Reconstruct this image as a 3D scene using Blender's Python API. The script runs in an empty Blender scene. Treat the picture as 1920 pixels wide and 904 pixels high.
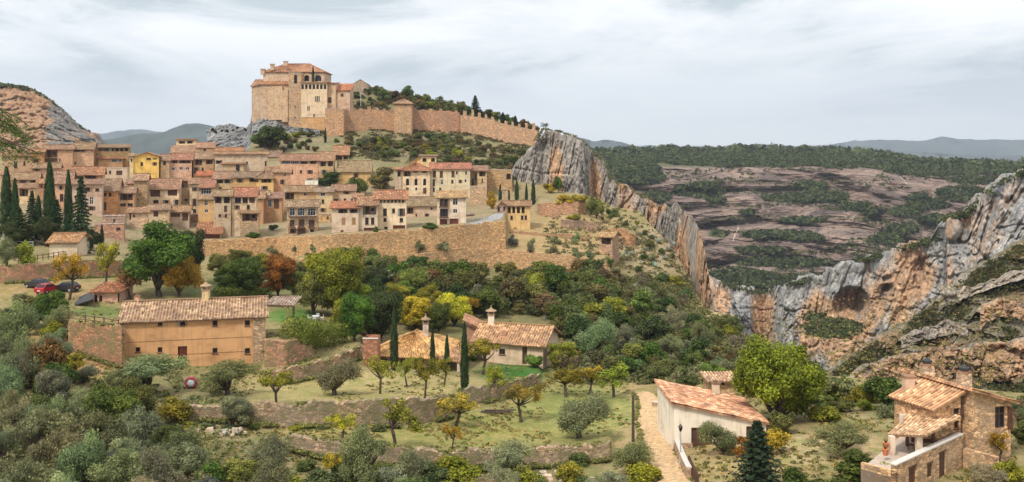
import bpy, math, random
import numpy as np
from mathutils import Vector
C = bpy.context.scene.collection
SC = bpy.context.scene
# ---------------------------------------------------------------- camera
F = 1844.0; CX = 960.0; HY = 270.0          # focal length, centre and horizon of the photograph, in its pixels
cam = bpy.data.cameras.new('camera'); co = bpy.data.objects.new('camera', cam); C.objects.link(co)
cam.sensor_width = 36.0; cam.lens = F / 1920 * 36; cam.shift_y = -(452 - HY) / 1920
cam.clip_start = 1.0; cam.clip_end = 30000
co.rotation_euler = (math.pi / 2, 0, 0); SC.camera = co
# ---------------------------------------------------------------- sky and sun (overcast)
SUN_EL, SUN_AZ = 52.0, 215.0                # azimuth measured clockwise from +Y
W = bpy.data.worlds.new('World'); SC.world = W; W.use_nodes = True
nt = W.node_tree; nt.nodes.clear()
def WN(t, **k):
    n = nt.nodes.new(t)
    for a, b in k.items(): setattr(n, a, b)
    return n
def WL(a, b): nt.links.new(a, b)
wo = WN('ShaderNodeOutputWorld'); wb = WN('ShaderNodeBackground')
sky = WN('ShaderNodeTexSky', sky_type='NISHITA', sun_disc=False)
sky.sun_elevation = math.radians(SUN_EL); sky.sun_rotation = math.radians(SUN_AZ)
tc = WN('ShaderNodeTexCoord'); sep = WN('ShaderNodeSeparateXYZ'); WL(tc.outputs['Generated'], sep.inputs[0])
def WM(op, a, b=None, c=None, clamp=False):
    n = WN('ShaderNodeMath', operation=op); n.use_clamp = clamp
    for i, v in enumerate((a, b, c)):
        if v is None: continue
        if isinstance(v, (int, float)): n.inputs[i].default_value = v
        else: WL(v, n.inputs[i])
    return n.outputs[0]
den = WM('ADD', WM('MAXIMUM', sep.outputs[2], 0.0), 0.17)
cxx = WM('DIVIDE', sep.outputs[0], den); cyy = WM('DIVIDE', sep.outputs[1], den)
cmb = WN('ShaderNodeCombineXYZ'); WL(cxx, cmb.inputs[0]); WL(cyy, cmb.inputs[1])
mp = WN('ShaderNodeMapping'); mp.inputs['Scale'].default_value = (3.1, 3.1, 12.5); mp.inputs['Location'].default_value = (3.2, 1.7, 0)
WL(tc.outputs['Generated'], mp.inputs[0])
n1 = WN('ShaderNodeTexNoise'); n1.inputs['Scale'].default_value = 1.0; n1.inputs['Detail'].default_value = 9; n1.inputs['Roughness'].default_value = 0.58
n1.inputs['Distortion'].default_value = 0.5
WL(mp.outputs[0], n1.inputs['Vector'])
cr = WN('ShaderNodeValToRGB'); WL(n1.outputs['Fac'], cr.inputs[0])
e = cr.color_ramp.elements
e[0].position = 0.41; e[0].color = (7.2, 8.0, 8.35, 1)
e[1].position = 0.60; e[1].color = (14.9, 14.8, 14.6, 1)
m_ = e.new(0.485); m_.color = (11.7, 11.9, 12.0, 1)
# paler towards the horizon, brighter overhead, as an overcast sky is
hz = WN('ShaderNodeMapRange'); WL(sep.outputs[2], hz.inputs[0]); hz.inputs[1].default_value = 0.0; hz.inputs[2].default_value = 0.07
mx = WN('ShaderNodeMix', data_type='RGBA'); WL(hz.outputs[0], mx.inputs[0]); mx.inputs[6].default_value = (15.2, 15.1, 15.0, 1); WL(cr.outputs[0], mx.inputs[7])
zen = WM('MULTIPLY_ADD', WM('MAXIMUM', sep.outputs[2], 0.0), 0.35, 0.98)
vs = WN('ShaderNodeVectorMath', operation='SCALE'); WL(mx.outputs[2], vs.inputs[0]); WL(zen, vs.inputs[3])
m2 = WN('ShaderNodeMix', data_type='RGBA'); m2.inputs[0].default_value = 0.93; WL(sky.outputs[0], m2.inputs[6]); WL(vs.outputs[0], m2.inputs[7])
WL(m2.outputs[2], wb.inputs[0]); wb.inputs[1].default_value = 0.080; WL(wb.outputs[0], wo.inputs[0])
sl = bpy.data.lights.new('sun', 'SUN'); sl.energy = 3.1; sl.angle = math.radians(10); sl.color = (1, 0.94, 0.85)
so = bpy.data.objects.new('sun', sl); C.objects.link(so)
so.rotation_euler = (math.radians(90 - SUN_EL), 0, math.radians(180 - SUN_AZ))
VS = SC.view_settings; VS.view_transform = 'Standard'; VS.look = 'None'; VS.exposure = 0.27; VS.gamma = 1; VS.use_curve_mapping = False
SC.cycles.max_bounces = 5; SC.cycles.diffuse_bounces = 3; SC.cycles.glossy_bounces = 2; SC.cycles.transmission_bounces = 3
SC.cycles.volume_bounces = 0; SC.cycles.transparent_max_bounces = 4

# ---------------------------------------------------------------- small tools
rng = np.random.default_rng(7); random.seed(7)
def P(px, py, Y): return Vector(((px - CX) / F * Y, Y, (HY - py) / F * Y))
def _h(ix, iy, iz, s):
    n = (ix.astype(np.int64) * 374761393 + iy.astype(np.int64) * 668265263 + iz.astype(np.int64) * 2147483647 + s * 974634777) & 0xffffffff
    n = ((n ^ (n >> 13)) * 1274126177) & 0xffffffff
    n = ((n ^ (n >> 16)) * 2246822519) & 0xffffffff
    return ((n ^ (n >> 15)) & 0xffff) / 65535.0
def vn(x, y, z=0.0, s=0):
    """value noise -1..1"""
    x, y, z = np.broadcast_arrays(np.asarray(x, float), np.asarray(y, float), np.asarray(z, float))
    ix, iy, iz = np.floor(x), np.floor(y), np.floor(z); fx, fy, fz = x - ix, y - iy, z - iz
    fx, fy, fz = [f * f * (3 - 2 * f) for f in (fx, fy, fz)]; r = 0
    for a in (0, 1):
        for b in (0, 1):
            for c in (0, 1):
                r = r + _h(ix + a, iy + b, iz + c, s) * (fx if a else 1 - fx) * (fy if b else 1 - fy) * (fz if c else 1 - fz)
    return r * 2 - 1
def fbm(x, y, z=0.0, o=4, s=0, g=0.5):
    r = 0; a = 1
    for i in range(o): r = r + a * vn(x * 2 ** i, y * 2 ** i, np.asarray(z) * 2 ** i, s + i); a *= g
    return r
def link(name, me, parent=None, loc=None):
    o = bpy.data.objects.new(name, me); C.objects.link(o)
    if parent is not None: o.parent = parent
    if loc is not None: o.location = loc
    return o
def tag(o, label=None, cat=None, group=None, kind=None):
    if label: o['label'] = label
    if cat: o['category'] = cat
    if group: o['group'] = group
    if kind: o['kind'] = kind
    return o
def empty(name, loc, label=None, cat=None, group=None, rz=0):
    o = bpy.data.objects.new(name, None); C.objects.link(o); o.location = loc; o.rotation_euler = (0, 0, rz); o.empty_display_size = 0.5
    return tag(o, label, cat, group)
def npmesh(name, V, Q, mat=None, smooth=False, attrs=None):
    """V (n,3), Q (m,4) quads"""
    me = bpy.data.meshes.new(name); V = np.asarray(V, np.float32); Q = np.asarray(Q, np.int32)
    me.vertices.add(len(V)); me.vertices.foreach_set('co', V.ravel())
    me.loops.add(Q.size); me.loops.foreach_set('vertex_index', Q.ravel())
    me.polygons.add(len(Q)); k = Q.shape[1]
    me.polygons.foreach_set('loop_start', np.arange(len(Q), dtype=np.int32) * k)
    me.polygons.foreach_set('loop_total', np.full(len(Q), k, np.int32))
    if smooth: me.polygons.foreach_set('use_smooth', np.ones(len(Q), bool))
    me.update(calc_edges=True)
    for n, (dom, typ, arr) in (attrs or {}).items():
        a = me.attributes.new(n, typ, dom); a.data.foreach_set('color' if typ == 'FLOAT_COLOR' else 'value', np.asarray(arr, np.float32).ravel())
    if mat: me.materials.append(mat)
    return me
class MB:
    """collects boxes, slabs and tubes; build() links them as ONE mesh"""
    def __init__(s): s.v = []; s.f = []; s.uv = []
    def add(s, vs, fs, uvs=None):
        b = len(s.v); s.v += [Vector(v) for v in vs]; s.f += [tuple(i + b for i in f) for f in fs]
        s.uv += list(uvs) if uvs else [(0, 0)] * len(vs)
    def box(s, a, b, R=None, O=None):
        """axis box between corners a and b, optional frame R=(dx,dy) at O"""
        c = [(x, y, z) for z in (a[2], b[2]) for y in (a[1], b[1]) for x in (a[0], b[0])]
        if R is not None: c = [O + R[0] * p[0] + R[1] * p[1] + Vector((0, 0, p[2])) for p in c]
        s.add(c, [(0, 2, 3, 1), (4, 5, 7, 6), (0, 1, 5, 4), (2, 6, 7, 3), (0, 4, 6, 2), (1, 3, 7, 5)])
    def tube(s, pts, r, n=6, cap=True):
        pts = [Vector(p) for p in pts]; rs = r if isinstance(r, (list, tuple)) else [r] * len(pts)
        b = []
        for i, p in enumerate(pts):
            d = (pts[min(i + 1, len(pts) - 1)] - pts[max(i - 1, 0)]).normalized()
            u = d.cross(Vector((0, 0, 1)) if abs(d.z) < .9 else Vector((1, 0, 0))).normalized(); w = d.cross(u)
            b += [p + (u * math.cos(k * 2 * math.pi / n) + w * math.sin(k * 2 * math.pi / n)) * rs[i] for k in range(n)]
        f = [(i * n + k, i * n + (k + 1) % n, (i + 1) * n + (k + 1) % n, (i + 1) * n + k) for i in range(len(pts) - 1) for k in range(n)]
        if cap: f += [tuple(range(n))[::-1], tuple((len(pts) - 1) * n + k for k in range(n))]
        s.add(b, f)
    def build(s, name, mat, parent=None, loc=None, col=None, smooth=False, label=None, sub=None):
        """sub: world point subtracted from the vertices"""
        me = bpy.data.meshes.new(name); vs = s.v if sub is None else [v - sub for v in s.v]
        me.from_pydata([tuple(v) for v in vs], [], s.f)
        uvl = me.uv_layers.new(name='UVMap'); li = np.zeros(len(me.loops), np.int32); me.loops.foreach_get('vertex_index', li)
        uvl.data.foreach_set('uv', np.asarray(s.uv, np.float32)[li].ravel())
        if smooth: me.polygons.foreach_set('use_smooth', np.ones(len(me.polygons), bool))
        me.materials.append(mat); me.update()
        o = link(name, me, parent, loc)
        if col: o.color = (*col, 1)
        if label: o['label'] = label
        return o

# ---------------------------------------------------------------- materials
class Mat:
    def __init__(s, name, rough=0.85, spec=0.2):
        s.m = bpy.data.materials.new(name); s.m.use_nodes = True; s.t = s.m.node_tree
        s.b = s.t.nodes['Principled BSDF']; s.b.inputs['Roughness'].default_value = rough; s.b.inputs['Specular IOR Level'].default_value = spec
    def n(s, typ, ins=None, **k):
        x = s.t.nodes.new(typ)
        for a, b in k.items(): setattr(x, a, b)
        for a, b in (ins or {}).items(): s.set(x.inputs[a], b)
        return x
    def set(s, sock, v):
        if hasattr(v, 'is_output'): s.t.links.new(v, sock)
        elif isinstance(v, tuple) and sock.type == 'RGBA' and len(v) == 3: sock.default_value = (*v, 1)
        else: sock.default_value = v
    def coord(s, kind='Object', scale=(1, 1, 1), loc=(0, 0, 0)):
        c = s.n('ShaderNodeTexCoord'); return s.n('ShaderNodeMapping', {0: c.outputs[kind], 'Scale': scale, 'Location': loc}).outputs[0]
    def world(s, scale=(1, 1, 1), loc=(0, 0, 0)):
        c = s.n('ShaderNodeNewGeometry'); return s.n('ShaderNodeMapping', {0: c.outputs['Position'], 'Scale': scale, 'Location': loc}).outputs[0]
    def noise(s, vec, scale, det=4, rough=0.55, dist=0.0):
        return s.n('ShaderNodeTexNoise', {'Vector': vec, 'Scale': scale, 'Detail': det, 'Roughness': rough, 'Distortion': dist}).outputs['Fac']
    def ramp(s, fac, stops):
        r = s.n('ShaderNodeValToRGB', {0: fac}); e = r.color_ramp.elements
        while len(e) < len(stops): e.new(0.5)
        for x, (p, c) in zip(e, stops): x.position = p; x.color = (*c, 1) if isinstance(c, tuple) else (c, c, c, 1)
        return r.outputs[0]
    def mix(s, fac, a, b, blend='MIX'):
        x = s.n('ShaderNodeMix', data_type='RGBA', blend_type=blend); s.set(x.inputs[0], fac); s.set(x.inputs[6], a); s.set(x.inputs[7], b); return x.outputs[2]
    def math(s, op, a, b=0.0, clamp=False):
        x = s.n('ShaderNodeMath', operation=op, use_clamp=clamp); s.set(x.inputs[0], a); s.set(x.inputs[1], b); return x.outputs[0]
    def bump(s, h, strength=0.5, dist=0.1):
        x = s.n('ShaderNodeBump', {'Height': h, 'Strength': strength, 'Distance': dist}); s.t.links.new(x.outputs[0], s.b.inputs['Normal'])
    def col(s, c): s.set(s.b.inputs['Base Color'], c); return s.m
def objcol(M): return M.n('ShaderNodeObjectInfo')
def mk_stucco():
    M = Mat('render_plaster'); oi = objcol(M); v = M.world()
    a = M.noise(v, 0.55, 6, 0.65); b = M.noise(M.world((1.6, 1.6, 0.25)), 1.0, 5, .6); g = M.noise(v, 5.0, 4, .7)
    c = M.mix(1.0, oi.outputs['Color'], M.ramp(a, [(0.28, (0.66, 0.60, 0.55)), (0.5, (1, 1, 1)), (0.78, (1.2, 1.2, 1.14))]), 'MULTIPLY')
    c = M.mix(M.ramp(b, [(0.5, 0.0), (0.68, 0.5)]), c, (0.30, 0.21, 0.14))
    # stones showing through the render
    vo = M.n('ShaderNodeTexVoronoi', {'Vector': M.world((1.6, 1.6, 2.8)), 'Scale': 1.0})
    st = M.mix(1.0, oi.outputs['Color'], M.ramp(M.n('ShaderNodeSeparateColor', {0: vo.outputs['Color']}).outputs[0], [(0, (.5, .45, .4)), (1, (1.25, 1.12, 1.0))]), 'MULTIPLY')
    c = M.mix(M.ramp(M.noise(v, 0.35, 5, .6), [(0.44, 0.0), (0.6, 0.8)]), c, st)
    M.bump(g, 0.35, 0.03); return M.col(c)
def mk_plain():
    M = Mat('smooth_render'); oi = objcol(M)
    a = M.noise(M.world((.5, .5, .9)), 0.7, 6, 0.6)
    c = M.mix(1.0, oi.outputs['Color'], M.ramp(a, [(0.3, (0.68, 0.64, 0.6)), (0.5, (1, 1, 1)), (0.75, (1.12, 1.1, 1.08))]), 'MULTIPLY')
    c = M.mix(M.ramp(M.noise(M.world((2.5, 2.5, .2)), 1.0, 5), [(.5, 0.0), (.75, .55)]), c, (.30, .19, .12))
    M.bump(M.noise(M.world(), 6, 4), .3, .02); return M.col(c)
def mk_rubble(name='rubble_stone', sc=1.0, grass=0.0):
    M = Mat(name, 0.9); oi = objcol(M)
    wob = M.n('ShaderNodeVectorMath', {0: M.world((2.3 * sc, 2.3 * sc, 4.4 * sc)), 1: M.n('ShaderNodeVectorMath', {0: M.n('ShaderNodeTexNoise', {'Vector': M.world(), 'Scale': 3.0}).outputs['Color'], 'Scale': 0.45}, operation='SCALE').outputs[0]}, operation='ADD').outputs[0]
    vo = M.n('ShaderNodeTexVoronoi', {'Vector': wob, 'Scale': 1.0}); ve = M.n('ShaderNodeTexVoronoi', {'Vector': wob, 'Scale': 1.0}, feature='DISTANCE_TO_EDGE')
    r = M.n('ShaderNodeSeparateColor', {0: vo.outputs['Color']})
    c = M.mix(1.0, oi.outputs['Color'], M.ramp(r.outputs[0], [(0, (.45, .42, .42)), (.35, (.85, .8, .75)), (.7, (1.15, 1.0, .85)), (1, (1.5, 1.42, 1.3))]), 'MULTIPLY')
    c = M.mix(M.ramp(ve.outputs[0], [(0.02, 0.75), (0.10, 0.0)]), c, (.17, .11, .07))
    c = M.mix(M.ramp(M.noise(M.world(), .25, 5, .6), [(.42, 0.0), (.62, .55)]), c, M.mix(1.0, oi.outputs['Color'], (.62, .66, .68), 'MULTIPLY'))
    if grass: c = M.mix(M.ramp(M.noise(M.world(), .8, 5, .7), [(.48, 0.0), (.58, grass)]), c, (.17, .155, .07))
    M.bump(ve.outputs[0], 0.7, 0.08); return M.col(c)
def mk_tile():
    M = Mat('clay_tiles', 0.85); oi = objcol(M); uv = M.coord('UV')
    br = M.n('ShaderNodeTexBrick', {'Vector': uv, 'Color1': (0, 0, 0), 'Color2': (1, 1, 1), 'Mortar': (0.0, 0.0, 0.0), 'Scale': 1.0, 'Mortar Size': 0.012, 'Mortar Smooth': 0.2, 'Bias': 0.0, 'Brick Width': 0.38, 'Row Height': 0.42}, offset=0.0)
    # per-tile random value
    wn = M.n('ShaderNodeTexWhiteNoise', {'Vector': M.n('ShaderNodeVectorMath', {0: M.n('ShaderNodeVectorMath', {0: uv, 1: (1 / .38, 1 / .42, 1)}, operation='MULTIPLY').outputs[0]}, operation='FLOOR').outputs[0]}, noise_dimensions='3D')
    tone = M.ramp(wn.outputs['Value'], [(0, (.50, .44, .40)), (.3, (.82, .76, .72)), (.65, (1.05, 1.0, .96)), (.86, (1.3, 1.3, 1.25)), (1, (1.75, 1.95, 2.0))])
    c = M.mix(1.0, oi.outputs['Color'], tone, 'MULTIPLY')
    c = M.mix(M.ramp(M.noise(M.world(), .5, 6, .65), [(.46, 0.0), (.66, .6)]), c, (.17, .12, .09))
    c = M.mix(M.ramp(M.noise(M.world((1, 1, 1), (9, 3, 1)), 1.3, 5, .6), [(.58, 0.0), (.72, .3)]), c, (.40, .31, .21))
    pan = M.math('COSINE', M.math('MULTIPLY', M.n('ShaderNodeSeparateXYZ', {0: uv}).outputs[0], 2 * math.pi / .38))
    c = M.mix(M.ramp(pan, [(0.0, .45), (.35, 0.0)]), c, (.085, .055, .04))      # shade of the channels between the tiles, painted into the colour
    c = M.mix(M.math('MULTIPLY', br.outputs['Fac'], .55), c, (.09, .055, .035))
    M.bump(wn.outputs['Value'], .3, .04); return M.col(M.mix(1.0, c, (1.04, .975, .92), 'MULTIPLY'))
def mk_flat(name, c, rough=.7, spec=.25, var=.25, sc=3.0):
    M = Mat(name, rough, spec); a = M.noise(M.world(), sc, 4)
    return M.col(M.mix(1.0, c, M.ramp(a, [(.3, 1 - var), (.7, 1 + var)]), 'MULTIPLY'))
def mk_leaf():
    M = Mat('foliage', .7, .15); oi = objcol(M)
    at = M.n('ShaderNodeAttribute', attribute_name='tint'); t = at.outputs['Fac']
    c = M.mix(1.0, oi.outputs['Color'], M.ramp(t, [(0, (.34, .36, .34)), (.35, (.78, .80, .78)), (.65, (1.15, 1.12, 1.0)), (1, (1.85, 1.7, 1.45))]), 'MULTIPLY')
    hs = M.n('ShaderNodeHueSaturation', {'Hue': M.math('ADD', M.math('MULTIPLY', oi.outputs['Random'], .03), .485), 'Color': c, 'Saturation': 1.06, 'Value': M.math('ADD', M.math('MULTIPLY', oi.outputs['Random'], .34), .80)})
    tr = M.n('ShaderNodeBsdfTranslucent', {'Color': hs.outputs[0]}); mxs = M.n('ShaderNodeMixShader', {0: .28})
    M.set(M.b.inputs['Base Color'], hs.outputs[0]); M.t.links.new(M.b.outputs[0], mxs.inputs[1]); M.t.links.new(tr.outputs[0], mxs.inputs[2])
    M.t.links.new(mxs.outputs[0], M.t.nodes['Material Output'].inputs['Surface']); return M.m
def mk_ground():
    M = Mat('ground_cover', .95, .1); at = M.n('ShaderNodeAttribute', attribute_name='tone'); z = at.outputs['Color']
    v = M.world()
    a = M.noise(v, .12, 7, .65); b = M.noise(v, .9, 6, .7); g = M.noise(v, 4.5, 5, .75)
    c = M.mix(1.0, z, M.ramp(a, [(.3, (.66, .7, .6)), (.5, (1, 1, 1)), (.72, (1.2, 1.12, 1.1))]), 'MULTIPLY')
    c = M.mix(1.0, c, M.ramp(g, [(.3, (.38, .38, .36)), (.5, (.92, .92, .9)), (.7, (1.4, 1.35, 1.3))]), 'MULTIPLY')
    c = M.mix(M.ramp(b, [(.46, 0.0), (.6, .9)]), c, M.mix(1.0, z, (.55, .72, .45), 'MULTIPLY'))
    c = M.mix(M.ramp(M.noise(M.world((1, 1, 1), (40, 7, 3)), .5, 6, .7), [(.56, 0.0), (.66, .55)]), c, M.mix(.5, z, (.40, .25, .13)))
    M.bump(M.math('ADD', g, b), .6, .15); return M.col(c)
def mk_cliff(name, grey=(.25, .235, .215), pale=(.42, .365, .31), orange=(.58, .31, .145), o0=.5, o1=.62, veg=0.0, s=1.0):
    M = Mat(name, .92, .1)
    vs = M.world((.16 * s, .16 * s, .014 * s)); st = M.noise(vs, 1.0, 7, .62, .6); st2 = M.noise(M.world((.75 * s, .75 * s, .045 * s)), 1.0, 6, .65, .3)
    f = M.noise(M.world((s, s, s)), .35, 6, .7)
    c = M.mix(M.ramp(st, [(.35, 0.0), (.6, 1.0)]), grey, pale)
    at = M.n('ShaderNodeAttribute', attribute_name='tone').outputs['Fac']
    og = M.math('ADD', M.noise(M.world((.045 * s, .045 * s, .02 * s), (5, 2, 8)), 1.0, 5, .6, .4), M.math('MULTIPLY', at, .45))
    c = M.mix(M.ramp(og, [(o0, 0.0), (o1, .9)]), c, M.mix(M.ramp(st2, [(.3, 0.0), (.7, 1.0)]), orange, (orange[0] * 1.05, orange[1] * 1.35, orange[2] * 1.9)))
    c = M.mix(M.ramp(st2, [(.50, 0.0), (.68, .6)]), c, (.12, .11, .11))
    c = M.mix(1.0, c, M.ramp(f, [(.3, (.68, .68, .68)), (.7, (1.25, 1.25, 1.25))]), 'MULTIPLY')
    if veg:
        c = M.mix(M.math('MULTIPLY', M.ramp(M.n('ShaderNodeSeparateXYZ', {0: M.n('ShaderNodeNewGeometry').outputs['True Normal']}).outputs[2], [(.6, 0.0), (.85, 1.0)]), .75), c, M.mix(f, (.13, .12, .055), (.40, .28, .16)))
        nz = M.n('ShaderNodeSeparateXYZ', {0: M.n('ShaderNodeNewGeometry').outputs['Normal']}).outputs[2]
        k = M.math('MULTIPLY', M.ramp(M.math('ADD', nz, M.math('MULTIPLY', f, .6)), [(.95, 0.0), (1.15, 1.0)]), veg)
        c = M.mix(k, c, (.11, .12, .05))
    vc = M.n('ShaderNodeTexVoronoi', {'Vector': M.n('ShaderNodeVectorMath', {0: M.world((.30 * s, .30 * s, .11 * s)), 1: M.n('ShaderNodeVectorMath', {0: M.n('ShaderNodeTexNoise', {'Vector': M.world(), 'Scale': .25 * s, 'Detail': 4.0}).outputs['Color'], 'Scale': 1.3}, operation='SCALE').outputs[0]}, operation='ADD').outputs[0], 'Scale': 1.0}, feature='DISTANCE_TO_EDGE').outputs[0]
    c = M.mix(M.ramp(vc, [(.0, .5), (.06, 0.0)]), c, (.06, .055, .05))
    ff = M.noise(M.world((s, s, .5 * s)), 1.1, 5, .75); c = M.mix(1.0, c, M.ramp(ff, [(.32, (.62, .62, .62)), (.5, (1, 1, 1)), (.68, (1.3, 1.28, 1.25))]), 'MULTIPLY')
    M.bump(M.math('ADD', st2, M.math('ADD', ff, M.math('ADD', st, M.math('MULTIPLY', vc, 1.5)))), .8, .8); return M.col(c)
def mk_strata():
    M = Mat('layered_rock', .92, .1)
    wob = M.noise(M.world((.006, .006, .006)), 1.0, 4); wv = M.n('ShaderNodeCombineXYZ', {2: M.math('MULTIPLY', wob, 60.0)}).outputs[0]
    add = M.n('ShaderNodeVectorMath', {0: M.world(), 1: wv}, operation='ADD').outputs[0]
    mpp = M.n('ShaderNodeMapping', {0: add, 'Scale': (.008, .008, .34)}).outputs[0]; mp2 = M.n('ShaderNodeMapping', {0: add, 'Scale': (.02, .02, .62)}).outputs[0]
    s1 = M.noise(mpp, 1.0, 5, .6); s2 = M.noise(mp2, 1.0, 4, .6)
    c = M.ramp(s1, [(.32, (.085, .066, .062)), (.42, (.16, .12, .105)), (.5, (.19, .142, .125)), (.58, (.26, .20, .17)), (.68, (.12, .09, .082))])
    c = M.mix(M.ramp(s2, [(.5, 0.0), (.62, .6)]), c, (.055, .042, .042))
    c = M.mix(1.0, c, M.ramp(M.noise(M.world(), .03, 8, .7), [(.3, (.6, .6, .64)), (.7, (1.4, 1.3, 1.15))]), 'MULTIPLY')
    at = M.n('ShaderNodeAttribute', attribute_name='tone').outputs['Fac']; gn = M.noise(M.world(), .09, 6, .7)
    gf = M.ramp(M.math('ADD', M.math('MULTIPLY', at, .42), M.math('MULTIPLY', gn, .9)), [(.72, 0.0), (.86, .9)])
    c = M.mix(gf, c, M.mix(gn, (.05, .065, .025), (.10, .105, .05)))
    M.bump(M.math('ADD', s1, s2), .8, 3.0); return M.col(c)
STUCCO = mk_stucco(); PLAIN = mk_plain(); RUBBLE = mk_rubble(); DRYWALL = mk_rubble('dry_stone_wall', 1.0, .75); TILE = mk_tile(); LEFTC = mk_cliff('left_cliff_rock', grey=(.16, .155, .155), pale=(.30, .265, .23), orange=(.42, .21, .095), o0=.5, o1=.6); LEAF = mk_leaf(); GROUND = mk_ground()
CLIFF = mk_cliff('castle_cliff_rock', o0=.54, o1=.66); CRAGM = mk_cliff('crag_rock', grey=(.17, .17, .175), pale=(.33, .325, .32), o0=.8, o1=.95); CLIFF2 = mk_cliff('gorge_cliff_rock', grey=(.25, .25, .255), pale=(.45, .43, .40), o0=.535, o1=.66, s=.75)
CLIFF3 = mk_cliff('slope_rock', grey=(.31, .285, .25), pale=(.50, .42, .33), o0=.52, o1=.64, s=1.3, veg=.5); STRATA = mk_strata()
GLASS = mk_flat('window_glass', (.018, .02, .025), .2, .3, .2); WOOD = mk_flat('dark_wood', (.105, .052, .034), .6, .3); PALEWOOD = mk_flat('pale_wood', (.30, .17, .08), .7)
REDWOOD = mk_flat('red_brown_paint', (.13, .03, .018), .5, .3); IRON = mk_flat('dark_iron', (.035, .033, .035), .5, .4); WHITE = mk_flat('white_paint', (.7, .7, .7), .5, .3, .08)
GREY = mk_flat('grey_metal', (.35, .36, .38), .4, .5, .1); SHADE = mk_flat('interior_plaster', (.16, .115, .085), .9); BARK = mk_flat('bark', (.085, .063, .05), .95, .1, .5, 6); PALEBARK = mk_flat('pale_bark', (.15, .125, .105), .95, .1, .4, 6)
DIRT = mk_flat('trodden_earth', (.50, .34, .19), .95, .1, .35, 2.2); CONC = mk_flat('pale_stone_coping', (.55, .50, .45), .9, .1, .12); CLOTH = mk_flat('white_cloth', (.75, .76, .78), .8)
HILLM = mk_flat('wooded_mountain', (.050, .060, .050), .95, .05, .45, .004)
# ---------------------------------------------------------------- terrain: distance along each line of sight (profiles of the valley side)
cols = {
 -400: [(1500, 36), (1100, 60), (904, 80), (700, 110), (620, 130), (560, 150), (520, 165), (480, 180), (440, 205), (400, 240), (330, 290), (262, 345), (150, 380)],
 60: [(1500, 36), (1100, 60), (904, 80), (700, 108), (620, 130), (560, 148), (520, 163), (490, 176), (440, 205), (400, 240), (330, 290), (262, 345), (150, 380)],
 360: [(1500, 36), (1100, 60), (904, 82), (760, 105), (700, 120), (688, 126), (560, 150), (530, 164), (500, 182), (478, 240), (450, 255), (300, 345), (262, 365), (150, 390)],
 560: [(1500, 36), (1100, 60), (904, 86), (800, 100), (750, 112), (690, 127), (640, 140), (560, 170), (500, 215), (475, 245), (445, 258), (300, 345), (240, 400), (150, 440)],
 700: [(1500, 36), (1100, 60), (904, 88), (800, 103), (750, 112), (700, 125), (650, 145), (600, 165), (560, 187), (505, 222), (470, 250), (440, 262), (300, 345), (240, 400), (165, 440), (100, 450)],
 960: [(1500, 36), (1100, 62), (904, 90), (860, 98), (760, 115), (705, 130), (688, 138), (650, 150), (600, 175), (550, 200), (505, 232), (460, 255), (400, 290), (330, 340), (290, 372), (250, 412), (200, 440), (100, 455)],
 1150: [(1500, 36), (1100, 60), (904, 88), (800, 108), (740, 124), (650, 160), (600, 185), (550, 215), (500, 240), (440, 270), (400, 300), (350, 335), (250, 380), (100, 400)],
 1300: [(1500, 34), (1100, 55), (904, 80), (845, 93), (760, 112), (700, 135), (650, 165), (600, 200), (570, 225), (500, 262), (400, 300), (100, 330)],
 1500: [(1500, 32), (1100, 52), (904, 76), (840, 88), (780, 100), (740, 114), (700, 132), (600, 190), (400, 280), (100, 300)],
 1680: [(1500, 32), (1100, 56), (960, 71), (904, 76.5), (840, 85), (780, 96), (740, 110), (700, 128), (600, 185), (400, 275), (100, 295)],
 1850: [(1500, 30), (1100, 57), (960, 73), (904, 78), (840, 86), (780, 95), (740, 108), (700, 125), (600, 180), (400, 270), (100, 290)],
 2400: [(1500, 30), (1100, 50), (904, 73), (840, 84), (780, 95), (740, 108), (700, 125), (600, 180), (400, 270), (100, 290)]}
TX = np.arange(-400, 2401, 4.0); TY = np.arange(100, 1501, 1.0)
ck = sorted(cols); prof = np.array([np.interp(TY, [p[0] for p in cols[k]][::-1], [math.log(p[1]) for p in cols[k]][::-1]) for k in ck])
TAB = np.array([[0.0]])
TAB = np.exp(np.stack([np.interp(TX, ck, prof[:, j]) for j in range(len(TY))], 1))
for _ in range(3):                                     # smooth
    T2 = TAB.copy(); T2[:, 4:-4] = (TAB[:, :-8] + TAB[:, 4:-4] * 2 + TAB[:, 8:]) / 4; TAB = T2
    T2 = TAB.copy(); T2[2:-2] = (TAB[:-4] + TAB[2:-2] * 2 + TAB[4:]) / 4; TAB = T2
XX = (TX[:, None] - CX) / F * TAB; ZZ = (HY - TY[None, :]) / F * TAB
TAB = TAB * (1 + .0035 * fbm(XX * .12, TAB * .12, ZZ * .12, 4, 3))
def D(px, py):
    a = min(max((px - TX[0]) / 4, 0), len(TX) - 1.001); b = min(max(py - TY[0], 0), len(TY) - 1.001)
    i, j = int(a), int(b); fa, fb = a - i, b - j
    return float(TAB[i, j] * (1 - fa) * (1 - fb) + TAB[i + 1, j] * fa * (1 - fb) + TAB[i, j + 1] * (1 - fa) * fb + TAB[i + 1, j + 1] * fa * fb)
def G(px, py): return P(px, py, D(px, py))
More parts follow.
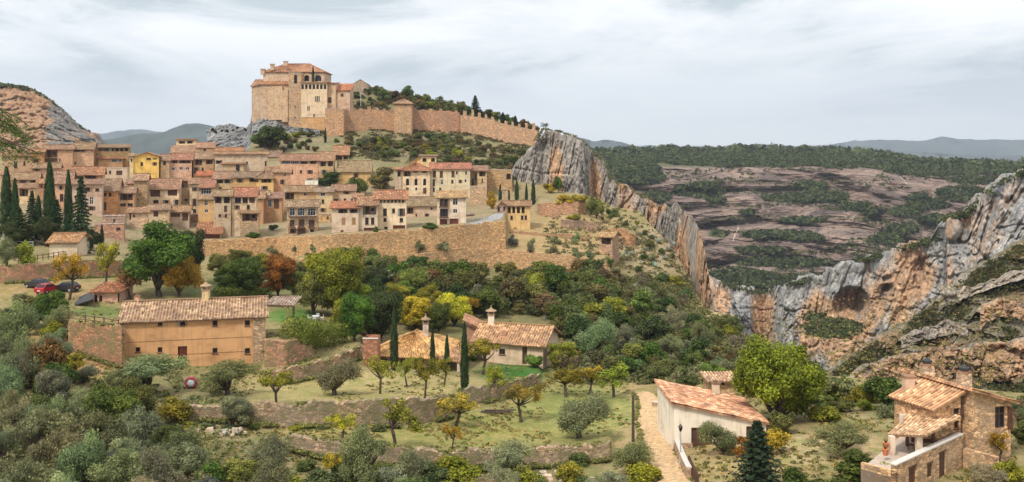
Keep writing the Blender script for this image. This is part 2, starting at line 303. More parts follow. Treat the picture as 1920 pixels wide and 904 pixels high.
# retaining walls: the ground steps up behind them. (px, py_top, py_base) along each; listed far to near
WALLS = [
 ('W_long', [(378, 451, 480), (470, 449, 480), (560, 445, 481), (640, 440, 483), (700, 437, 481), (800, 430, 475), (860, 424, 472), (945, 414, 468)], (.58, .37, .19), RUBBLE,
  'long tall ochre stone retaining wall below the front row of village houses', 'retaining wall', 1.0),
 ('W_lower', [(560, 487, 505), (640, 484, 508), (760, 480, 510), (850, 468, 505), (945, 468, 500), (1040, 478, 512), (1100, 485, 518), (1142, 488, 518)], (.57, .37, .20), RUBBLE,
  'lower ochre stone terrace wall under the olive trees, above the bushy slope', 'retaining wall', .9),
 ('W_rt1', [(1010, 382, 404), (1045, 381, 404), (1098, 379, 402)], (.44, .27, .17), RUBBLE, 'upper right terrace wall below the row of yellow bushes', 'retaining wall', .8),
 ('W_rt2', [(1052, 412, 428), (1090, 415, 428), (1120, 420, 432)], (.38, .27, .20), RUBBLE, 'short greyish terrace wall with plants, above the small stone hut', 'retaining wall', .8),
 ('W_rt3', [(1150, 428, 448), (1175, 432, 462), (1190, 440, 462)], (.48, .28, .15), RUBBLE, 'orange terrace wall right of the small stone hut', 'retaining wall', .8),
 ('W_rt4', [(948, 435, 452), (1000, 437, 456), (1060, 440, 462), (1098, 442, 464)], (.46, .29, .16), RUBBLE, 'ochre terrace wall behind the olive trees, left of the small hut', 'retaining wall', .8),
 ('W_left', [(-60, 498, 530), (0, 500, 532), (60, 497, 528), (120, 492, 522), (190, 490, 520), (240, 494, 515)], (.42, .22, .14), DRYWALL, 'reddish stone bank wall behind the parked red car', 'retaining wall', .9),
 ('W_farm_l', [(130, 604, 655), (160, 607, 668), (200, 611, 682), (226, 613, 690)], (.44, .24, .14), DRYWALL, 'rubble retaining wall joined to the left end of the orange farmhouse', 'retaining wall', .9),
 ('W_farm_r', [(497, 640, 688), (530, 637, 687), (560, 640, 683), (580, 652, 672)], (.46, .26, .17), DRYWALL, 'curved dry stone wall at the right end of the orange farmhouse', 'retaining wall', .9),
 ('W_rub', [(495, 702, 722), (560, 690, 715), (620, 676, 700), (672, 652, 672)], (.50, .33, .24), DRYWALL, 'pale crumbling stone bank climbing along the track right of the farmhouse', 'stone bank', .9),
 ('W_mid_r', [(862, 733, 760), (900, 728, 757), (960, 716, 742), (1010, 706, 722)], (.38, .30, .21), DRYWALL, 'dry stone terrace wall below the green lawn and foremost cypress', 'retaining wall', .7),
 ('W_mid', [(345, 770, 786), (420, 766, 790), (490, 762, 798), (600, 758, 800), (700, 755, 800), (780, 750, 796), (850, 744, 780)], (.38, .29, .20), DRYWALL,
  'long dry stone terrace wall between the two almond fields', 'retaining wall', .7),
 ('W_low', [(540, 822, 842), (600, 828, 858), (700, 834, 870), (760, 842, 876), (830, 850, 880), (930, 848, 880), (1040, 842, 874), (1140, 832, 862)], (.39, .30, .21), DRYWALL,
  'lowest dry stone terrace wall along the bottom of the field', 'retaining wall', .7)]
RR = {}
for nm, pts, c, m, lab, cat, sink in WALLS[::-1]:
    xs = [p[0] for p in pts]; res = []
    i0 = int((xs[0] - TX[0]) // 4); i1 = int((xs[-1] - TX[0]) // 4) + 1
    dws = [TAB[i, int(np.interp(TX[i], xs, [p[2] for p in pts]) - 100)] for i in range(i0, i1 + 1)]
    w_ = min(9, max(1, len(dws) // 3)); pad = np.r_[[2 * dws[0] - v for v in dws[1:w_ + 1][::-1]], dws, [2 * dws[-1] - v for v in dws[-w_ - 1:-1][::-1]]]; dws = np.convolve(np.convolve(pad, np.ones(2 * w_ + 1) / (2 * w_ + 1), 'valid') if len(pad) > 2 * w_ else pad, [1.0], 'same')
    for i in range(i0, i1 + 1):
        px = TX[i]; top = np.interp(px, xs, [p[1] for p in pts]); bas = np.interp(px, xs, [p[2] for p in pts])
        jb = int(bas - 100); jt = int(top - 100); Dw = float(dws[i - i0]); k = max(jt - 34, 1)
        DF = max(TAB[i, k], Dw + 3)
        res.append((px, top, bas, Dw))
        TAB[i, jt:jb + 1] = np.linspace(Dw + 1.3, Dw, jb - jt + 1)
        TAB[i, k:jt + 1] = np.linspace(DF, Dw + 1.3, jt - k + 1)
    RR[nm] = res
# crest of the near ground
TOP = [(-400, 285), (0, 285), (180, 288), (300, 290), (395, 290), (465, 284), (480, 250), (610, 236), (640, 205), (655, 172), (675, 162), (700, 163), (760, 176), (860, 196), (900, 207), (960, 226), (1008, 238),
       (1012, 240), (1020, 352), (1060, 360), (1095, 364), (1130, 376), (1150, 388), (1168, 391), (1200, 396), (1222, 424), (1243, 444), (1262, 465), (1276, 492), (1290, 518), (1302, 546), (1320, 575), (1340, 585), (1375, 590), (1400, 632), (1450, 690), (1560, 705), (1700, 716), (1900, 736), (2400, 760)]
tx_, ty_ = zip(*TOP)
pxs = np.arange(-400, 2401, 5.0); NR = 380
V = []; TC = []
ZONES = [(900, 810, 150, 30, (.30, .27, .095)), (1080, 770, 90, 40, (.29, .29, .10)), (680, 730, 170, 25, (.42, .33, .155)), (420, 790, 120, 30, (.34, .27, .13)), (640, 815, 120, 20, (.34, .29, .11)), (965, 696, 52, 12, (.035, .14, .02)), (960, 705, 40, 10, (.035, .14, .02)),
 (545, 592, 34, 11, (.08, .20, .04)), (190, 585, 45, 8, (.15, .19, .06)), (430, 540, 90, 14, (.12, .14, .05)), (150, 660, 60, 40, (.46, .26, .13)), (30, 680, 60, 40, (.42, .24, .13)), (90, 545, 90, 14, (.38, .25, .13)), (300, 370, 330, 75, (.33, .245, .17)), (700, 390, 260, 50, (.33, .245, .165)),
 (800, 270, 200, 45, (.22, .185, .11)), (760, 190, 130, 30, (.19, .17, .09)), (560, 262, 80, 22, (.25, .21, .14)), (1000, 580, 260, 70, (.19, .16, .08)), (1060, 445, 110, 35, (.44, .29, .16)), (1230, 470, 70, 40, (.40, .30, .2)), (1320, 590, 60, 8, (.50, .37, .2)),
 (1380, 860, 90, 35, (.47, .33, .18)), (1540, 840, 90, 22, (.50, .38, .22)), (1290, 740, 90, 20, (.34, .25, .13)), (250, 850, 300, 90, (.20, .18, .10)), (700, 900, 400, 30, (.24, .21, .10)), (1700, 770, 80, 30, (.33, .28, .15)), (1230, 850, 60, 60, (.40, .30, .16)),
 (1235, 640, 120, 40, (.24, .19, .10))]
for px in pxs:
    t = float(np.interp(px, tx_, ty_)); rows = []
    pys = np.maximum(t, 160 + (1100 - 160) * (np.arange(NR) / (NR - 1))); pys = np.append(pys, [1200, 1350, 1500])
    for py in pys: rows.append((*P(px, py, D(px, py)),))
    p0 = Vector(rows[0]); gorge = px > 1010
    back = [p0 + Vector((p0.x / p0.y * d, d, -dz)) for d, dz in (((60, 130), (14, 45), (4, 12)) if gorge else ((260, 60), (80, 26), (16, 3)))]
    V += [tuple(b) for b in back] + rows
    pa = np.concatenate([[t] * 3, pys]); w0 = .12; acc = np.outer(np.full(len(pa), w0), (.30, .235, .12)); ws = np.full(len(pa), w0)
    for zx, zy, rx, ry, zc in ZONES:
        w = np.exp(-(((px - zx) / rx) ** 2 + ((pa - zy) / ry) ** 2) ** 1.5); acc += np.outer(w, zc); ws += w
    TC.append(acc / ws[:, None])
nr = NR + 6; nc = len(pxs); TC = np.concatenate(TC); TC = np.concatenate([TC, np.ones((len(TC), 1))], 1)
idx = np.arange(nc * nr).reshape(nc, nr)
Q = np.stack([idx[:-1, :-1], idx[:-1, 1:], idx[1:, 1:], idx[1:, :-1]], -1).reshape(-1, 4)
tag(link('ground', npmesh('ground', V, Q, GROUND, True, {'tone': ('POINT', 'FLOAT_COLOR', TC)})), kind='structure')
# the wide valley floor below everything, out to the horizon
mb = MB(); mb.add([(-14000, -3000, -150), (14000, -3000, -150), (14000, 14000, -150), (-14000, 14000, -150)], [(0, 1, 2, 3)])
tag(mb.build('valley_floor', mk_flat('valley_scrub', (.07, .08, .045), .95, .05, .4, .02)), kind='structure')
# the retaining walls themselves
def wall_mesh(res, over=.08, th=.9, sinkm=.8, gap=.35):
    n = len(res); vs = []
    for k, (px, top, bas, Dw) in enumerate(res):
        Yf = Dw - gap; a = P(px, top, Yf); b = P(px, bas, Yf); j = .28 * float(vn(a.x * .8, a.y, 0, 5)) + .2 * float(vn(a.x * 4, a.y, 0, 6)); r = Vector((px - CX, F, 0)).normalized()
        mid = (a + b) / 2 + r * (.08 * float(vn(a.x, 3, 0, 8)))
        vs += [b + Vector((0, 0, -sinkm)) - r * .12, mid, a + Vector((0, 0, over + j)), a + Vector((0, 0, over + j)) + r * th, b + r * th + Vector((0, 0, -sinkm))]
    fs = [(5 * i + q, 5 * i + 5 + q, 5 * i + 5 + (q + 1) % 5, 5 * i + (q + 1) % 5) for i in range(n - 1) for q in range(5)]
    fs += [(4, 3, 2, 1, 0), tuple(5 * (n - 1) + q for q in range(5))]
    mb = MB(); mb.add(vs, fs); return mb
def dense(res, step=.7):
    out = []
    for a, b in zip(res[:-1], res[1:]):
        L = abs(b[0] - a[0]) / F * a[3]; m = max(1, int(L / step))
        out += [tuple(a[i] + (b[i] - a[i]) * k / m for i in range(4)) for k in range(m)]
    return out + [res[-1]]
for nm, pts, c, m, lab, cat, sk in WALLS:
    mb = wall_mesh(dense(RR[nm])); o = sum(mb.v, Vector()) / len(mb.v); o = Vector((o.x, o.y, min(v.z for v in mb.v)))
    w = mb.build('stone_wall', m, None, o, c, sub=o); tag(w, lab, cat, 'stone retaining walls')
# dirt track (centre px, py, half width px) on the ground
def path(pts, mat, lift=.05, side=6):
    vs = []
    dp = []
    for a, b in zip(pts[:-1], pts[1:]):
        for k in range(14): dp.append([a[i] + (b[i] - a[i]) * k / 14 for i in range(3)])
    dp.append(pts[-1])
    for i, (x, y, h) in enumerate(dp):
        for s in range(side + 1):
            u = s / side * 2 - 1; jx = 2.2 * float(vn(i * .5, u * 3, 0, 4)); p = G(x + u * h + jx * abs(u), y); vs.append(p + Vector((0, 0, lift * (1 if abs(u) < 1 else -1.2))) - Vector((p.x, p.y, p.z)).normalized() * .25 * (abs(u) < 1))
    n = side + 1; mb = MB(); mb.add(vs, [(i * n + s, i * n + s + 1, (i + 1) * n + s + 1, (i + 1) * n + s) for i in range(len(dp) - 1) for s in range(side)])
    return tag(mb.build('path', mat, smooth=True), kind='structure')
path([(1203, 735, 18), (1222, 750, 26), (1222, 790, 28), (1235, 840, 30), (1262, 904, 40), (1290, 990, 55)], DIRT)
path([(560, 696, 14), (610, 680, 14), (650, 664, 14), (690, 645, 12)], mk_flat('pale_track', (.55, .40, .27), .95, .1, .2, 1.0))
# ---------------------------------------------------------------- cliffs
def ribbon(name, pairs, nS, nT, mat, amp=1.0, f=(.12, .02), back=True, ridge=1.5, hollow=(), kind='structure', tone=None, power=1.0, ledges=0):
    """a rock face between an upper and a lower line; pairs of ((px,py,Y),(px,py,Y))"""
    A = np.array([[*p[0]] for p in pairs], float); B = np.array([[*p[1]] for p in pairs], float)
    L = np.r_[0, np.cumsum(np.hypot(np.diff(A[:, 0]), np.diff(A[:, 1])) + np.hypot(np.diff(B[:, 0]), np.diff(B[:, 1])))]; s = np.linspace(0, L[-1], nS)
    a = np.stack([np.interp(s, L, A[:, i]) for i in range(3)], 1); b = np.stack([np.interp(s, L, B[:, i]) for i in range(3)], 1)
    t = np.linspace(0, 1, nT)[None, :, None]; q = a[:, None] * (1 - t) + b[:, None] * t
    px, py, Y = q[..., 0], q[..., 1], q[..., 2]
    X = (px - CX) / F * Y; Z = (HY - py) / F * Y
    tt = t[..., 0]; env = np.ones_like(Y)
    def qz(v, k, h=.22): w = v * k; fl = np.floor(w); fr = w - fl; return (fl + np.clip((fr - .5) / h + .5, 0, 1)) / k
    wx = X + 2.5 * vn(X * .05, Y * .05, Z * .08, 15); wz = Z + 3 * vn(X * .08, Y * .08, 0, 16)
    n = amp * (2.6 * qz(vn(wx * f[0], Y * f[0], Z * f[1], 1), 3) + 1.5 * qz(vn(wx * f[0] * 2.7, Y * f[0] * 2.7, Z * f[1] * 4, 2), 3) + .9 * vn(wx * f[0] * 6, Y * f[0] * 6, wz * f[1] * 12, 3) + .5 * vn(X * f[0] * 16, Y * f[0] * 16, Z * f[1] * 60, 4))
    crk = np.clip(1 - np.abs(vn(wx * f[0] * 1.9, Y * f[0] * 1.9, Z * f[1] * .8, 9)) / .10, 0, 1) + .6 * np.clip(1 - np.abs(vn(wx * f[0] * 4.3, Y * f[0] * 4.3, Z * f[1] * 2, 10)) / .12, 0, 1)
    bed = .8 * np.clip(1 - np.abs(vn(X * .03, Y * .03, wz * .14, 13)) / .12, 0, 1)
    n = (n - amp * 1.5 * crk - amp * bed) * np.clip(.25 + tt * 6, 0, 1)
    if ledges:
        zq = Z / 5.5 + .8 * vn(X * .02, Y * .02, 0, 21); n = n - ledges * (zq - np.floor(zq)) ** 3 * np.clip(tt * 5, 0, 1) * (1 + vn(X * .03, Y * .03, 3, 22))
    for hx, hy, rx, ry, dep in hollow:
        k = np.clip(1 - ((px - hx) / rx) ** 2 - ((py - hy) / ry) ** 2, 0, 1); n = n - dep * k ** power
    k = -n / np.hypot(X, Y); X = X * (1 + k); Y2 = Y * (1 + k)
    Z = Z + ridge * np.clip(1 - tt * 5, 0, 1) * (.7 * vn(X * .2, Y * .2, 0, 11) + .5 * vn(X * .7, Y * .7, 0, 12))
    V = np.stack([X, Y2, Z], -1)
    if back:
        V0 = V[:, :1]; b1 = V0 + np.array([0, 3 * amp, -.2 * amp]); sm = V0.copy(); kk_ = 9; sm[kk_:-kk_] = sum(V0[kk_ + j:len(V0) - kk_ + j] for j in range(-kk_, kk_ + 1)) / (2 * kk_ + 1); b2 = sm + np.array([0, 14 * amp, -9 * amp]); V = np.concatenate([b2, b1, V], 1)
    ns, ntt = V.shape[:2]; ix = np.arange(ns * ntt).reshape(ns, ntt)
    Q = np.stack([ix[:-1, :-1], ix[:-1, 1:], ix[1:, 1:], ix[1:, :-1]], -1).reshape(-1, 4)
    tn = np.zeros((ns, ntt))
    if tone: tn[:, ntt - nT:] = tone(px, py)
    return tag(link(name, npmesh(name, V.reshape(-1, 3), Q, mat, False, {'tone': ('POINT', 'FLOAT', tn)})), kind=kind)
def blobs(px, py, L):
    r = np.zeros_like(px)
    for x, y, rx, ry, v in L: r = np.maximum(r, 0) * 1 + v * np.exp(-(((px - x) / rx) ** 2 + ((py - y) / ry) ** 2))
    return np.clip(r, -1, 1)
CR = [(958, 322), (966, 308), (985, 290), (1003, 266), (1018, 243), (1048, 247), (1080, 258), (1095, 268), (1112, 287), (1132, 302), (1142, 333), (1158, 345), (1178, 352), (1198, 366), (1222, 375), (1250, 382), (1278, 394), (1296, 410), (1310, 428), (1320, 462), (1327, 500), (1332, 540), (1340, 580), (1350, 640)]
CF = [(958, 345), (985, 354), (1012, 358), (1020, 356)] + [t for t in TOP if t[0] >= 1060]
CPAIRS = []
for cx0, cy0 in CR:
    yf = float(np.interp(cx0, *zip(*CF))); Yc0 = D(cx0, yf) + (2.5 if cx0 < 1012 else 9)
    CPAIRS.append(((cx0, cy0, Yc0 + 6), (cx0, yf + 45, Yc0)))
ribbon('castle_cliff', CPAIRS, 640, 130, CLIFF, 1.0, (.16, .022), tone=lambda x, y: blobs(x, y, [(1045, 330, 10, 50, .9), (1117, 345, 9, 40, .8), (1095, 395, 10, 20, .8), (1165, 330, 6, 30, .5), (1275, 500, 12, 40, .9), (1320, 560, 12, 50, .7), (1240, 385, 14, 12, .5), (990, 320, 18, 30, -.8)]), ridge=1.6)
ribbon('crag', [((388, 242, 420), (388, 285, 395)), ((402, 236, 420), (402, 285, 395)), ((430, 232, 418), (430, 285, 392)), ((462, 236, 416), (462, 285, 392)), ((469, 230, 410), (469, 288, 385)), ((472, 212, 408), (474, 288, 380)), ((490, 208, 404), (496, 280, 380)), ((512, 222, 398), (515, 275, 380)), ((535, 236, 394), (538, 262, 384)), ((600, 243, 390), (600, 262, 382))],
       260, 70, CRAGM, .5, (.4, .03), tone=lambda x, y: x * 0 - .35, ridge=.8)
ribbon('left_cliff', [((-420, 90, 560), (-420, 290, 480)), ((-150, 120, 560), (-150, 290, 480)), ((0, 160, 560), (0, 290, 480)), ((45, 166, 560), (45, 290, 480)), ((80, 182, 555), (80, 285, 480)), ((108, 205, 550), (108, 285, 485)), ((135, 232, 545), (135, 282, 490)), ((165, 252, 540), (165, 282, 500)), ((190, 268, 540), (190, 284, 510))],
       300, 70, LEFTC, 2.2, (.05, .012), tone=lambda x, y: blobs(x, y, [(25, 225, 60, 50, 1.2), (120, 230, 30, 40, -.5)]), ridge=3)
GPAIRS = [((1318, 520, 520), (1318, 760, 440)), ((1360, 536, 520), (1360, 760, 440)), ((1405, 545, 525), (1405, 760, 440)), ((1432, 552, 540), (1432, 760, 450)), ((1470, 540, 500), (1470, 760, 430)), ((1520, 524, 480), (1520, 760, 400)), ((1560, 512, 460), (1560, 760, 390)), ((1620, 490, 445), (1620, 760, 380)),
 ((1670, 474, 430), (1670, 760, 360)), ((1720, 460, 420), (1720, 740, 350)), ((1768, 448, 410), (1768, 720, 330)), ((1775, 412, 400), (1780, 700, 325)), ((1815, 402, 395), (1815, 680, 320)), ((1840, 375, 390), (1840, 640, 315)), ((1880, 345, 380), (1880, 620, 305)), ((1920, 325, 372), (1920, 600, 300)), ((2050, 280, 350), (2050, 600, 290)), ((2400, 220, 320), (2400, 600, 280))]
GPAIRS = [(a, (b[0], b[1], a[2] - 22 - .1 * (a[2] - b[2]))) for a, b in GPAIRS]
ribbon('gorge_cliff', GPAIRS, 640, 200, CLIFF2, 2.6, (.06, .014), hollow=[(1596, 574, 36, 38, 20), (1664, 543, 12, 10, 6), (1740, 520, 16, 28, 5)], ridge=3.0, power=.6,
       tone=lambda x, y: blobs(x, y, [(1560, 590, 50, 40, .75), (1720, 520, 40, 40, .7), (1430, 600, 18, 60, 1), (1360, 560, 16, 20, .6), (1690, 600, 16, 50, .6), (1560, 650, 40, 30, .7), (1880, 400, 80, 50, -.5), (1640, 500, 40, 20, -.5), (1805, 400, 12, 20, .9)]))
SP = [((1500, 745, 262), (1500, 830, 250)), ((1560, 706, 264), (1560, 830, 246)), ((1600, 672, 266), (1600, 830, 240)), ((1650, 640, 262), (1650, 830, 228)), ((1705, 605, 257), (1705, 830, 214)), ((1755, 572, 252), (1755, 830, 203)), ((1790, 540, 248), (1790, 830, 195)), ((1840, 500, 243), (1840, 830, 186)), ((1920, 455, 237), (1920, 830, 176)), ((2060, 400, 228), (2060, 830, 166)), ((2400, 320, 215), (2400, 840, 150))]
def slope_tab():
    A = np.array([p[0] for p in SP], float); B = np.array([p[1] for p in SP], float)
    def f(px, py):
        a = [np.interp(px, A[:, 0], A[:, i]) for i in (1, 2)]; b = [np.interp(px, B[:, 0], B[:, i]) for i in (1, 2)]
        t = (py - a[0]) / (b[0] - a[0]); return a[1] + (b[1] - a[1]) * t
    return f
slopeY = slope_tab()
ribbon('gorge_slope', SP, 520, 260, CLIFF3, 1.3, (.07, .16), ridge=1.2, ledges=6.5, tone=lambda x, y: blobs(x, y, [(1780, 684, 150, 34, 1.3), (1885, 578, 30, 20, 1.1), (1650, 690, 40, 22, .9), (1700, 640, 60, 20, .5), (1760, 600, 60, 20, -.3), (1860, 510, 90, 25, -.4)]))
def bluff(tops, drop, n1, n2, amp, tn_):
    pr = [((x, y, float(slopeY(x, y + drop * .8)) - 1.0), (x, y + drop, float(slopeY(x, y + drop * .8)) - 3.5)) for x, y in tops]
    ribbon('rock_bluff', pr, n1, n2, BLUFF, amp, (.16, .16), ridge=.9, tone=lambda x, y: x * 0 + tn_)
BLUFF = mk_cliff('orange_bluff_rock', grey=(.30, .27, .235), pale=(.48, .39, .30), orange=(.58, .31, .145), o0=.56, o1=.72, s=1.2)
bluff([(1585, 712), (1630, 690), (1680, 672), (1730, 662), (1790, 655), (1850, 650), (1930, 640), (2060, 620), (2300, 600)], 66, 420, 60, 1.1, .55)
bluff([(1838, 586), (1850, 572), (1880, 563), (1910, 566), (1930, 578)], 32, 110, 36, .7, .7)
bluff([(1690, 640), (1715, 622), (1750, 612), (1790, 604), (1815, 606)], 22, 150, 26, .7, .0)
bluff([(1760, 566), (1800, 548), (1850, 528), (1900, 512), (1960, 500)], 16, 190, 22, .7, -.3)
# far side of the gorge: stepped, layered rock
VEG = [(1180, 297, 110, 26), (1300, 297, 130, 20), (1450, 295, 130, 18), (1600, 300, 110, 18), (1760, 314, 120, 14), (1880, 317, 90, 10), (1190, 336, 60, 14), (1225, 372, 40, 10), (1310, 360, 46, 14), (1345, 378, 26, 8), (1520, 350, 30, 7), (1545, 370, 52, 9), (1605, 388, 36, 9), (1634, 402, 16, 6), (1480, 372, 44, 6), (1700, 398, 34, 9), (1745, 384, 40, 11), (1800, 366, 44, 12), (1440, 440, 62, 9), (1510, 445, 44, 8), (1348, 438, 24, 10),
       (1480, 493, 96, 7), (1385, 523, 50, 13), (1470, 532, 60, 9), (1570, 522, 40, 10), (1690, 432, 30, 8), (1660, 448, 26, 7), (1750, 412, 26, 8), (1400, 398, 24, 6), (1250, 398, 40, 10), (1640, 490, 40, 6), (1830, 340, 40, 6), (1720, 372, 20, 6), (1500, 415, 50, 4), (1420, 470, 50, 4), (1290, 420, 30, 8)]
FT = [(1000, 292), (1090, 290), (1120, 287), (1180, 284), (1250, 282), (1340, 282), (1400, 279), (1460, 280), (1560, 283), (1640, 290), (1720, 303), (1800, 308), (1900, 312), (2000, 316), (2400, 330)]
FYT = [(640, 690), (560, 745), (500, 790), (440, 835), (400, 872), (350, 920), (320, 965), (300, 1040), (275, 1250)]
def farY(px, py): return np.exp(np.interp(py, [p[0] for p in FYT][::-1], [math.log(p[1]) for p in FYT][::-1]))
px_ = np.linspace(1000, 2400, 620)[:, None]; tp = np.interp(px_, *zip(*FT)); tt_ = np.linspace(0, 1, 330)[None, :]; py_ = tp + (640 - tp) * tt_
Y_ = farY(px_, py_); X_ = (px_ - CX) / F * Y_; Z_ = (HY - py_) / F * Y_
low = vn(X_ * .006, Y_ * .006, 0, 3); zz = Z_ + 24 * vn(X_ * .0045, Y_ * .003, 0, 3) + 7 * vn(X_ * .013, Y_ * .01, 0, 4) + 2 * vn(X_ * .05, Y_ * .03, 0, 14)
def saw(v): fr = v - np.floor(v); return fr ** 2.2
msk = np.clip(.5 + .8 * vn(X_ * .02, 5, Z_ * .03, 18), .1, 1)
dY = 4.5 * msk * saw(zz / 13.0) + 2.8 * saw(zz / 4.1 + .3) * np.clip(.5 + vn(X_ * .03, 2, Z_ * .06, 19), 0, 1) + 1.8 * saw(zz / 1.5) + 26 * vn(X_ * .02, Y_ * .01, Z_ * .02, 8) + 42 * vn(X_ * .012, Y_ * .004, Z_ * .01, 5) + 5 * vn(X_ * .05, Y_ * .02, Z_ * .05, 6) + 12 * vn(X_ * .004, 0, 0, 7)
fr_ = zz / 27 - np.floor(zz / 27); dY = dY - 26 * np.sqrt(np.clip(1 - (2 * fr_ - 1) ** 2, 0, 1)) * np.clip(.55 + .7 * vn(X_ * .006, 0, Z_ * .01, 27), .1, 1) - 22 * (1 - np.abs(vn(X_ * .016, 0, Z_ * .006, 28))) ** 2
dY = dY * np.clip(tt_ * 12, 0, 1); dY += 9 * fbm(X_ * .05, Y_ * .05, Z_ * .09, 4, 40)
K = 1 + dY / Y_; FARK = K
def far_at(px, py):
    i = min(max((px - 1000) / 1400 * 619, 0), 618.99); t = float(np.interp(px, *zip(*FT))); j = min(max((py - t) / (640 - t) * 329, 0), 328.99); a, b = int(i), int(j)
    return float(farY(px, py)) * float(FARK[a, b] * (1 - (j - b)) + FARK[a, b + 1] * (j - b))
V = np.stack([X_ * K, Y_ * K, Z_ * K], -1)
V0 = V[:, :1]; V = np.concatenate([V0 + np.array([200, 900, -60]), V0 + np.array([20, 120, -3]), V], 1)
tn = np.zeros(V.shape[:2]); tv = 0
for cx_, cy_, rx_, ry_ in VEG: tv = np.maximum(tv, np.clip(1.6 - 1.2 * (((px_ - cx_) / rx_) ** 2 + ((py_ - cy_) / ry_) ** 2), 0, 1))
tn[:, 2:] = tv; tn[:, :2] = 1
ix = np.arange(V.shape[0] * V.shape[1]).reshape(V.shape[:2]); Q = np.stack([ix[:-1, :-1], ix[:-1, 1:], ix[1:, 1:], ix[1:, :-1]], -1).reshape(-1, 4)
tag(link('far_rock_hill', npmesh('far_rock_hill', V.reshape(-1, 3), Q, STRATA, False, {'tone': ('POINT', 'FLOAT', tn)})), kind='structure')
# mountains
def mountain(name, pts, Y, bottom=330, seed=0):
    pts = sorted(pts); xs = np.linspace(pts[0][0], pts[-1][0], 260); yt = np.interp(xs, *zip(*pts)); V = []
    for j, (t, dy) in enumerate(((0, 1500), (0, 500), (0, 0), (.04, -120), (.12, -300), (.25, -500), (.45, -750), (.7, -950), (1, -1100))):
        py = yt + (bottom - yt) * t + (25 if j == 0 else 6 if j == 1 else 0); YY = Y + dy + 130 * vn(xs * .03, j * 1.3, 0, seed) * (0 < j) + 60 * vn(xs * .09, j * 1.0, 0, seed + 3)
        py = py + 1.0 * vn(xs * .06, 0, 0, seed + 1) + .7 * vn(xs * .3, 0, 0, seed + 2)
        V.append(np.stack([(xs - CX) / F * YY, YY, (HY - py) / F * YY], 1))
    V = np.stack(V, 0); ix = np.arange(V.shape[0] * V.shape[1]).reshape(V.shape[:2]); Q = np.stack([ix[:-1, :-1], ix[1:, :-1], ix[1:, 1:], ix[:-1, 1:]], -1).reshape(-1, 4)
    tag(link(name, npmesh(name, V.reshape(-1, 3), Q, HILLM, True)), kind='structure')
mountain('mountain', [(-900, 262), (-300, 255), (100, 256), (180, 252), (235, 243), (262, 243), (300, 248), (360, 252), (500, 262), (700, 268)], 8200, seed=1)
mountain('mountain', [(-900, 280), (100, 272), (200, 262), (255, 251), (300, 249), (330, 238), (348, 231), (372, 230), (395, 236), (430, 244), (520, 258), (700, 275)], 4300, seed=5)
def gully(pts, w=2.0):
    vs = []
    for a, b in zip(pts[:-1], pts[1:]):
        for k in range(8): x = a[0] + (b[0] - a[0]) * k / 8; y = a[1] + (b[1] - a[1]) * k / 8; p = P(x + 1.2 * float(vn(x, y, 0, 3)), y, far_at(x, y) - 1.5); ww = w * (1 + .6 * float(vn(y * .4, 0, 0, 5))); vs += [p - Vector((ww, 0, 0)), p + Vector((ww, 0, 0))]
    mb = MB(); mb.add(vs, [(2 * i, 2 * i + 1, 2 * i + 3, 2 * i + 2) for i in range(len(vs) // 2 - 1)]); tag(mb.build('gully', GULLY), kind='structure')
GULLY = mk_flat('pale_scree', (.36, .29, .25), .9)
gully([(1374, 452), (1380, 436), (1386, 424)], .7); gully([(1686, 328), (1700, 345), (1706, 352)], .6)
mountain('mountain', [(900, 270), (1060, 254), (1085, 258), (1110, 264), (1135, 263), (1165, 267), (1200, 275), (1260, 286)], 6000, seed=9)
mountain('mountain', [(900, 274), (1150, 272), (1400, 276), (1500, 276), (1560, 271), (1600, 264), (1650, 263), (1700, 263), (1735, 264), (1765, 256), (1800, 261), (1860, 262), (1920, 262), (2200, 255), (2900, 262)], 9000, seed=13)
mountain('mountain', [(1300, 290), (1560, 276), (1620, 274), (1700, 284), (1780, 290), (1900, 292), (2300, 286), (2900, 292)], 6500, seed=17)
# air
mb = MB(); mb.box((-15000, -3500, -151.5), (15000, 15000, 900)); hz_ = mb.build('haze', bpy.data.materials.new('haze'))
hm = hz_.data.materials[0]; hm.use_nodes = True; hm.node_tree.nodes.clear(); pv = hm.node_tree.nodes.new('ShaderNodeVolumePrincipled'); ho = hm.node_tree.nodes.new('ShaderNodeOutputMaterial')
pv.inputs['Color'].default_value = (.74, .85, 1.0, 1); pv.inputs['Density'].default_value = 0.00009; pv.inputs['Anisotropy'].default_value = .2
hm.node_tree.links.new(pv.outputs[0], ho.inputs['Volume']); tag(hz_, kind='stuff')
try: hm.cycles.homogeneous_volume = True
except Exception: pass
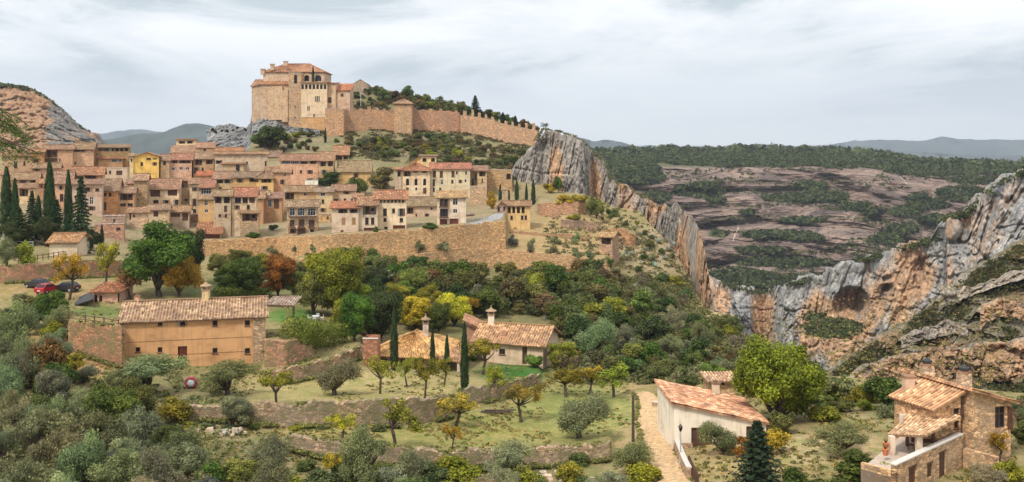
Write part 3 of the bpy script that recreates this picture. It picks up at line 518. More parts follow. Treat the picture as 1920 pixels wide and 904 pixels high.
# ---------------------------------------------------------------- plants: shared meshes, copied with obj.copy()
def cards(cen, nrm, size, r, tint, asp=.6):
    """leaf cards (quads) at cen with normals about nrm"""
    n = len(cen); nrm = nrm / np.maximum(np.linalg.norm(nrm, axis=1, keepdims=True), 1e-6)
    q = r.normal(size=(n, 3)); u = np.cross(nrm, q); u /= np.linalg.norm(u, axis=1, keepdims=True); w = np.cross(nrm, u)
    s = (size * r.uniform(.6, 1.3, n))[:, None]; u = u * s; w = w * s * asp
    V = np.stack([cen - u, cen - w * .9, cen + u, cen + w], 1).reshape(-1, 3)
    return V, np.repeat(tint, 4)
def clump_cloud(cs, rad, nper, size, seed, flat=.85, tintamp=.22, inner=.3, asp=.6):
    r = np.random.default_rng(seed); VV = []; TT = []
    for c, ra in zip(cs, rad):
        n = int(nper * (ra / np.mean(rad)) ** 2); d = r.normal(size=(n, 3)); d /= np.linalg.norm(d, axis=1, keepdims=True)
        k = ra * r.uniform(0, 1, n) ** inner * r.uniform(.75, 1.12, n); p = np.asarray(c) + d * k[:, None] * np.array([1, 1, flat])
        nn = d + r.normal(size=(n, 3)) * .65 + np.array([0, 0, .25]); t = np.clip(.5 + r.normal() * tintamp * .8 + r.normal(size=n) * tintamp, 0, 1)
        v, tt = cards(p, nn, size, r, t, asp); VV.append(v); TT.append(tt)
    V = np.concatenate(VV); return V, np.arange(len(V)).reshape(-1, 4), np.concatenate(TT)
def leafmesh(name, V, Q, T): return npmesh(name, V, Q, LEAF, False, {'tint': ('POINT', 'FLOAT', T)})
def trunkmesh(name, segs, mat, n=6):
    mb = MB()
    for pts, rs in segs: mb.tube(pts, rs, n)
    me = bpy.data.meshes.new(name); me.from_pydata([tuple(v) for v in mb.v], [], mb.f); me.polygons.foreach_set('use_smooth', np.ones(len(me.polygons), bool)); me.materials.append(mat); me.update(); return me
def bez(a, b, bow, n=5):
    a = Vector(a); b = Vector(b); m = (a + b) / 2 + Vector(bow)
    return [a * (1 - t) ** 2 + m * 2 * t * (1 - t) + b * t * t for t in [i / n for i in range(n + 1)]]
TPL = {}
def template(kind, name, W0, H0, crown, trunk): TPL.setdefault(kind, []).append((name, W0, H0, crown, trunk))
def make_round(kind, name, W0, H0, th, ncl, rcl, nper, size, bark, seeds, lean=.3, shell=.55, tw=.16, flat=.85, asp=.6, ta=.22):
    for sd in seeds:
        r = random.Random(sd); cs = []; ra = []
        nL = 3 if ncl < 18 else 5 if ncl < 60 else 9; lobes = []
        for i in range(nL): ag = i * 2.4 + r.uniform(-.5, .5); rr_ = W0 * (.27 if i else .05) * r.uniform(.6, 1.15); lobes.append((math.cos(ag) * rr_, math.sin(ag) * rr_, th + (H0 - th) * (r.uniform(.28, .66) if i else .62), W0 * r.uniform(.17, .27), (H0 - th) * r.uniform(.2, .33)))
        for i in range(ncl):
            lb = lobes[i % nL]; ag = r.uniform(0, 2 * math.pi); z = r.uniform(-.85, 1); k = math.sqrt(max(0, 1 - z * z)); q = r.uniform(shell, 1.0)
            cs.append((lb[0] + k * math.cos(ag) * lb[3] * q, lb[1] + k * math.sin(ag) * lb[3] * q, max(th * .8 + rcl * .3, lb[2] + z * lb[4] * q))); ra.append(rcl * r.uniform(.45, 1.4))
        mx_ = max(c[2] + k * .9 for c, k in zip(cs, ra)); mw_ = max(math.hypot(c[0], c[1]) + k * .85 for c, k in zip(cs, ra)) / (W0 / 2); cs = [(c[0] / mw_, c[1] / mw_, c[2] * H0 / mx_) for c in cs]
        V, Q, T = clump_cloud(cs, ra, nper, size, sd, flat, asp=asp, tintamp=ta); crown = leafmesh('crown', V, Q, T)
        fork = Vector((r.uniform(-lean, lean), r.uniform(-lean, lean), max(th * 1.15, .5))); segs = [(bez((0, 0, -.4), fork, (r.uniform(-.3, .3) * lean, 0, 0), 4), [tw * 1.35, tw * 1.15, tw, tw * .95, tw * .9])]
        for c in r.sample(cs, min(len(cs), 9)): segs.append((bez(fork, c, (r.uniform(-.3, .3), r.uniform(-.3, .3), -.2), 4), [tw * .6, tw * .5, tw * .35, tw * .25, tw * .12]))
        template(kind, name, W0, H0, crown, trunkmesh('trunk', segs, bark))
make_round('olive', 'olive_tree', 5, 4, .55, 34, .68, 340, .095, BARK, (1, 2, 3), tw=.24, asp=.35, ta=.2)
make_round('olive_far', 'olive_tree', 4, 3, .35, 12, .75, 110, .2, BARK, (4, 5), tw=.2, asp=.4)
make_round('broad', 'broadleaf_tree', 7, 8, .6, 74, .95, 330, .135, BARK, (11, 12, 13), tw=.26)
make_round('broad_far', 'broadleaf_tree', 5, 5, .3, 30, .85, 170, .18, BARK, (14, 15, 16), tw=.18)
make_round('almond', 'almond_tree', 4.5, 4.2, 1.5, 20, .48, 95, .10, BARK, (21, 22, 23, 24), lean=.7, shell=.7, tw=.14, ta=.25)
make_round('bush', 'bush', 3, 2.2, .1, 24, .5, 170, .10, BARK, (31, 32, 33, 34), tw=.07)
make_round('bare', 'bare_bush', 3.2, 3.0, .6, 16, .55, 30, .12, PALEBARK, (35, 36), tw=.07)
def make_cypress(kind, name, W0, H0, n, size, seeds, cone=False):
    for sd in seeds:
        r = np.random.default_rng(sd); t = r.uniform(0, 1, n) ** .9; a = r.uniform(0, 2 * math.pi, n)
        if not cone:
            rad = W0 / 2 * np.minimum(1, 1.25 * np.minimum((t + .06) * 5, (1.02 - t) * 1.6) ** .6 * .8) * (1 + .13 * np.sin(a * 3 + t * 17) + .1 * np.sin(a * 5 - t * 31)); z = .15 + t * (H0 - .15); k = r.uniform(.7, 1.05, n)
            nn = np.stack([np.cos(a), np.sin(a), r.normal(size=n) * .3 + .3], 1)
            p = np.stack([np.cos(a) * rad * k, np.sin(a) * rad * k, z], 1); tt = np.clip(.5 + .25 * np.sin(a * 4 + t * 23) * .6 + r.normal(size=n) * .2, 0, 1)
        else:
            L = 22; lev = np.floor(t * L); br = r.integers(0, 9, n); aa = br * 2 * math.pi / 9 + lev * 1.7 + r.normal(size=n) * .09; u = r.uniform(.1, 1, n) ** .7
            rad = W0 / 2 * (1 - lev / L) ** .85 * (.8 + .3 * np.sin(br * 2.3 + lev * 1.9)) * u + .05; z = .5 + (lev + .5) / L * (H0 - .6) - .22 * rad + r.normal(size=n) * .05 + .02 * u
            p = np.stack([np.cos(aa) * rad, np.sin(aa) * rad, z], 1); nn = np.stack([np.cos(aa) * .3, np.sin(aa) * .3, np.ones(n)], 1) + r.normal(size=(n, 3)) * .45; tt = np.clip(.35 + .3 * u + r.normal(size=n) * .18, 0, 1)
        V, T = cards(p, nn, size, r, tt, .5); template(kind, name, W0, H0, leafmesh('crown', V, np.arange(len(V)).reshape(-1, 4), T), trunkmesh('trunk', [([(0, 0, -.3), (0, 0, H0 * .5), (0, 0, H0 * .97)], [.02 * H0, .012 * H0, .004 * H0])], BARK))
make_cypress('cypress', 'cypress_tree', 1.6, 10, 5200, .16, (41, 42))
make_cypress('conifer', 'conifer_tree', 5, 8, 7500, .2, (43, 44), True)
def make_agave():
    for sd in (51, 52):
        r = random.Random(sd); V = []; Q = []
        for k in range(22):
            a = k * 2.4 + r.uniform(-.1, .1); e = r.uniform(.25, 1.25); L = r.uniform(.7, 1.05); c, s = math.cos(a), math.sin(a); w = .09; b = len(V)
            for t, ww in ((0, .7), (.5, 1), (1, .05)):
                x = L * t * math.cos(e) ; z = L * t * math.sin(e) + .05 - .15 * t * t
                V += [(c * x - s * w * ww, s * x + c * w * ww, z), (c * x + s * w * ww, s * x - c * w * ww, z)]
            Q += [(b, b + 1, b + 3, b + 2), (b + 2, b + 3, b + 5, b + 4)]
        template('agave', 'agave_plant', 1.8, 1.1, leafmesh('rosette', V, Q, np.full(len(V), .55)), None)
make_agave()
make_round('big', 'broadleaf_tree', 9, 9, .3, 150, 1.0, 420, .13, BARK, (61,), tw=.3, shell=.6, ta=.28)
LOOK = {'big': ('tree', (.2, .22, .04)), 'olive': ('tree', (.165, .19, .125)), 'olive_far': ('tree', (.155, .18, .12)), 'broad': ('tree', (.12, .17, .035)), 'broad_far': ('tree', (.12, .155, .045)), 'almond': ('tree', (.36, .30, .055)), 'bush': ('bush', (.12, .14, .05)), 'bare': ('bush', (.20, .16, .10)),
        'cypress': ('tree', (.035, .062, .022)), 'conifer': ('tree', (.04, .066, .032)), 'agave': ('plant', (.30, .37, .34))}
COLN = {'grey green': (.20, .215, .118), 'dull green': (.125, .145, .055), 'dark green': (.06, .085, .03), 'green': (.085, .125, .030), 'bright green': (.17, .215, .05), 'yellow green': (.26, .26, .045), 'lime': (.18, .185, .03), 'yellow': (.40, .33, .055), 'golden': (.40, .28, .06), 'orange': (.32, .17, .05), 'rusty': (.20, .125, .05), 'reddish': (.32, .15, .08),
        'brownish': (.17, .125, .06), 'silvery': (.28, .285, .165), 'bluish': (.15, .175, .125), 'olive green': (.16, .165, .055), 'blackish green': (.035, .05, .022), 'blue grey': (.30, .37, .35), 'deep green': (.035, .062, .022)}
PLANTS = []   # everything placed, for the labels
used_tpl = set(); cnt = [0]
def plant(kind, px, base, wpx, hpx, colour=None, label=None, at=None, group=None, rs=0.0, sink=.12):
    """px, base: foot of the plant in photograph pixels; wpx, hpx its width and height there"""
    v = TPL[kind]; cnt[0] += 1; name, W0, H0, cm, tm = v[(cnt[0] * 7 + int(px)) % len(v)]
    loc = at if at is not None else G(px, base); sc = loc.y / F
    loc = loc - Vector((0, 0, sink)); cat, cdef = LOOK[kind]; col = COLN[colour] if colour else cdef
    o = empty(name, loc, None, cat, group, rz=random.uniform(0, 6.28)); sx = wpx * sc / W0; o.scale = (sx, sx, hpx * sc / H0)
    c = bpy.data.objects.new('rosette' if kind == 'agave' else 'crown', cm); C.objects.link(c); c.parent = o; c.color = (*[x * random.uniform(.88, 1.12) for x in col], 1)
    if tm: t = bpy.data.objects.new('trunk', tm); C.objects.link(t); t.parent = o
    PLANTS.append([o, kind, colour, px, base - hpx / 2, base, wpx, hpx, label]); return o
# --- hand-placed trees: kind, foot px, foot py, width, height, colour, label
HAND = [
 ('broad', 300, 556, 150, 150, 'green', 'big leafy green tree above the tiled brick shed, largest tree beside the village'), ('broad', 352, 530, 75, 105, 'dark green', 'dark green tree leaning against the right side of the biggest green tree'),
 ('broad', 335, 556, 88, 90, 'golden', 'golden orange autumn tree above the ridge of the orange farmhouse'), ('almond', 128, 563, 66, 88, 'yellow', 'yellow tree beside the parked red car'), ('almond', 197, 541, 60, 85, 'yellow green', 'thin yellow green tree behind the brick shed'),
 ('almond', 246, 560, 55, 60, 'reddish', 'thin reddish tree over the roof of the brick shed'), ('bush', 50, 495, 46, 45, 'yellow green', 'yellow green bush left of the small cream outbuilding'), ('olive', 14, 500, 50, 60, 'grey green', 'grey olive at the left edge, above the reddish bank wall'),
 ('broad', 456, 556, 80, 78, 'green', 'green round tree left of the rust orange tree'), ('broad', 521, 556, 72, 84, 'orange', 'rust orange autumn tree, behind the timber pergola'), ('broad', 628, 596, 115, 140, 'yellow green', 'tall yellow green tree behind the white garden furniture'),
 ('broad', 590, 590, 75, 90, 'olive green', 'olive green tree between the rust orange tree and the tall yellow green one'), ('broad', 665, 640, 80, 95, 'green', 'green tree just right of the clipped hedge'), ('broad', 712, 640, 90, 100, 'dark green', 'dark green tree behind the tallest cypress of the hipped cottage'),
 ('broad', 782, 622, 88, 72, 'yellow', 'yellow tree behind the chimney of the hipped cottage'), ('broad', 850, 612, 80, 66, 'yellow', 'yellow tree between the two tiled cottages, in the grove behind'), ('broad', 758, 572, 60, 50, 'bright green', 'bright green tree in the grove above the hipped cottage'),
 ('broad', 822, 625, 50, 60, 'green', 'green tree beside the yellow grove trees, right of the cottage chimney'), ('almond', 880, 600, 40, 45, 'golden', 'small golden tree above the left end of the red tiled cottage'),
 ('cypress', 739, 694, 16, 121, None, 'tall cypress in front of the hipped cottage roof, leftmost of three there'), ('cypress', 811, 694, 11, 76, None, 'short cypress in front of the hipped cottage, second from left'), ('cypress', 838, 696, 11, 70, None, 'short cypress at the porch corner of the hipped cottage'),
 ('cypress', 871, 735, 16, 132, None, 'tallest foreground cypress standing left of the green lawn'),
 ('olive', 628, 741, 100, 74, 'grey green', 'olive tree on the upper field, nearest to the foot of the stone bank'), ('olive', 428, 741, 118, 72, 'grey green', 'olive tree in front of the farmhouse door, right of centre'), ('bush', 545, 700, 40, 16, 'dull green', 'low bush on the bank above the pale track'),
 ('olive', 440, 803, 90, 68, 'grey green', 'lone olive below the farmhouse, at the left end of the long terrace wall'), ('olive', 278, 738, 150, 80, 'grey green', 'broad olive covering the lower left of the orange farmhouse'), ('olive', 225, 745, 80, 60, 'grey green', 'olive in front of the farmhouse left corner'),
 ('almond', 520, 763, 70, 66, 'yellow green', 'almond tree with dark leaning trunk at the left end of the upper field'), ('almond', 712, 738, 58, 70, 'yellow green', 'almond tree in the upper field with slanting trunk, below the hipped cottage'), ('almond', 765, 726, 42, 55, 'yellow green', 'slim almond tree in the upper field, below the cottage eave'),
 ('almond', 795, 750, 62, 80, 'yellow green', 'almond tree with dark upright trunk at the edge of the long terrace wall'), ('almond', 833, 722, 44, 52, 'yellow green', 'small almond tree in front of the cottage porch'), ('almond', 742, 838, 85, 85, 'yellow green', 'almond tree with a long branch reaching right, in the lower field'),
 ('almond', 852, 800, 84, 62, 'golden', 'golden almond tree forking in front of the long terrace wall'), ('almond', 846, 842, 42, 48, 'golden', 'small golden almond standing in the middle of the lower field'), ('almond', 640, 822, 65, 46, 'yellow', 'yellow low almond leaning on the long terrace wall, left part'),
 ('almond', 905, 702, 78, 64, 'yellow green', 'almond tree at the left edge of the green lawn'), ('almond', 978, 792, 75, 72, 'golden', 'almond with crooked trunk below the lawn, right of the golden one'), ('almond', 1062, 745, 80, 55, 'yellow green', 'leftmost almond on the rim of the rounded field'),
 ('almond', 1105, 740, 65, 55, 'yellow', 'second almond on the rim of the rounded field'), ('almond', 1150, 745, 78, 62, 'yellow green', 'rightmost almond on the rim of the rounded field, near the pole'), ('olive', 1088, 822, 124, 88, 'grey green', 'large round olive standing alone in the right part of the lower field'),
 ('almond', 930, 735, 55, 45, 'yellow green', 'small almond on the terrace just below the lawn'), ('broad', 1055, 695, 70, 58, 'yellow green', 'yellow green tree against the white gable of the red tiled cottage'), ('bush', 1005, 690, 45, 26, 'bright green', 'bright green shrub in front of the red tiled cottage wall'),
 ('bush', 955, 680, 30, 36, 'reddish', 'purple red shrub climbing on the red tiled cottage wall'), ('bush', 890, 672, 60, 30, 'yellow green', 'yellow green shrub under the left eave of the red tiled cottage'), ('bush', 990, 672, 20, 22, 'green', 'small green shrub by the cottage wall beside the lawn'),
 ('big', 1458, 795, 178, 178, 'lime', 'huge yellow green tree behind the white shed house'), ('conifer', 1420, 912, 112, 128, None, 'dark pointed conifer at the bottom edge, in front of the white shed house'), ('olive', 1352, 852, 92, 68, 'grey green', 'olive tree in front of the brown garage door of the white shed house'),
 ('olive', 1578, 852, 132, 66, 'grey green', 'wide spreading olive in the bare yard left of the stone villa'), ('almond', 1337, 732, 52, 50, 'bright green', 'bright yellow green little tree beside the low stone shed'), ('bush', 1450, 852, 80, 52, 'golden', 'golden bush between the white shed house and the conifer'),
 ('bush', 1395, 855, 50, 40, 'orange', 'orange brown bush in front of the white shed house right corner'), ('bush', 1472, 815, 55, 45, 'olive green', 'olive green bush beyond the golden one'), ('broad_far', 1568, 752, 75, 55, 'grey green', 'grey green tree on the rim right of the huge yellow green tree'),
 ('broad_far', 1660, 770, 95, 72, 'green', 'green tree on the rim left of the stone villa'), ('broad_far', 1620, 765, 55, 48, 'yellow green', 'yellow green bush tree between two rim trees left of the villa'), ('bush', 1550, 790, 80, 34, 'yellow green', 'low yellow green bushes behind the wide yard olive'),
 ('bush', 1600, 895, 130, 52, 'green', 'dark green low shrub in the yard, left of the villa terrace'), ('bush', 1655, 905, 70, 40, 'yellow green', 'yellow green shrub against the villa terrace wall'), ('almond', 1872, 870, 62, 62, 'yellow', 'yellow vine-like shrub in front of the villa tall window'),
 ('bush', 1895, 905, 80, 45, 'yellow green', 'yellow green shrub at the bottom right corner'), ('olive', 1850, 925, 90, 60, 'silvery', 'silvery olive at the bottom right, below the villa'), ('olive', 1910, 800, 40, 60, 'grey green', 'grey tree at the right edge behind the villa'),
 ('olive', 678, 920, 112, 130, 'grey green', 'big dense olive at the bottom edge, before the lowest terrace wall'), ('olive', 770, 925, 85, 88, 'grey green', 'olive just right of the big dense one at the bottom edge'), ('olive', 505, 925, 105, 118, 'grey green', 'thin olive showing bare limbs at the bottom edge, left of the dense one'),
 ('olive', 1180, 888, 98, 72, 'grey green', 'grey olive left of the dirt track, below the pole'), ('bush', 1200, 915, 90, 48, 'yellow green', 'yellow green bush at the bottom beside the dirt track'), ('almond', 845, 895, 65, 42, 'golden', 'golden almond in front of the lowest terrace wall'),
 ('olive', 945, 935, 90, 62, 'silvery', 'silvery olive rising from the bottom edge under the lowest wall'), ('almond', 630, 900, 50, 50, 'yellow', 'yellow thin tree between the bottom olives'), ('bush', 325, 790, 80, 50, 'yellow green', 'yellow green almond-like shrub below the broad farmhouse olive'),
 ('broad', 95, 615, 80, 75, 'green', 'green tree below the parked red car, left of the rail fence'), ('bush', 100, 640, 50, 44, 'yellow green', 'small yellow green bush below that green tree'), ('olive', 30, 672, 110, 115, 'grey green', 'large grey olive at the left edge, level with the farmhouse'),
 ('bush', 85, 725, 95, 100, 'rusty', 'rust brown thicket left of the farmhouse retaining wall'), ('olive', 45, 730, 60, 80, 'grey green', 'grey olive between the left edge and the rust brown thicket'), ('broad', 205, 840, 125, 120, 'green', 'dark green bushy tree in the lower left thicket'), ('broad', 320, 870, 75, 80, 'dark green', 'dark green shrub tree right of the lower left thicket'),
 ('broad_far', 512, 282, 84, 48, 'dark green', 'dark green tree on the slope directly under the church'), ('broad_far', 488, 276, 40, 26, 'green', 'small green tree under the grey crag'), ('broad_far', 620, 352, 54, 32, 'dark green', 'dark green tree in the village above the shop-window house'), ('broad_far', 672, 368, 46, 38, 'green', 'green tree in the village left of the bare grey tree'),
 ('broad_far', 720, 356, 58, 46, 'olive green', 'greyish green tree right below the big village roof'), ('bush', 560, 346, 20, 12, 'green', 'little green bush on the terrace of the long pink village house'), ('bush', 310, 330, 26, 16, 'green', 'little bush right of the yellow village house'), ('bush', 340, 330, 30, 14, 'green', 'low bush in front of the cream house beside the yellow one'),
 ('bush', 200, 312, 26, 14, 'bright green', 'bright green bush under the long gallery building'), ('bush', 206, 400, 20, 18, 'dark green', 'dark bush in the village lane at left'), ('bush', 472, 446, 32, 12, 'green', 'low green hedge on top of the long wall by the stone bay house'), ('bush', 514, 432, 22, 12, 'green', 'small green bush on top of the long wall, left of the balcony house'),
 ('bush', 705, 438, 12, 16, 'green', 'small tree by the garage on top of the long wall'), ('bush', 803, 430, 40, 14, 'green', 'green hedge on the long wall near the two-garage house'), ('bush', 852, 362, 24, 14, 'dark green', 'palm-like dark shrub under the long cream house'),
 ('broad_far', 922, 392, 26, 36, 'golden', 'green and golden small tree left of the open-galleried ochre house'), ('cypress', 938, 386, 7, 42, None, 'cypress left of the brick pillar, in the row of dark cypresses'), ('cypress', 969, 378, 8, 42, None, 'second cypress right of the brick pillar'), ('cypress', 987, 378, 6, 34, None, 'thin cypress in the middle of the row of dark cypresses'),
 ('cypress', 1000, 384, 9, 48, None, 'tallest cypress at the right end of the row of dark cypresses'), ('cypress', 953, 380, 7, 30, None, 'short cypress hard against the brick pillar'), ('broad_far', 962, 318, 30, 26, 'dark green', 'dark green tree right of the arched tan ruin, upper one'), ('broad_far', 985, 332, 42, 28, 'green', 'green tree below the grey foot of the castle cliff'), ('broad_far', 950, 350, 56, 22, 'dark green', 'dark green tree below the arched tan ruin'),
 ('broad_far', 1047, 362, 20, 34, 'green', 'green tree against the castle cliff above the yellow bushes'), ('bush', 1028, 362, 30, 20, 'golden', 'golden bush left of the green tree against the castle cliff'), ('bush', 1058, 382, 44, 18, 'yellow', 'yellow bush on the upper right terrace, left one'), ('bush', 1090, 384, 40, 20, 'golden', 'golden bush on the upper right terrace, right one'),
 ('broad_far', 1118, 410, 40, 44, 'olive green', 'dull green tree at the right end of the yellow bushes'), ('bush', 1078, 412, 36, 12, 'yellow green', 'low yellow green bush above the grey terrace wall'), ('bush', 1145, 410, 30, 20, 'dull green', 'dull green bush at the foot of the castle cliff'), ('olive_far', 1148, 448, 24, 16, 'silvery', 'small silvery olive right of the stone hut roof'),
 ('cypress', 191, 463, 8, 43, None, 'thin cypress in front of the left village wall'), ('cypress', 212, 444, 6, 28, None, 'smallest thin cypress in front of the left village wall'), ('cypress', 149, 312, 9, 33, None, 'lone cypress between the upper left village houses'),
 ('cypress', 12, 446, 24, 134, None, 'broad cypress at the left edge, first of the dark trees'), ('cypress', 28, 446, 18, 112, None, 'cypress second from the left edge among the dark trees'), ('cypress', 93, 448, 24, 146, None, 'tallest dark cypress in the left group, before the village'), ('cypress', 128, 450, 17, 132, None, 'slender cypress just right of the tallest one in the left group'),
 ('conifer', 152, 476, 62, 148, None, 'wide dark conifer at the right end of the left dark trees'), ('conifer', 60, 452, 46, 96, None, 'dark conifer between the two left cypress pairs'), ('conifer', 106, 462, 56, 90, None, 'dark conifer in front of the tallest left cypress'), ('cypress', 72, 450, 16, 84, None, 'smaller cypress hidden among the left conifers'),
 ('conifer', 36, 458, 60, 70, 'dark green', 'low dark green conifer in the left group, in front of the broad cypress'), ('conifer', 130, 470, 50, 70, None, 'short dark conifer between the widest conifer and the tallest cypress'), ('broad', 84, 462, 60, 60, 'dark green', 'round dark green tree low in the left conifer group'), ('broad', 20, 462, 50, 50, 'dark green', 'dark green tree at the foot of the leftmost cypress'), ('broad', 172, 470, 44, 44, 'dark green', 'dark green tree right of the widest left conifer'),
 ('conifer', 891, 224, 34, 46, None, 'tall dark conifer rising behind the castle wall'), ('conifer', 943, 238, 24, 28, None, 'small dark conifer behind the battlements, middle of three'), ('conifer', 966, 242, 20, 26, None, 'small dark conifer behind the battlements, rightmost of three'), ('bare', 1022, 244, 20, 16, None, 'leafless small tree at the right end of the castle wall'),
 ('cypress', 610, 268, 5, 28, None, 'slim cypress at the corner of the castle outer wall'),
 ('broad', 425, 545, 50, 32, 'dark green', 'dark low tree above the farmhouse chimney at right'), ('broad', 560, 562, 60, 60, 'olive green', 'olive green tree above the pergola'), ('broad', 1455, 740, 90, 50, 'dull green', 'dull green tree top behind the huge yellow green tree'),
]
for k, x, b, w, h, c_, lab in HAND: plant(k, x, b, w * (1.2 if k == 'almond' else 1), h * (1.08 if k == 'almond' else 1), c_, lab)
for x, y in [(786, 469), (834, 470)]: plant('olive_far', x, y, 27 if x < 800 else 34, 21, 'grey green', at=G(x, y) - Vector((0, 1.5, 0)))
for x, y, w, h in [(960, 462, 25, 24), (998, 462, 20, 17), (993, 477, 20, 24), (1036, 478, 30, 19), (1042, 458, 24, 18), (1082, 458, 30, 22), (1080, 486, 32, 22), (1104, 486, 26, 18), (508, 476, 32, 18), (556, 474, 20, 17), (588, 474, 34, 20), (645, 470, 24, 14), (436, 478, 28, 15)]:
    plant('olive_far', x, y, w, h, 'bluish' if random.random() < .4 else 'grey green')
# --- thickets: separate plants set out by area (polygon in photograph pixels, spacing)
def inpoly(x, y, pl):
    r = False; j = len(pl) - 1
    for i in range(len(pl)):
        if (pl[i][1] > y) != (pl[j][1] > y) and x < (pl[j][0] - pl[i][0]) * (y - pl[i][1]) / (pl[j][1] - pl[i][1]) + pl[i][0]: r = not r
        j = i
    return r
def scatter(pl, n, sp, mix, seed, wr=(28, 46), asp=(.65, .95), avoid=()):
    r = random.Random(seed); got = []; xs = [p[0] for p in pl]; ys = [p[1] for p in pl]; tries = 0
    while len(got) < n and tries < n * 60:
        tries += 1; x = r.uniform(min(xs), max(xs)); y = r.uniform(min(ys), max(ys))
        if not inpoly(x, y, pl) or any(((x - a) / 1.0) ** 2 + ((y - b) * 1.6) ** 2 < sp * sp for a, b in got): continue
        if any(a[0] < x < a[2] and a[1] < y < a[3] for a in avoid): continue
        got.append((x, y)); k = r.random(); acc = 0
        for kind, c_, p in mix:
            acc += p
            if k <= acc: break
        per = max(1 + (y - 650) / 700, .72); w = r.uniform(*wr) * per; plant(kind, x, y, w, w * r.uniform(*asp) * (.8 if kind == 'bush' else 1), c_)
GROVE = [('broad_far', 'olive green', .3), ('broad_far', 'dull green', .22), ('broad_far', 'brownish', .07), ('broad_far', 'green', .2), ('broad_far', 'yellow green', .06), ('bush', 'dull green', .09), ('olive_far', 'grey green', .06)]
scatter([(690, 515), (860, 520), (1140, 530), (1180, 610), (1050, 640), (1030, 600), (900, 600), (880, 560), (700, 560)], 88, 17, GROVE, 1, (34, 82), (.65, .95))
scatter([(1060, 600), (1180, 580), (1330, 620), (1330, 690), (1150, 700), (1070, 660)], 14, 34, [('broad_far', 'dark green', .3), ('olive', 'grey green', .4), ('broad_far', 'bright green', .3)], 108, (52, 80), (.7, .95))
GR2 = [('broad', 'green', .3), ('broad', 'dark green', .3), ('broad', 'yellow green', .15), ('broad', 'olive green', .25)]
scatter([(600, 560), (700, 548), (900, 590), (880, 618), (800, 628), (690, 642), (650, 625)], 18, 24, GR2, 101, (52, 84), (.8, 1.1))
scatter([(395, 500), (470, 505), (640, 510), (640, 550), (540, 552), (400, 548)], 13, 28, GR2, 102, (46, 70), (.7, .95))
scatter([(380, 486), (470, 492), (690, 495), (690, 545), (560, 548), (400, 540)], 22, 20, [('bush', 'dull green', .4), ('broad_far', 'olive green', .35), ('bush', 'yellow green', .25)], 104, (28, 46))
scatter([(0, 575), (60, 560), (125, 600), (120, 690), (40, 690), (0, 690)], 12, 24, [('olive', 'grey green', .6), ('bush', 'dull green', .4)], 105, (44, 70))
scatter([(350, 798), (560, 805), (800, 805), (800, 812), (350, 806)], 9, 30, [('bush', 'dull green', .6), ('bush', 'yellow green', .4)], 106, (18, 30), (.4, .6))
scatter([(560, 868), (800, 884), (1120, 868), (1120, 880), (800, 896), (560, 880)], 14, 28, [('bush', 'dull green', .5), ('bush', 'olive green', .5)], 107, (22, 40), (.4, .7))
SLOPE = [('bush', 'dull green', .24), ('broad_far', 'dull green', .14), ('olive_far', 'grey green', .22), ('bush', 'brownish', .12), ('bare', None, .06), ('bush', 'rusty', .025), ('broad_far', 'green', .08), ('bush', 'silvery', .08), ('bush', 'yellow green', .035)]
scatter([(1130, 500), (1260, 520), (1300, 570), (1290, 600), (1180, 600), (1130, 560)], 26, 17, SLOPE, 2, (24, 44), avoid=[(1225, 465, 1262, 520)])
scatter([(1060, 620), (1180, 605), (1380, 610), (1395, 660), (1400, 720), (1240, 735), (1190, 700), (1080, 690)], 92, 16, SLOPE, 3, (28, 50), (.6, .9), avoid=[(1255, 575, 1390, 612)])
scatter([(1060, 680), (1240, 690), (1250, 720), (1060, 715)], 16, 20, SLOPE, 33, (40, 60), (.6, .9))
scatter([(1120, 395), (1180, 405), (1270, 495), (1215, 500), (1150, 470)], 20, 15, SLOPE, 4, (16, 30))
scatter([(390, 485), (500, 488), (700, 490), (700, 530), (560, 530), (400, 530)], 24, 22, [('broad_far', 'dull green', .35), ('bush', 'dark green', .2), ('broad_far', 'green', .25), ('bush', 'olive green', .2)], 5, (30, 52), (.55, .85))
BL2 = [('bush', 'yellow green', .3), ('olive', 'silvery', .3), ('bush', 'dull green', .4)]
scatter([(480, 905), (640, 900), (900, 905), (1150, 900), (1160, 950), (500, 960)], 20, 36, BL2, 103, (46, 76), (.5, .85))
BL = [('olive', 'grey green', .52), ('olive', 'silvery', .22), ('bush', 'green', .08), ('broad', 'olive green', .07), ('bush', 'rusty', .03), ('bare', None, .04), ('olive', 'bluish', .04)]
scatter([(0, 770), (110, 760), (190, 800), (300, 810), (330, 880), (430, 880), (480, 940), (560, 1000), (0, 1010)], 36, 42, BL, 6, (58, 96), (.75, 1.1))
scatter([(0, 700), (40, 690), (110, 760), (0, 790)], 6, 38, BL, 66, (60, 85), (.8, 1.1))
scatter([(110, 690), (220, 720), (240, 760), (140, 760)], 4, 30, [('bush', 'yellow green', .5), ('olive', 'grey green', .5)], 67, (50, 70), (.5, .8))
scatter([(560, 940), (1160, 930), (1160, 985), (560, 990)], 12, 45, [('bush', 'yellow green', .4), ('olive', 'silvery', .3), ('bush', 'dull green', .3)], 7, (50, 80), (.5, .8))
scatter([(1440, 720), (1560, 740), (1690, 760), (1690, 790), (1540, 775), (1440, 760)], 16, 22, [('bush', 'olive green', .4), ('bush', 'yellow green', .2), ('olive_far', 'grey green', .4)], 8, (34, 52), (.5, .8))
scatter([(1900, 760), (1990, 760), (1990, 850), (1900, 850)], 5, 24, SLOPE, 81, (40, 60))
scatter([(1480, 905), (1600, 930), (1560, 960), (1470, 950)], 4, 30, [('bush', 'green', 1)], 82, (50, 60))
HILL = [('bush', 'dull green', .35), ('bush', 'olive green', .2), ('bush', 'brownish', .2), ('bush', 'yellow green', .12), ('bare', None, .13)]
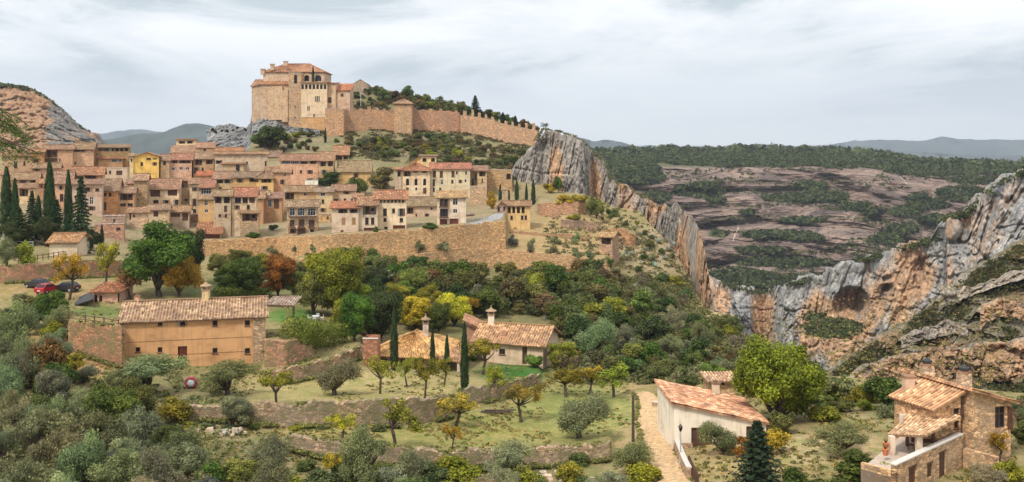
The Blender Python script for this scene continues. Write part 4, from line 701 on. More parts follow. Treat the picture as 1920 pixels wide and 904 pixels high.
scatter([(650, 268), (760, 262), (880, 262), (990, 290), (960, 330), (850, 305), (720, 300)], 60, 12, HILL, 9, (22, 40), (.55, .85))
scatter([(655, 180), (760, 185), (860, 203), (900, 212), (900, 222), (770, 210), (660, 205)], 20, 11, HILL, 10, (20, 32), (.6, .9))
scatter([(660, 172), (760, 182), (900, 214), (1008, 244), (1000, 250), (880, 222), (720, 190)], 26, 12, HILL, 12, (26, 46), (.6, 1.0))
scatter([(480, 258), (545, 250), (640, 262), (640, 286), (480, 286)], 22, 11, HILL, 14, (18, 32))
scatter([(650, 262), (720, 262), (860, 285), (860, 300), (720, 285), (650, 280)], 14, 13, [('bush', 'yellow green', .5), ('bush', 'olive green', .5)], 141, (26, 42), (.5, .8))
scatter([(392, 244), (465, 240), (460, 246), (395, 250)], 7, 9, [('bush', 'blackish green', 1)], 15, (10, 16))
for x, y, w in [(1236, 456, 26), (1252, 470, 24), (1262, 460, 20), (1290, 470, 20), (1245, 486, 22), (1205, 440, 18), (1190, 432, 20), (1225, 445, 18), (1203, 525, 24), (1190, 540, 20), (1280, 560, 18), (1170, 480, 22), (1185, 478, 20), (1047, 440, 14), (1320, 612, 18), (1340, 612, 18), (1360, 610, 20), (1300, 615, 18), (1128, 588, 16), (1020, 600, 14), (1270, 448, 22), (1212, 470, 22), (1228, 500, 24)]: plant('agave', x, y, w, w * .62, 'blue grey')
# --- scrub too small and dense to count: one object per hillside
def scrub(name, pts, size, cols_, nper, seed, leaf=.35, flat=.75):
    r = np.random.default_rng(seed); n = len(pts); VV = []; TT = []; CC = []
    d = r.normal(size=(n, nper, 3)); d /= np.linalg.norm(d, axis=2, keepdims=True); d[..., 2] = np.abs(d[..., 2]) * .9
    s = (size * r.uniform(.5, 1.4, n))[:, None, None]; cen = (np.asarray(pts)[:, None] + d * s * r.uniform(.7, 1.1, (n, nper, 1)) * np.array([1, 1, flat])).reshape(-1, 3)
    nn = (d + r.normal(size=d.shape) * .5).reshape(-1, 3); t = np.clip(np.repeat(.5 + r.normal(size=n) * .2, nper) + r.normal(size=n * nper) * .15, 0, 1)
    V, T = cards(cen, nn, leaf * size, r, t, .7); o = link(name, leafmesh(name, V, np.arange(len(V)).reshape(-1, 4), T)); o.color = (*cols_, 1); return tag(o, kind='stuff')
def pts_by(fn, boxes, n, seed, lift=0):
    r = np.random.default_rng(seed); out = []
    for (cx_, cy_, rx_, ry_), m in zip(boxes, n):
        for _ in range(m):
            a = r.uniform(0, 6.28); q = math.sqrt(r.uniform(0, 1)); px = cx_ + rx_ * q * math.cos(a); py = cy_ + ry_ * q * math.sin(a); Y = fn(px, py)
            if Y: p = P(px, py, Y); out.append((p.x, p.y, p.z + lift))
    return out
def farfn(px, py):
    t = np.interp(px, *zip(*FT))
    return far_at(px, max(py, t)) - 1 if py > t - 1 else None
def wild(px, py):
    Y = farfn(px, py)
    if Y is None: return None
    tv = max(1.25 - ((px - a) / c_) ** 2 - ((py - b) / d_) ** 2 for a, b, c_, d_ in VEG); p = P(px, py, Y)
    q_ = .95 * float(fbm(p.x * .012, p.y * .006, p.z * .05, 3, 90)); return Y if tv + q_ > .42 else None
BIG = [(a, b, c_ * 1.15, d_ * 1.2) for a, b, c_, d_ in VEG] + [(1500, 430, 450, 150)]
scrub('far_woodland_scrub', pts_by(wild, BIG, [int(v[2] * v[3] * .55) for v in VEG] + [9000], 1), 4.1, (.07, .088, .042), 11, 5, .42)
def ledge(px, py):
    Y = farfn(px, py)
    if Y is None: return None
    p = P(px, py, Y); return Y if float(fbm(p.x * .01, p.y * .004, p.z * .22, 3, 93)) > .24 else None
scrub('ledge_scrub', pts_by(ledge, [(1500, 440, 450, 150)], [7500], 4), 2.2, (.085, .095, .045), 10, 55, .42)
tops = []
for px in np.arange(1100, 2000, 1.7):
    t = float(np.interp(px, *zip(*FT))); t0 = t + random.uniform(-1, 6); p = P(px, t0, far_at(px, max(t0, t + 1)) + random.uniform(-8, 14)); tops.append((p.x, p.y, p.z - .5))
scrub('skyline_woodland', tops, 7, (.075, .095, .045), 18, 6, .4, .9)
rs_ = np.random.default_rng(9); sp_ = []
for _ in range(9000):
    px = rs_.uniform(1530, 2100); t = float(np.interp(px, [p[0][0] for p in SP], [p[0][1] for p in SP])); py = rs_.uniform(t, 790)
    dens = .22 + .75 * float(vn(px * .018, py * .04, 0, 31)) + (.4 if py < t + 40 + (px - 1560) * .12 else -.12) - 1.2 * math.exp(-(((px - 1790) / 130) ** 2 + ((py - 682) / 26) ** 2)) - .6 * math.exp(-(((px - 1760) / 90) ** 2 + ((py - 615) / 18) ** 2))
    if rs_.uniform() < dens: p = P(px, py, float(slopeY(px, py))); sp_.append((p.x, p.y, p.z + .1))
k_ = len(sp_) // 3
scrub('slope_scrub', sp_[:2 * k_], 1.0, (.07, .08, .032), 22, 7, .3); scrub('slope_scrub', sp_[2 * k_:], .8, (.16, .13, .05), 18, 8, .3)
gp = []
for _ in range(1500):
    px = rs_.uniform(1320, 2000); t = float(np.interp(px, [p[0][0] for p in GPAIRS], [p[0][1] for p in GPAIRS])); Yt = float(np.interp(px, [p[0][0] for p in GPAIRS], [p[0][2] for p in GPAIRS]))
    if float(vn(px * .03, 0, 0, 44)) > -.25: dd = rs_.uniform(-2, 30); p = P(px, t, Yt + dd); gp.append((p.x, p.y, p.z - .3 * 1 + dd * .02))
gp += pts_by(lambda x, y: 385 + (y - 600) * -.4, [(1562, 618, 50, 16), (1530, 600, 14, 10), (1740, 470, 30, 12), (1800, 470, 14, 16), (1770, 465, 20, 12)], [260, 30, 0, 0, 0], 3)
scrub('gorge_rim_scrub', gp, 2.3, (.08, .095, .04), 22, 10, .3)
hp = []
for _ in range(6500):
    px = rs_.uniform(560, 1010); py = rs_.uniform(165, 330); t = float(np.interp(px, tx_, ty_))
    if py < t + 2 or (py > 262 + 40 * (px - 640) / 300 and px < 640) or py > 300 + (px - 700) * .1: continue
    if float(vn(px * .05, py * .1, 0, 61)) > -.3: p = G(px, py); hp.append(tuple(p))
lc = [tuple(P(x, float(np.interp(x, [-150, 0, 45, 80, 108, 135, 165], [120, 160, 166, 182, 205, 232, 252])) + 1, 560 + random.uniform(-3, 12))) for x in np.arange(-60, 165, .55)]
scrub('cliff_top_scrub', lc, 2.2, (.09, .095, .045), 18, 19, .35)
scrub('castle_hill_scrub', hp, .95, (.115, .108, .05), 20, 11, .3)
hp = []
for _ in range(1500):
    px = rs_.uniform(1020, 1340); py = rs_.uniform(380, 600); 
    if py > float(np.interp(px, tx_, ty_)) + 3: p = G(px, py); hp.append(tuple(p))
for _ in range(160):
    i = rs_.integers(3, 14); u = rs_.uniform(); a, b = CPAIRS[i][0], CPAIRS[i + 1][0]; p = P(a[0] * (1 - u) + b[0] * u, a[1] * (1 - u) + b[1] * u, a[2] * (1 - u) + b[2] * u + rs_.uniform(0, 6)); hp.append(tuple(p))
hp2 = []
for _ in range(5500):
    px = rs_.uniform(690, 1400); py = rs_.uniform(520, 720)
    if py > float(np.interp(px, tx_, ty_)) + 4 and not (px < 1060 and py > 590): p = G(px, py); hp2.append(tuple(p))
scrub('hillside_scrub', hp, .8, (.155, .145, .07), 20, 12, .3); scrub('hillside_undergrowth', hp2, .95, (.135, .135, .06), 22, 15, .28)
hp3 = []
for _ in range(16000):
    px = rs_.uniform(0, 1900); py = rs_.uniform(560, 960)
    if float(vn(px * .02, py * .04, 0, 71)) > -.25 and not (1180 < px < 1300): hp3.append(tuple(G(px, py)))
scrub('weeds', hp3[::2], .3, (.17, .17, .06), 12, 16, .4, .5); scrub('dry_grass', hp3[1::2], .26, (.40, .31, .14), 12, 18, .4, .5)
ww_ = []
for nm in ('W_mid', 'W_low', 'W_mid_r', 'W_rub', 'W_farm_l', 'W_farm_r', 'W_left'):
    for a, b in zip(RR[nm][:-1], RR[nm][1:]):
        for _ in range(7):
            u = rs_.uniform(); px = a[0] + (b[0] - a[0]) * u; Yw_ = a[3] + (b[3] - a[3]) * u
            p = P(px, a[1], Yw_ + rs_.uniform(-.1, .8)) if rs_.uniform() < .4 else P(px, a[2], Yw_ - rs_.uniform(.3, 1.3))
            if float(vn(px * .03, a[1] * .1, 0, 77)) > -.3: ww_.append(tuple(p))
for y_ in np.arange(738, 960, 1.2):
    cxp = float(np.interp(y_, [735, 750, 790, 840, 904, 990], [1203, 1222, 1222, 1235, 1262, 1290])); hw = float(np.interp(y_, [735, 750, 790, 840, 904, 990], [18, 26, 28, 30, 40, 55]))
    for s_ in (-1, 1):
        if rs_.uniform() < .6: ww_.append(tuple(G(cxp + s_ * hw * rs_.uniform(.85, 1.12), y_)))
scrub('wall_foot_weeds', ww_, .34, (.19, .18, .075), 18, 20, .35, .9)
hp4 = [tuple(G(rs_.uniform(0, 440), rs_.uniform(690, 990))) for _ in range(700)]
scrub('thicket_undergrowth', hp4, .6, (.15, .15, .07), 24, 17, .3)
# ---------------------------------------------------------------- buildings
Z3 = Vector((0, 0, 1))
def plane_pt(px, py, O, d):
    """where the line of sight through (px, py) meets the vertical plane through O along d"""
    k = (px - CX) / F; u = (k * O.y - O.x) / (d.x - k * d.y); Y = O.y + u * d.y
    return u, (HY - py) / F * Y
def wall_panel(mb, O, d, L, z0, zA, zB, holes=(), dep=.22):
    """upright wall from O along d, length L, with openings (u0,u1,z0,z1,depth); inside is to the left of d"""
    n = Vector((-d.y, d.x, 0)); zt = min(zA, zB); q = lambda u, z, y=0.0: Vector((O.x, O.y, 0)) + d * u + n * y + Z3 * z
    hs = [(max(h[0], .06), min(h[1], L - .06), max(h[2], z0), min(h[3], zt - .03), h[4]) for h in holes]
    hs = [h for h in hs if h[1] - h[0] > .08 and h[3] - h[2] > .08]
    us = sorted({0.0, L} | {h[0] for h in hs} | {h[1] for h in hs}); zs = sorted({z0, zt} | {h[2] for h in hs} | {h[3] for h in hs})
    for a, b in zip(us[:-1], us[1:]):
        for c, e_ in zip(zs[:-1], zs[1:]):
            um, zm = (a + b) / 2, (c + e_) / 2
            if any(h[0] < um < h[1] and h[2] < zm < h[3] for h in hs): continue
            mb.add([q(a, c), q(b, c), q(b, e_), q(a, e_)], [(0, 1, 2, 3)])
    for a, b, c, e_, dp in hs:
        mb.add([q(a, c), q(b, c), q(b, e_), q(a, e_), q(a, c, dp), q(b, c, dp), q(b, e_, dp), q(a, e_, dp)], [(0, 4, 5, 1), (1, 5, 6, 2), (2, 6, 7, 3), (3, 7, 4, 0), (4, 7, 6, 5)])
    if abs(zA - zB) > .01:
        mb.add([q(0, zt), q(L, zt), q(L, zB) if zB > zA else q(0, zA)], [(0, 1, 2)])
    return hs
def roof_slab(mb, a, b, c, d_, th=.16, pitch=.38, amp=.08, wob=.05):
    """tiled slope: a,b = eave left,right; c,d_ = ridge right,left"""
    W_ = max((b - a).length, (c - d_).length); H_ = max((d_ - a).length, (c - b).length); n = (b - a).cross(d_ - a)
    if n.length < 1e-6: n = (b - a).cross(c - a)
    n.normalize(); n = n if n.z > 0 else -n; nu = max(4, min(int(W_ / pitch * 4), 420)); nv = max(3, int(H_ / 1.2)); vs = []; uv = []
    for j in range(nv + 1):
        v = j / nv
        for i in range(nu + 1):
            u = i / nu; p = (a * (1 - u) + b * u) * (1 - v) + (d_ * (1 - u) + c * u) * v
            h = amp * math.cos(u * W_ / pitch * 2 * math.pi) + wob * math.sin(p.x * .9 + p.y * 1.3) * math.sin(p.x * .37 - p.y * .5 + 2) - .06 * math.sin(u * math.pi) * math.sin(v * 3.14)
            vs.append(p + n * h); uv.append((u * W_, v * H_))
    m = nu + 1; fs = [(j * m + i, j * m + i + 1, (j + 1) * m + i + 1, (j + 1) * m + i) for j in range(nv) for i in range(nu)]
    mb.add(vs, fs, uv)
    # underside and edges
    e0 = vs[0:m]; bot = [p - n * th for p in e0]; mb.add(e0 + bot, [(i, m + i, m + i + 1, i + 1) for i in range(m - 1)], [(i * .36, 0) for i in range(2 * m)])
    t = th; A, B, Cc, Dd = a, b, c, d_
    mb.add([A, B, Cc, Dd, A - n * t, B - n * t, Cc - n * t, Dd - n * t], [(4, 7, 6, 5), (1, 5, 6, 2), (2, 6, 7, 3), (3, 7, 4, 0)], [(0, 0), (W_, 0), (W_, H_), (0, H_)] * 2)
def ridge_cap(mb, a, b, r=.13):
    n = max(2, int((b - a).length / .45)); pts = [a + (b - a) * i / n + Z3 * .05 for i in range(n + 1)]; mb.tube(pts, [r * (1.0 if i % 2 else .85) for i in range(n + 1)], 6)
ROOFC = [(.40, .245, .15), (.37, .245, .155), (.42, .275, .17), (.34, .23, .155), (.43, .235, .135), (.37, .27, .185)]
HOUSES = []; GREYWOOD = mk_flat('grey_painted_wood', (.22, .23, .22), .7)
def opening(kind, root, base, O, d, hs, dep, styl):
    """window / door / shutter / loggia filling one hole"""
    a, b, c, e_, dp = hs; n = Vector((-d.y, d.x, 0)); q = lambda u, z, y: Vector((O.x, O.y, 0)) + d * u + n * y + Z3 * z
    w = b - a; h = e_ - c; cen = q((a + b) / 2, c, dp); R = (d, n)
    def bx(mb, u0, u1, z0, z1, y0, y1): mb.box((u0, y0, z0), (u1, y1, z1), R, Vector((O.x, O.y, 0)))
    loc = cen - base
    if kind in 'wg':
        srnd = random.Random(int(cen.x * 13 + cen.z * 7)); mb = MB(); t = min(.09, w * .12); y0, y1 = dp - .10, dp - .03
        for r_ in ((a, a + t, c, e_), (b - t, b, c, e_), (a + t, b - t, c, c + t), (a + t, b - t, e_ - t, e_)): bx(mb, *r_, y0, y1)
        k = max(1, round(w / 1.0)) if w > .75 else 0
        for i in range(1, k + 1): um = a + w * i / (k + 1); bx(mb, um - t * .4, um + t * .4, c + t, e_ - t, y0 + .005, y1 - .005)
        if h > 1.5: bx(mb, a + t, b - t, c + h * .62, c + h * .62 + t * .7, y0 + .008, y1 - .008)
        if h > .5 and kind == 'w': bx(mb, a - .08, b + .08, c - .09, c - .002, -.09, .06)
        f = mb.build('window', {'w': WOOD, 'g': WHITE}[kind] if styl is None else styl, root, loc, sub=cen)
        p = MB(); bx(p, a + t * .6, b - t * .6, c + t * .6, e_ - t * .6, y1 - .035, y1 - .02); p.build('pane', GLASS, f, None, sub=cen)
        if kind == 'w' and .6 < w < 1.7 and srnd.random() < .4:
            for s0, s1 in ((a - w * .48, a - .03), (b + .03, b + w * .48)): sm_ = MB(); bx(sm_, s0, s1, c, e_, -.06, -.012); sm_.build('shutter', srnd.choice([WOOD, PALEWOOD, WOOD, GREYWOOD]), f, None, sub=cen)
    elif kind in 'dsG':
        mb = MB(); m = {'d': WOOD, 's': PALEWOOD, 'G': REDWOOD}[kind]; k = max(2, int(w / .28)); y = dp - .09
        for i in range(k): u0 = a + w * i / k; bx(mb, u0 + .012, u0 + w / k - .012, c, e_, y, y + .05 + .01 * (i % 2))
        o = mb.build({'d': 'door', 's': 'shutter', 'G': 'garage_door'}[kind], m, root, loc, sub=cen)
        if kind != 's': p = MB(); p.tube([q(b - w * .15, c + h * .45, y - .07), q(b - w * .15, c + h * .45 + .2, y - .07)], .025, 5); p.build('handle', IRON, o, None, sub=cen)
    elif kind == 'o':
        mb = MB(); zb = c; hr = min(1.0, h * .45)
        bx(mb, a, b, zb + hr - .06, zb + hr, .06, .13); k = max(3, int(w / .22))
        for i in range(k + 1): u = a + .02 + (w - .04) * i / k; bx(mb, u - .014, u + .014, zb, zb + hr - .06, .08, .11)
        mb.build('railing', IRON, root, loc, sub=cen)
        if w > 2.2:
            k = int(w / 2.0) + 1
            for i in range(1, k): p = MB(); u = a + w * i / k; bx(p, u - .12, u + .12, zb, e_ - .01, .14, .34); p.build('post', WOOD, root, loc, sub=cen)
        p = MB(); bx(p, a + w * .18, a + w * .5, c + .003, min(c + 2.1, e_ - .15), dp - .06, dp - .02); dd = p.build('door', WOOD, root, loc, sub=cen)
        p = MB(); bx(p, a + w * .6, a + w * .82, c + h * .35, c + h * .75, dp - .05, dp - .02); p.build('pane', GLASS, root, loc, sub=cen)
    elif kind == 'a':    # arched opening: dark recess with an arch ring
        mb = MB(); r_ = w / 2; k = 10; um = (a + b) / 2; zc = e_ - r_
        for i in range(k):
            t0, t1 = math.pi * i / k, math.pi * (i + 1) / k
            pi = [(um + r_ * math.cos(t), zc + r_ * math.sin(t)) for t in (t0, t1)]; po = [(um + (r_ + .0) * (1 if math.cos(t) > 0 else -1) * 1.0, e_) for t in (t0, t1)]
            vs = [q(x, z, y) for y in (-.02, .25) for x, z in (pi[0], pi[1], po[1], po[0])]; mb.add(vs, [(0, 1, 2, 3), (0, 4, 5, 1)])
        mb.build('arch', root_mat(root), root, loc, root['_c'] if '_c' in root else None, sub=cen)
        p = MB(); bx(p, a, b, c, e_, dp - .05, dp - .02); p.build('pane', GLASS, root, loc, sub=cen)
def root_mat(r): return {'stucco': STUCCO, 'plain': PLAIN, 'rubble': RUBBLE}[r['_m']]
def chimney(root, rf, base, p, w=.7, h=1.3, mat=None, col=(.45, .33, .24), cap=True, fancy=False):
    mb = MB(); mb.box((p.x - w / 2, p.y - w / 2, p.z - .8), (p.x + w / 2, p.y + w / 2, p.z + h)); c = mb.build('chimney', mat or STUCCO, rf, p - base - rf.location, col, sub=p)
    k = MB()
    if fancy:
        k.box((p.x - w * .62, p.y - w * .62, p.z + h + .002), (p.x + w * .62, p.y + w * .62, p.z + h + .12))
        for sx in (-1, 1):
            for sy in (-1, 1): k.box((p.x + sx * w * .42 - .09, p.y + sy * w * .42 - .09, p.z + h + .122), (p.x + sx * w * .42 + .09, p.y + sy * w * .42 + .09, p.z + h + .55))
        k.tube([p + Z3 * (h + .55), p + Z3 * (h + .68), p + Z3 * (h + .8), p + Z3 * (h + 1.15)], [w * .95, w * .85, w * .4, .05], 8); k.tube([p + Z3 * (h + 1.15), p + Z3 * (h + 1.3), p + Z3 * (h + 1.42)], [.06, .12, .03], 6)
        k.build('chimney_cap', TILE, c, None, (.62, .48, .33), sub=p)
    elif cap:
        k.box((p.x - w * .62, p.y - w * .62, p.z + h + .003), (p.x + w * .62, p.y + w * .62, p.z + h + .1)); k.box((p.x - w * .3, p.y - w * .3, p.z + h + .1), (p.x + w * .3, p.y + w * .3, p.z + h + .3)); k.build('chimney_cap', TILE, c, None, (.5, .3, .2), sub=p)
    return c
def H(label, x0, x1, eave, base, rh, roof='G', col=(.5, .37, .26), wins=(), Y=None, ybase=None, dep=None, yaw=0.0, mat='stucco', T=None, rcol=None, over=.55, name='village_house', cat='house', chim=0, styl=None, slope=.33, roofname='roof', cx=None, pitch=.38, group='houses of the hillside village', walls2=None, ridge_in=0, fwd=0):
    """a building from its outline in the photograph: wall x0..x1, eave and base lines, ridge line rh. T=(ox,oy,s) maps zoomed coordinates"""
    if T:
        fx = lambda x: T[0] + x / T[2]; fy = lambda y: T[1] + y / T[2]
    else: fx = fy = lambda v: v
    X0, X1 = fx(x0), fx(x1); EL, ER = (fy(eave[0]), fy(eave[1])) if isinstance(eave, tuple) else (fy(eave), fy(eave)); B = fy(base); Rr = fy(rh)
    xm = (X0 + X1) / 2; yaw = .8 * math.degrees(math.atan((CX - xm) / F)) if (yaw == 0 and name == 'village_house') else yaw; 
    yb_ = fy(ybase) if ybase else B
    if 378 < xm < 945 and group and name == 'village_house': yb_ = min(yb_, float(np.interp(xm, [378, 470, 560, 640, 700, 800, 860, 945], [451, 449, 445, 440, 437, 430, 424, 414])) - 3)
    Yw = D(xm, yb_) + (1.2 + abs(X1 - X0) * .05 if yb_ > 405 else 0); Yc = (Yw - fwd if fwd else max(Y, Yw)) if (Y and name == 'village_house' and yb_ > 405 and xm < 1100) else (Y or Yw); O = P(xm, B, Yc); d = Vector((math.cos(math.radians(yaw)), math.sin(math.radians(yaw)), 0)); n = Vector((-d.y, d.x, 0))
    u0, zl = plane_pt(X0, EL, O, d); u1, zr = plane_pt(X1, ER, O, d); L = u1 - u0; A = Vector((O.x, O.y, 0)) + d * u0
    zb = O.z; z0 = zb - 3.0
    if not isinstance(eave, tuple): zl = zr = (zl + zr) / 2
    c_ = random.Random(int(X0 * 7 + EL * 3)); tn_ = c_.uniform(.86, 1.12); col = (col[0] * tn_, col[1] * tn_ * c_.uniform(.94, 1.04), col[2] * tn_ * c_.uniform(.86, 1.08)) if name == 'village_house' else col; rc = rcol or c_.choice(ROOFC); rc = tuple(v * c_.uniform(.9, 1.1) for v in rc)
    root = empty(name, (O.x, O.y, zb), label, cat, group); root['_m'] = mat; root['_c'] = col; base_ = Vector((O.x, O.y, zb))
    WM_ = root_mat(root); body = MB(); holes = []
    for w in wins:
        k = w[0]; a, zt = plane_pt(fx(w[1]), fy(w[2]), A, d); b, zbo = plane_pt(fx(w[3]), fy(w[4]), A, d)
        holes.append((a, b, zbo, zt, {'w': .24, 'g': .2, 'd': .3, 'G': .3, 's': .12, 'o': 2.3, 'a': .7}[k], k))
    # depth of the house from the visible height of the roof
    def half(z): return (z - (zl + zr) / 2)
    sl = slope; kk = (HY - Rr) / F
    if roof in 'GF':
        hd = (kk * Yc - (zl + zr) / 2) / (sl - kk) if sl > kk else 4; hd = min(max(hd, 1.2), 9.0 if roof == 'G' else 14); zR = kk * (Yc + hd); zR = max(zR, (zl + zr) / 2 + .15 * hd) if roof == 'G' else zR
        Dp = dep or (hd * 2 if roof == 'G' else hd)
    elif roof == 'T': Dp = dep or 7.0
    else: Dp = dep or 8.0
    q = lambda u, y, z: A + d * u + n * y + Z3 * z
    hs = wall_panel(body, A, d, L, z0, zl, zr, [h[:5] for h in holes])
    valid = []
    for h in holes:
        g = (max(h[0], .06), min(h[1], L - .06), max(h[2], z0), min(h[3], min(zl, zr) - .03), h[4])
        if g[1] - g[0] > .08 and g[3] - g[2] > .08: valid.append((g, h[5]))
    rf = None; RM = MB(); o = over
    if roof == 'G':
        for uu, s in ((0, -1), (L, 1)): body.add([q(uu, 0, z0), q(uu, Dp, z0), q(uu, Dp, zl), q(uu, 0, zl), q(uu, Dp / 2, zR)], [(0, 1, 2, 4, 3)])
        body.add([q(0, Dp, z0), q(L, Dp, z0), q(L, Dp, zr), q(0, Dp, zl)], [(0, 1, 2, 3)])
        s_ = (zR - zl) / (Dp / 2); zo = -s_ * o
        roof_slab(RM, q(-o, -o, zl + zo + .1), q(L + o, -o, zr + zo + .1), q(L + o - ridge_in, Dp / 2, zR + .1), q(-o + ridge_in, Dp / 2, zR + .1), pitch=pitch)
        roof_slab(RM, q(L + o, Dp + o, zr + zo + .1), q(-o, Dp + o, zl + zo + .1), q(-o + ridge_in, Dp / 2, zR + .1), q(L + o - ridge_in, Dp / 2, zR + .1), pitch=pitch)
        ridge_cap(RM, q(-o + ridge_in, Dp / 2, zR + .13), q(L + o - ridge_in, Dp / 2, zR + .13)); top = q(L * .5, Dp / 2, zR)
    elif roof == 'F':
        for uu in (0, L): body.add([q(uu, 0, z0), q(uu, Dp, z0), q(uu, Dp, zR), q(uu, 0, zl if uu == 0 else zr)], [(0, 1, 2, 3)])
        body.add([q(0, Dp, z0), q(L, Dp, z0), q(L, Dp, zR), q(0, Dp, zR)], [(0, 1, 2, 3)])
        s_ = (zR - (zl + zr) / 2) / Dp; roof_slab(RM, q(-o, -o, zl - s_ * o + .1), q(L + o, -o, zr - s_ * o + .1), q(L + o, Dp + .2, zR + .1), q(-o, Dp + .2, zR + .1), pitch=pitch); top = q(L * .5, Dp * .8, zR)
    elif roof == 'A':
        zp = kk * Yc; 
        for yy in (0, Dp): body.add([q(0, yy, zl), q(L, yy, zr), q(L / 2, yy, zp)], [(0, 1, 2)])
        for uu in (0, L): body.add([q(uu, 0, z0), q(uu, Dp, z0), q(uu, Dp, zl), q(uu, 0, zl)], [(0, 1, 2, 3)])
        body.add([q(0, Dp, z0), q(L, Dp, z0), q(L, Dp, zr), q(0, Dp, zl)], [(0, 1, 2, 3)]); s_ = (zp - zl) / (L / 2)
        roof_slab(RM, q(-o, Dp + o, zl - s_ * o + .1), q(-o, -o, zl - s_ * o + .1), q(L / 2, -o, zp + .1), q(L / 2, Dp + o, zp + .1), pitch=pitch)
        roof_slab(RM, q(L + o, -o, zr - s_ * o + .1), q(L + o, Dp + o, zr - s_ * o + .1), q(L / 2, Dp + o, zp + .1), q(L / 2, -o, zp + .1), pitch=pitch); ridge_cap(RM, q(L / 2, -o, zp + .14), q(L / 2, Dp + o, zp + .14)); top = q(L * .5, Dp * .5, zp)
    elif roof == 'R' or roof == 'L':
        body.add([q(0, 0, z0), q(0, Dp, z0), q(0, Dp, zl), q(0, 0, zl)], [(0, 1, 2, 3)]); body.add([q(L, 0, z0), q(L, Dp, z0), q(L, Dp, zr), q(L, 0, zr)], [(0, 1, 2, 3)])
        body.add([q(0, Dp, z0), q(L, Dp, z0), q(L, Dp, zr), q(0, Dp, zl)], [(0, 1, 2, 3)]); s_ = (zl - zr) / L
        lo = (q(L + o, -o, zr - s_ * o + .1), q(L + o, Dp + o, zr - s_ * o + .1)); hi = (q(-o, Dp + o, zl + s_ * o + .1), q(-o, -o, zl + s_ * o + .1))
        if roof == 'R': roof_slab(RM, lo[0], lo[1], hi[0], hi[1], pitch=pitch)
        else: roof_slab(RM, hi[0], hi[1], lo[0], lo[1], pitch=pitch)
        top = q(L * .4, Dp * .5, max(zl, zr) - .3)
    elif roof == 'H':
        zp = kk * (Yc + Dp / 2); body.add([q(0, 0, z0), q(0, Dp, z0), q(0, Dp, zl), q(0, 0, zl)], [(0, 1, 2, 3)]); body.add([q(L, 0, z0), q(L, Dp, z0), q(L, Dp, zr), q(L, 0, zr)], [(0, 1, 2, 3)]); body.add([q(0, Dp, z0), q(L, Dp, z0), q(L, Dp, zr), q(0, Dp, zl)], [(0, 1, 2, 3)])
        h2 = min(Dp, L) / 2; s_ = (zp - zl) / h2; ze = zl - s_ * o + .1; E = [q(-o, -o, ze), q(L + o, -o, ze), q(L + o, Dp + o, ze), q(-o, Dp + o, ze)]
        if L >= Dp: r0, r1 = q(h2, Dp / 2, zp + .1), q(L - h2, Dp / 2, zp + .1); roof_slab(RM, E[0], E[1], r1, r0, pitch=pitch); roof_slab(RM, E[1], E[2], r1, r1, pitch=pitch); roof_slab(RM, E[2], E[3], r0, r1, pitch=pitch); roof_slab(RM, E[3], E[0], r0, r0, pitch=pitch)
        else: r0, r1 = q(L / 2, h2, zp + .1), q(L / 2, Dp - h2, zp + .1); roof_slab(RM, E[0], E[1], r0, r0, pitch=pitch); roof_slab(RM, E[1], E[2], r1, r0, pitch=pitch); roof_slab(RM, E[2], E[3], r1, r1, pitch=pitch); roof_slab(RM, E[3], E[0], r0, r1, pitch=pitch)
        if (r1 - r0).length > .3: ridge_cap(RM, r0 + Z3 * .05, r1 + Z3 * .05)
        ridge_cap(RM, E[0] + Z3 * .03, r0 + Z3 * .03, .1); ridge_cap(RM, E[1] + Z3 * .03, r1 if L >= Dp else r0 + Z3 * .03, .1); top = q(L * .5, Dp * .5, zp)
    elif roof == 'T':
        for uu in (0, L): body.add([q(uu, 0, z0), q(uu, Dp, z0), q(uu, Dp, zl if uu == 0 else zr), q(uu, 0, zl if uu == 0 else zr)], [(0, 1, 2, 3)])
        body.add([q(0, Dp, z0), q(L, Dp, z0), q(L, Dp, zr), q(0, Dp, zl)], [(0, 1, 2, 3)]); zt = min(zl, zr) - .5; body.add([q(0, 0, zt), q(L, 0, zt), q(L, Dp, zt), q(0, Dp, zt)], [(0, 1, 2, 3)])
        RM.box((-.08, -.1, 0), (L + .08, .3, .1), (d, n), q(0, 0, zl + .002) if abs(zl - zr) < .05 else q(0, 0, zl + .002)); top = q(L * .5, Dp * .5, zl)
        if abs(zl - zr) > .05: RM = MB(); RM.add([q(0, -.1, zl + .01), q(L, -.1, zr + .01), q(L, .3, zr + .01), q(0, .3, zl + .01), q(0, -.1, zl + .12), q(L, -.1, zr + .12), q(L, .3, zr + .12), q(0, .3, zl + .12)], [(0, 3, 2, 1), (4, 5, 6, 7), (0, 1, 5, 4), (1, 2, 6, 5), (2, 3, 7, 6), (3, 0, 4, 7)])
    body.build('wall', WM_, root, None, col, sub=base_)
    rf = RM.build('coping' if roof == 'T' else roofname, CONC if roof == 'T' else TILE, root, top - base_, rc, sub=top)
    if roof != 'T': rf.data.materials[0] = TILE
    for k in range(chim): rr = random.Random(k + int(X0)); chimney(root, rf, top, top + d * (L * (rr.uniform(-.38, .38))) + n * rr.uniform(-.6, .6) - Z3 * .2, rr.uniform(.5, .8), rr.uniform(.8, 1.4), col=col)
    for h, k in valid: opening(k, root, base_, A, d, h, h[4], styl)
    del root['_m']; del root['_c']
    HOUSES.append((root, label, X0, X1, min(EL, ER), B)); root['px'] = 0; del root['px']
    return root, base_, A, d, n, L, (zb, zl, zr), top, rf
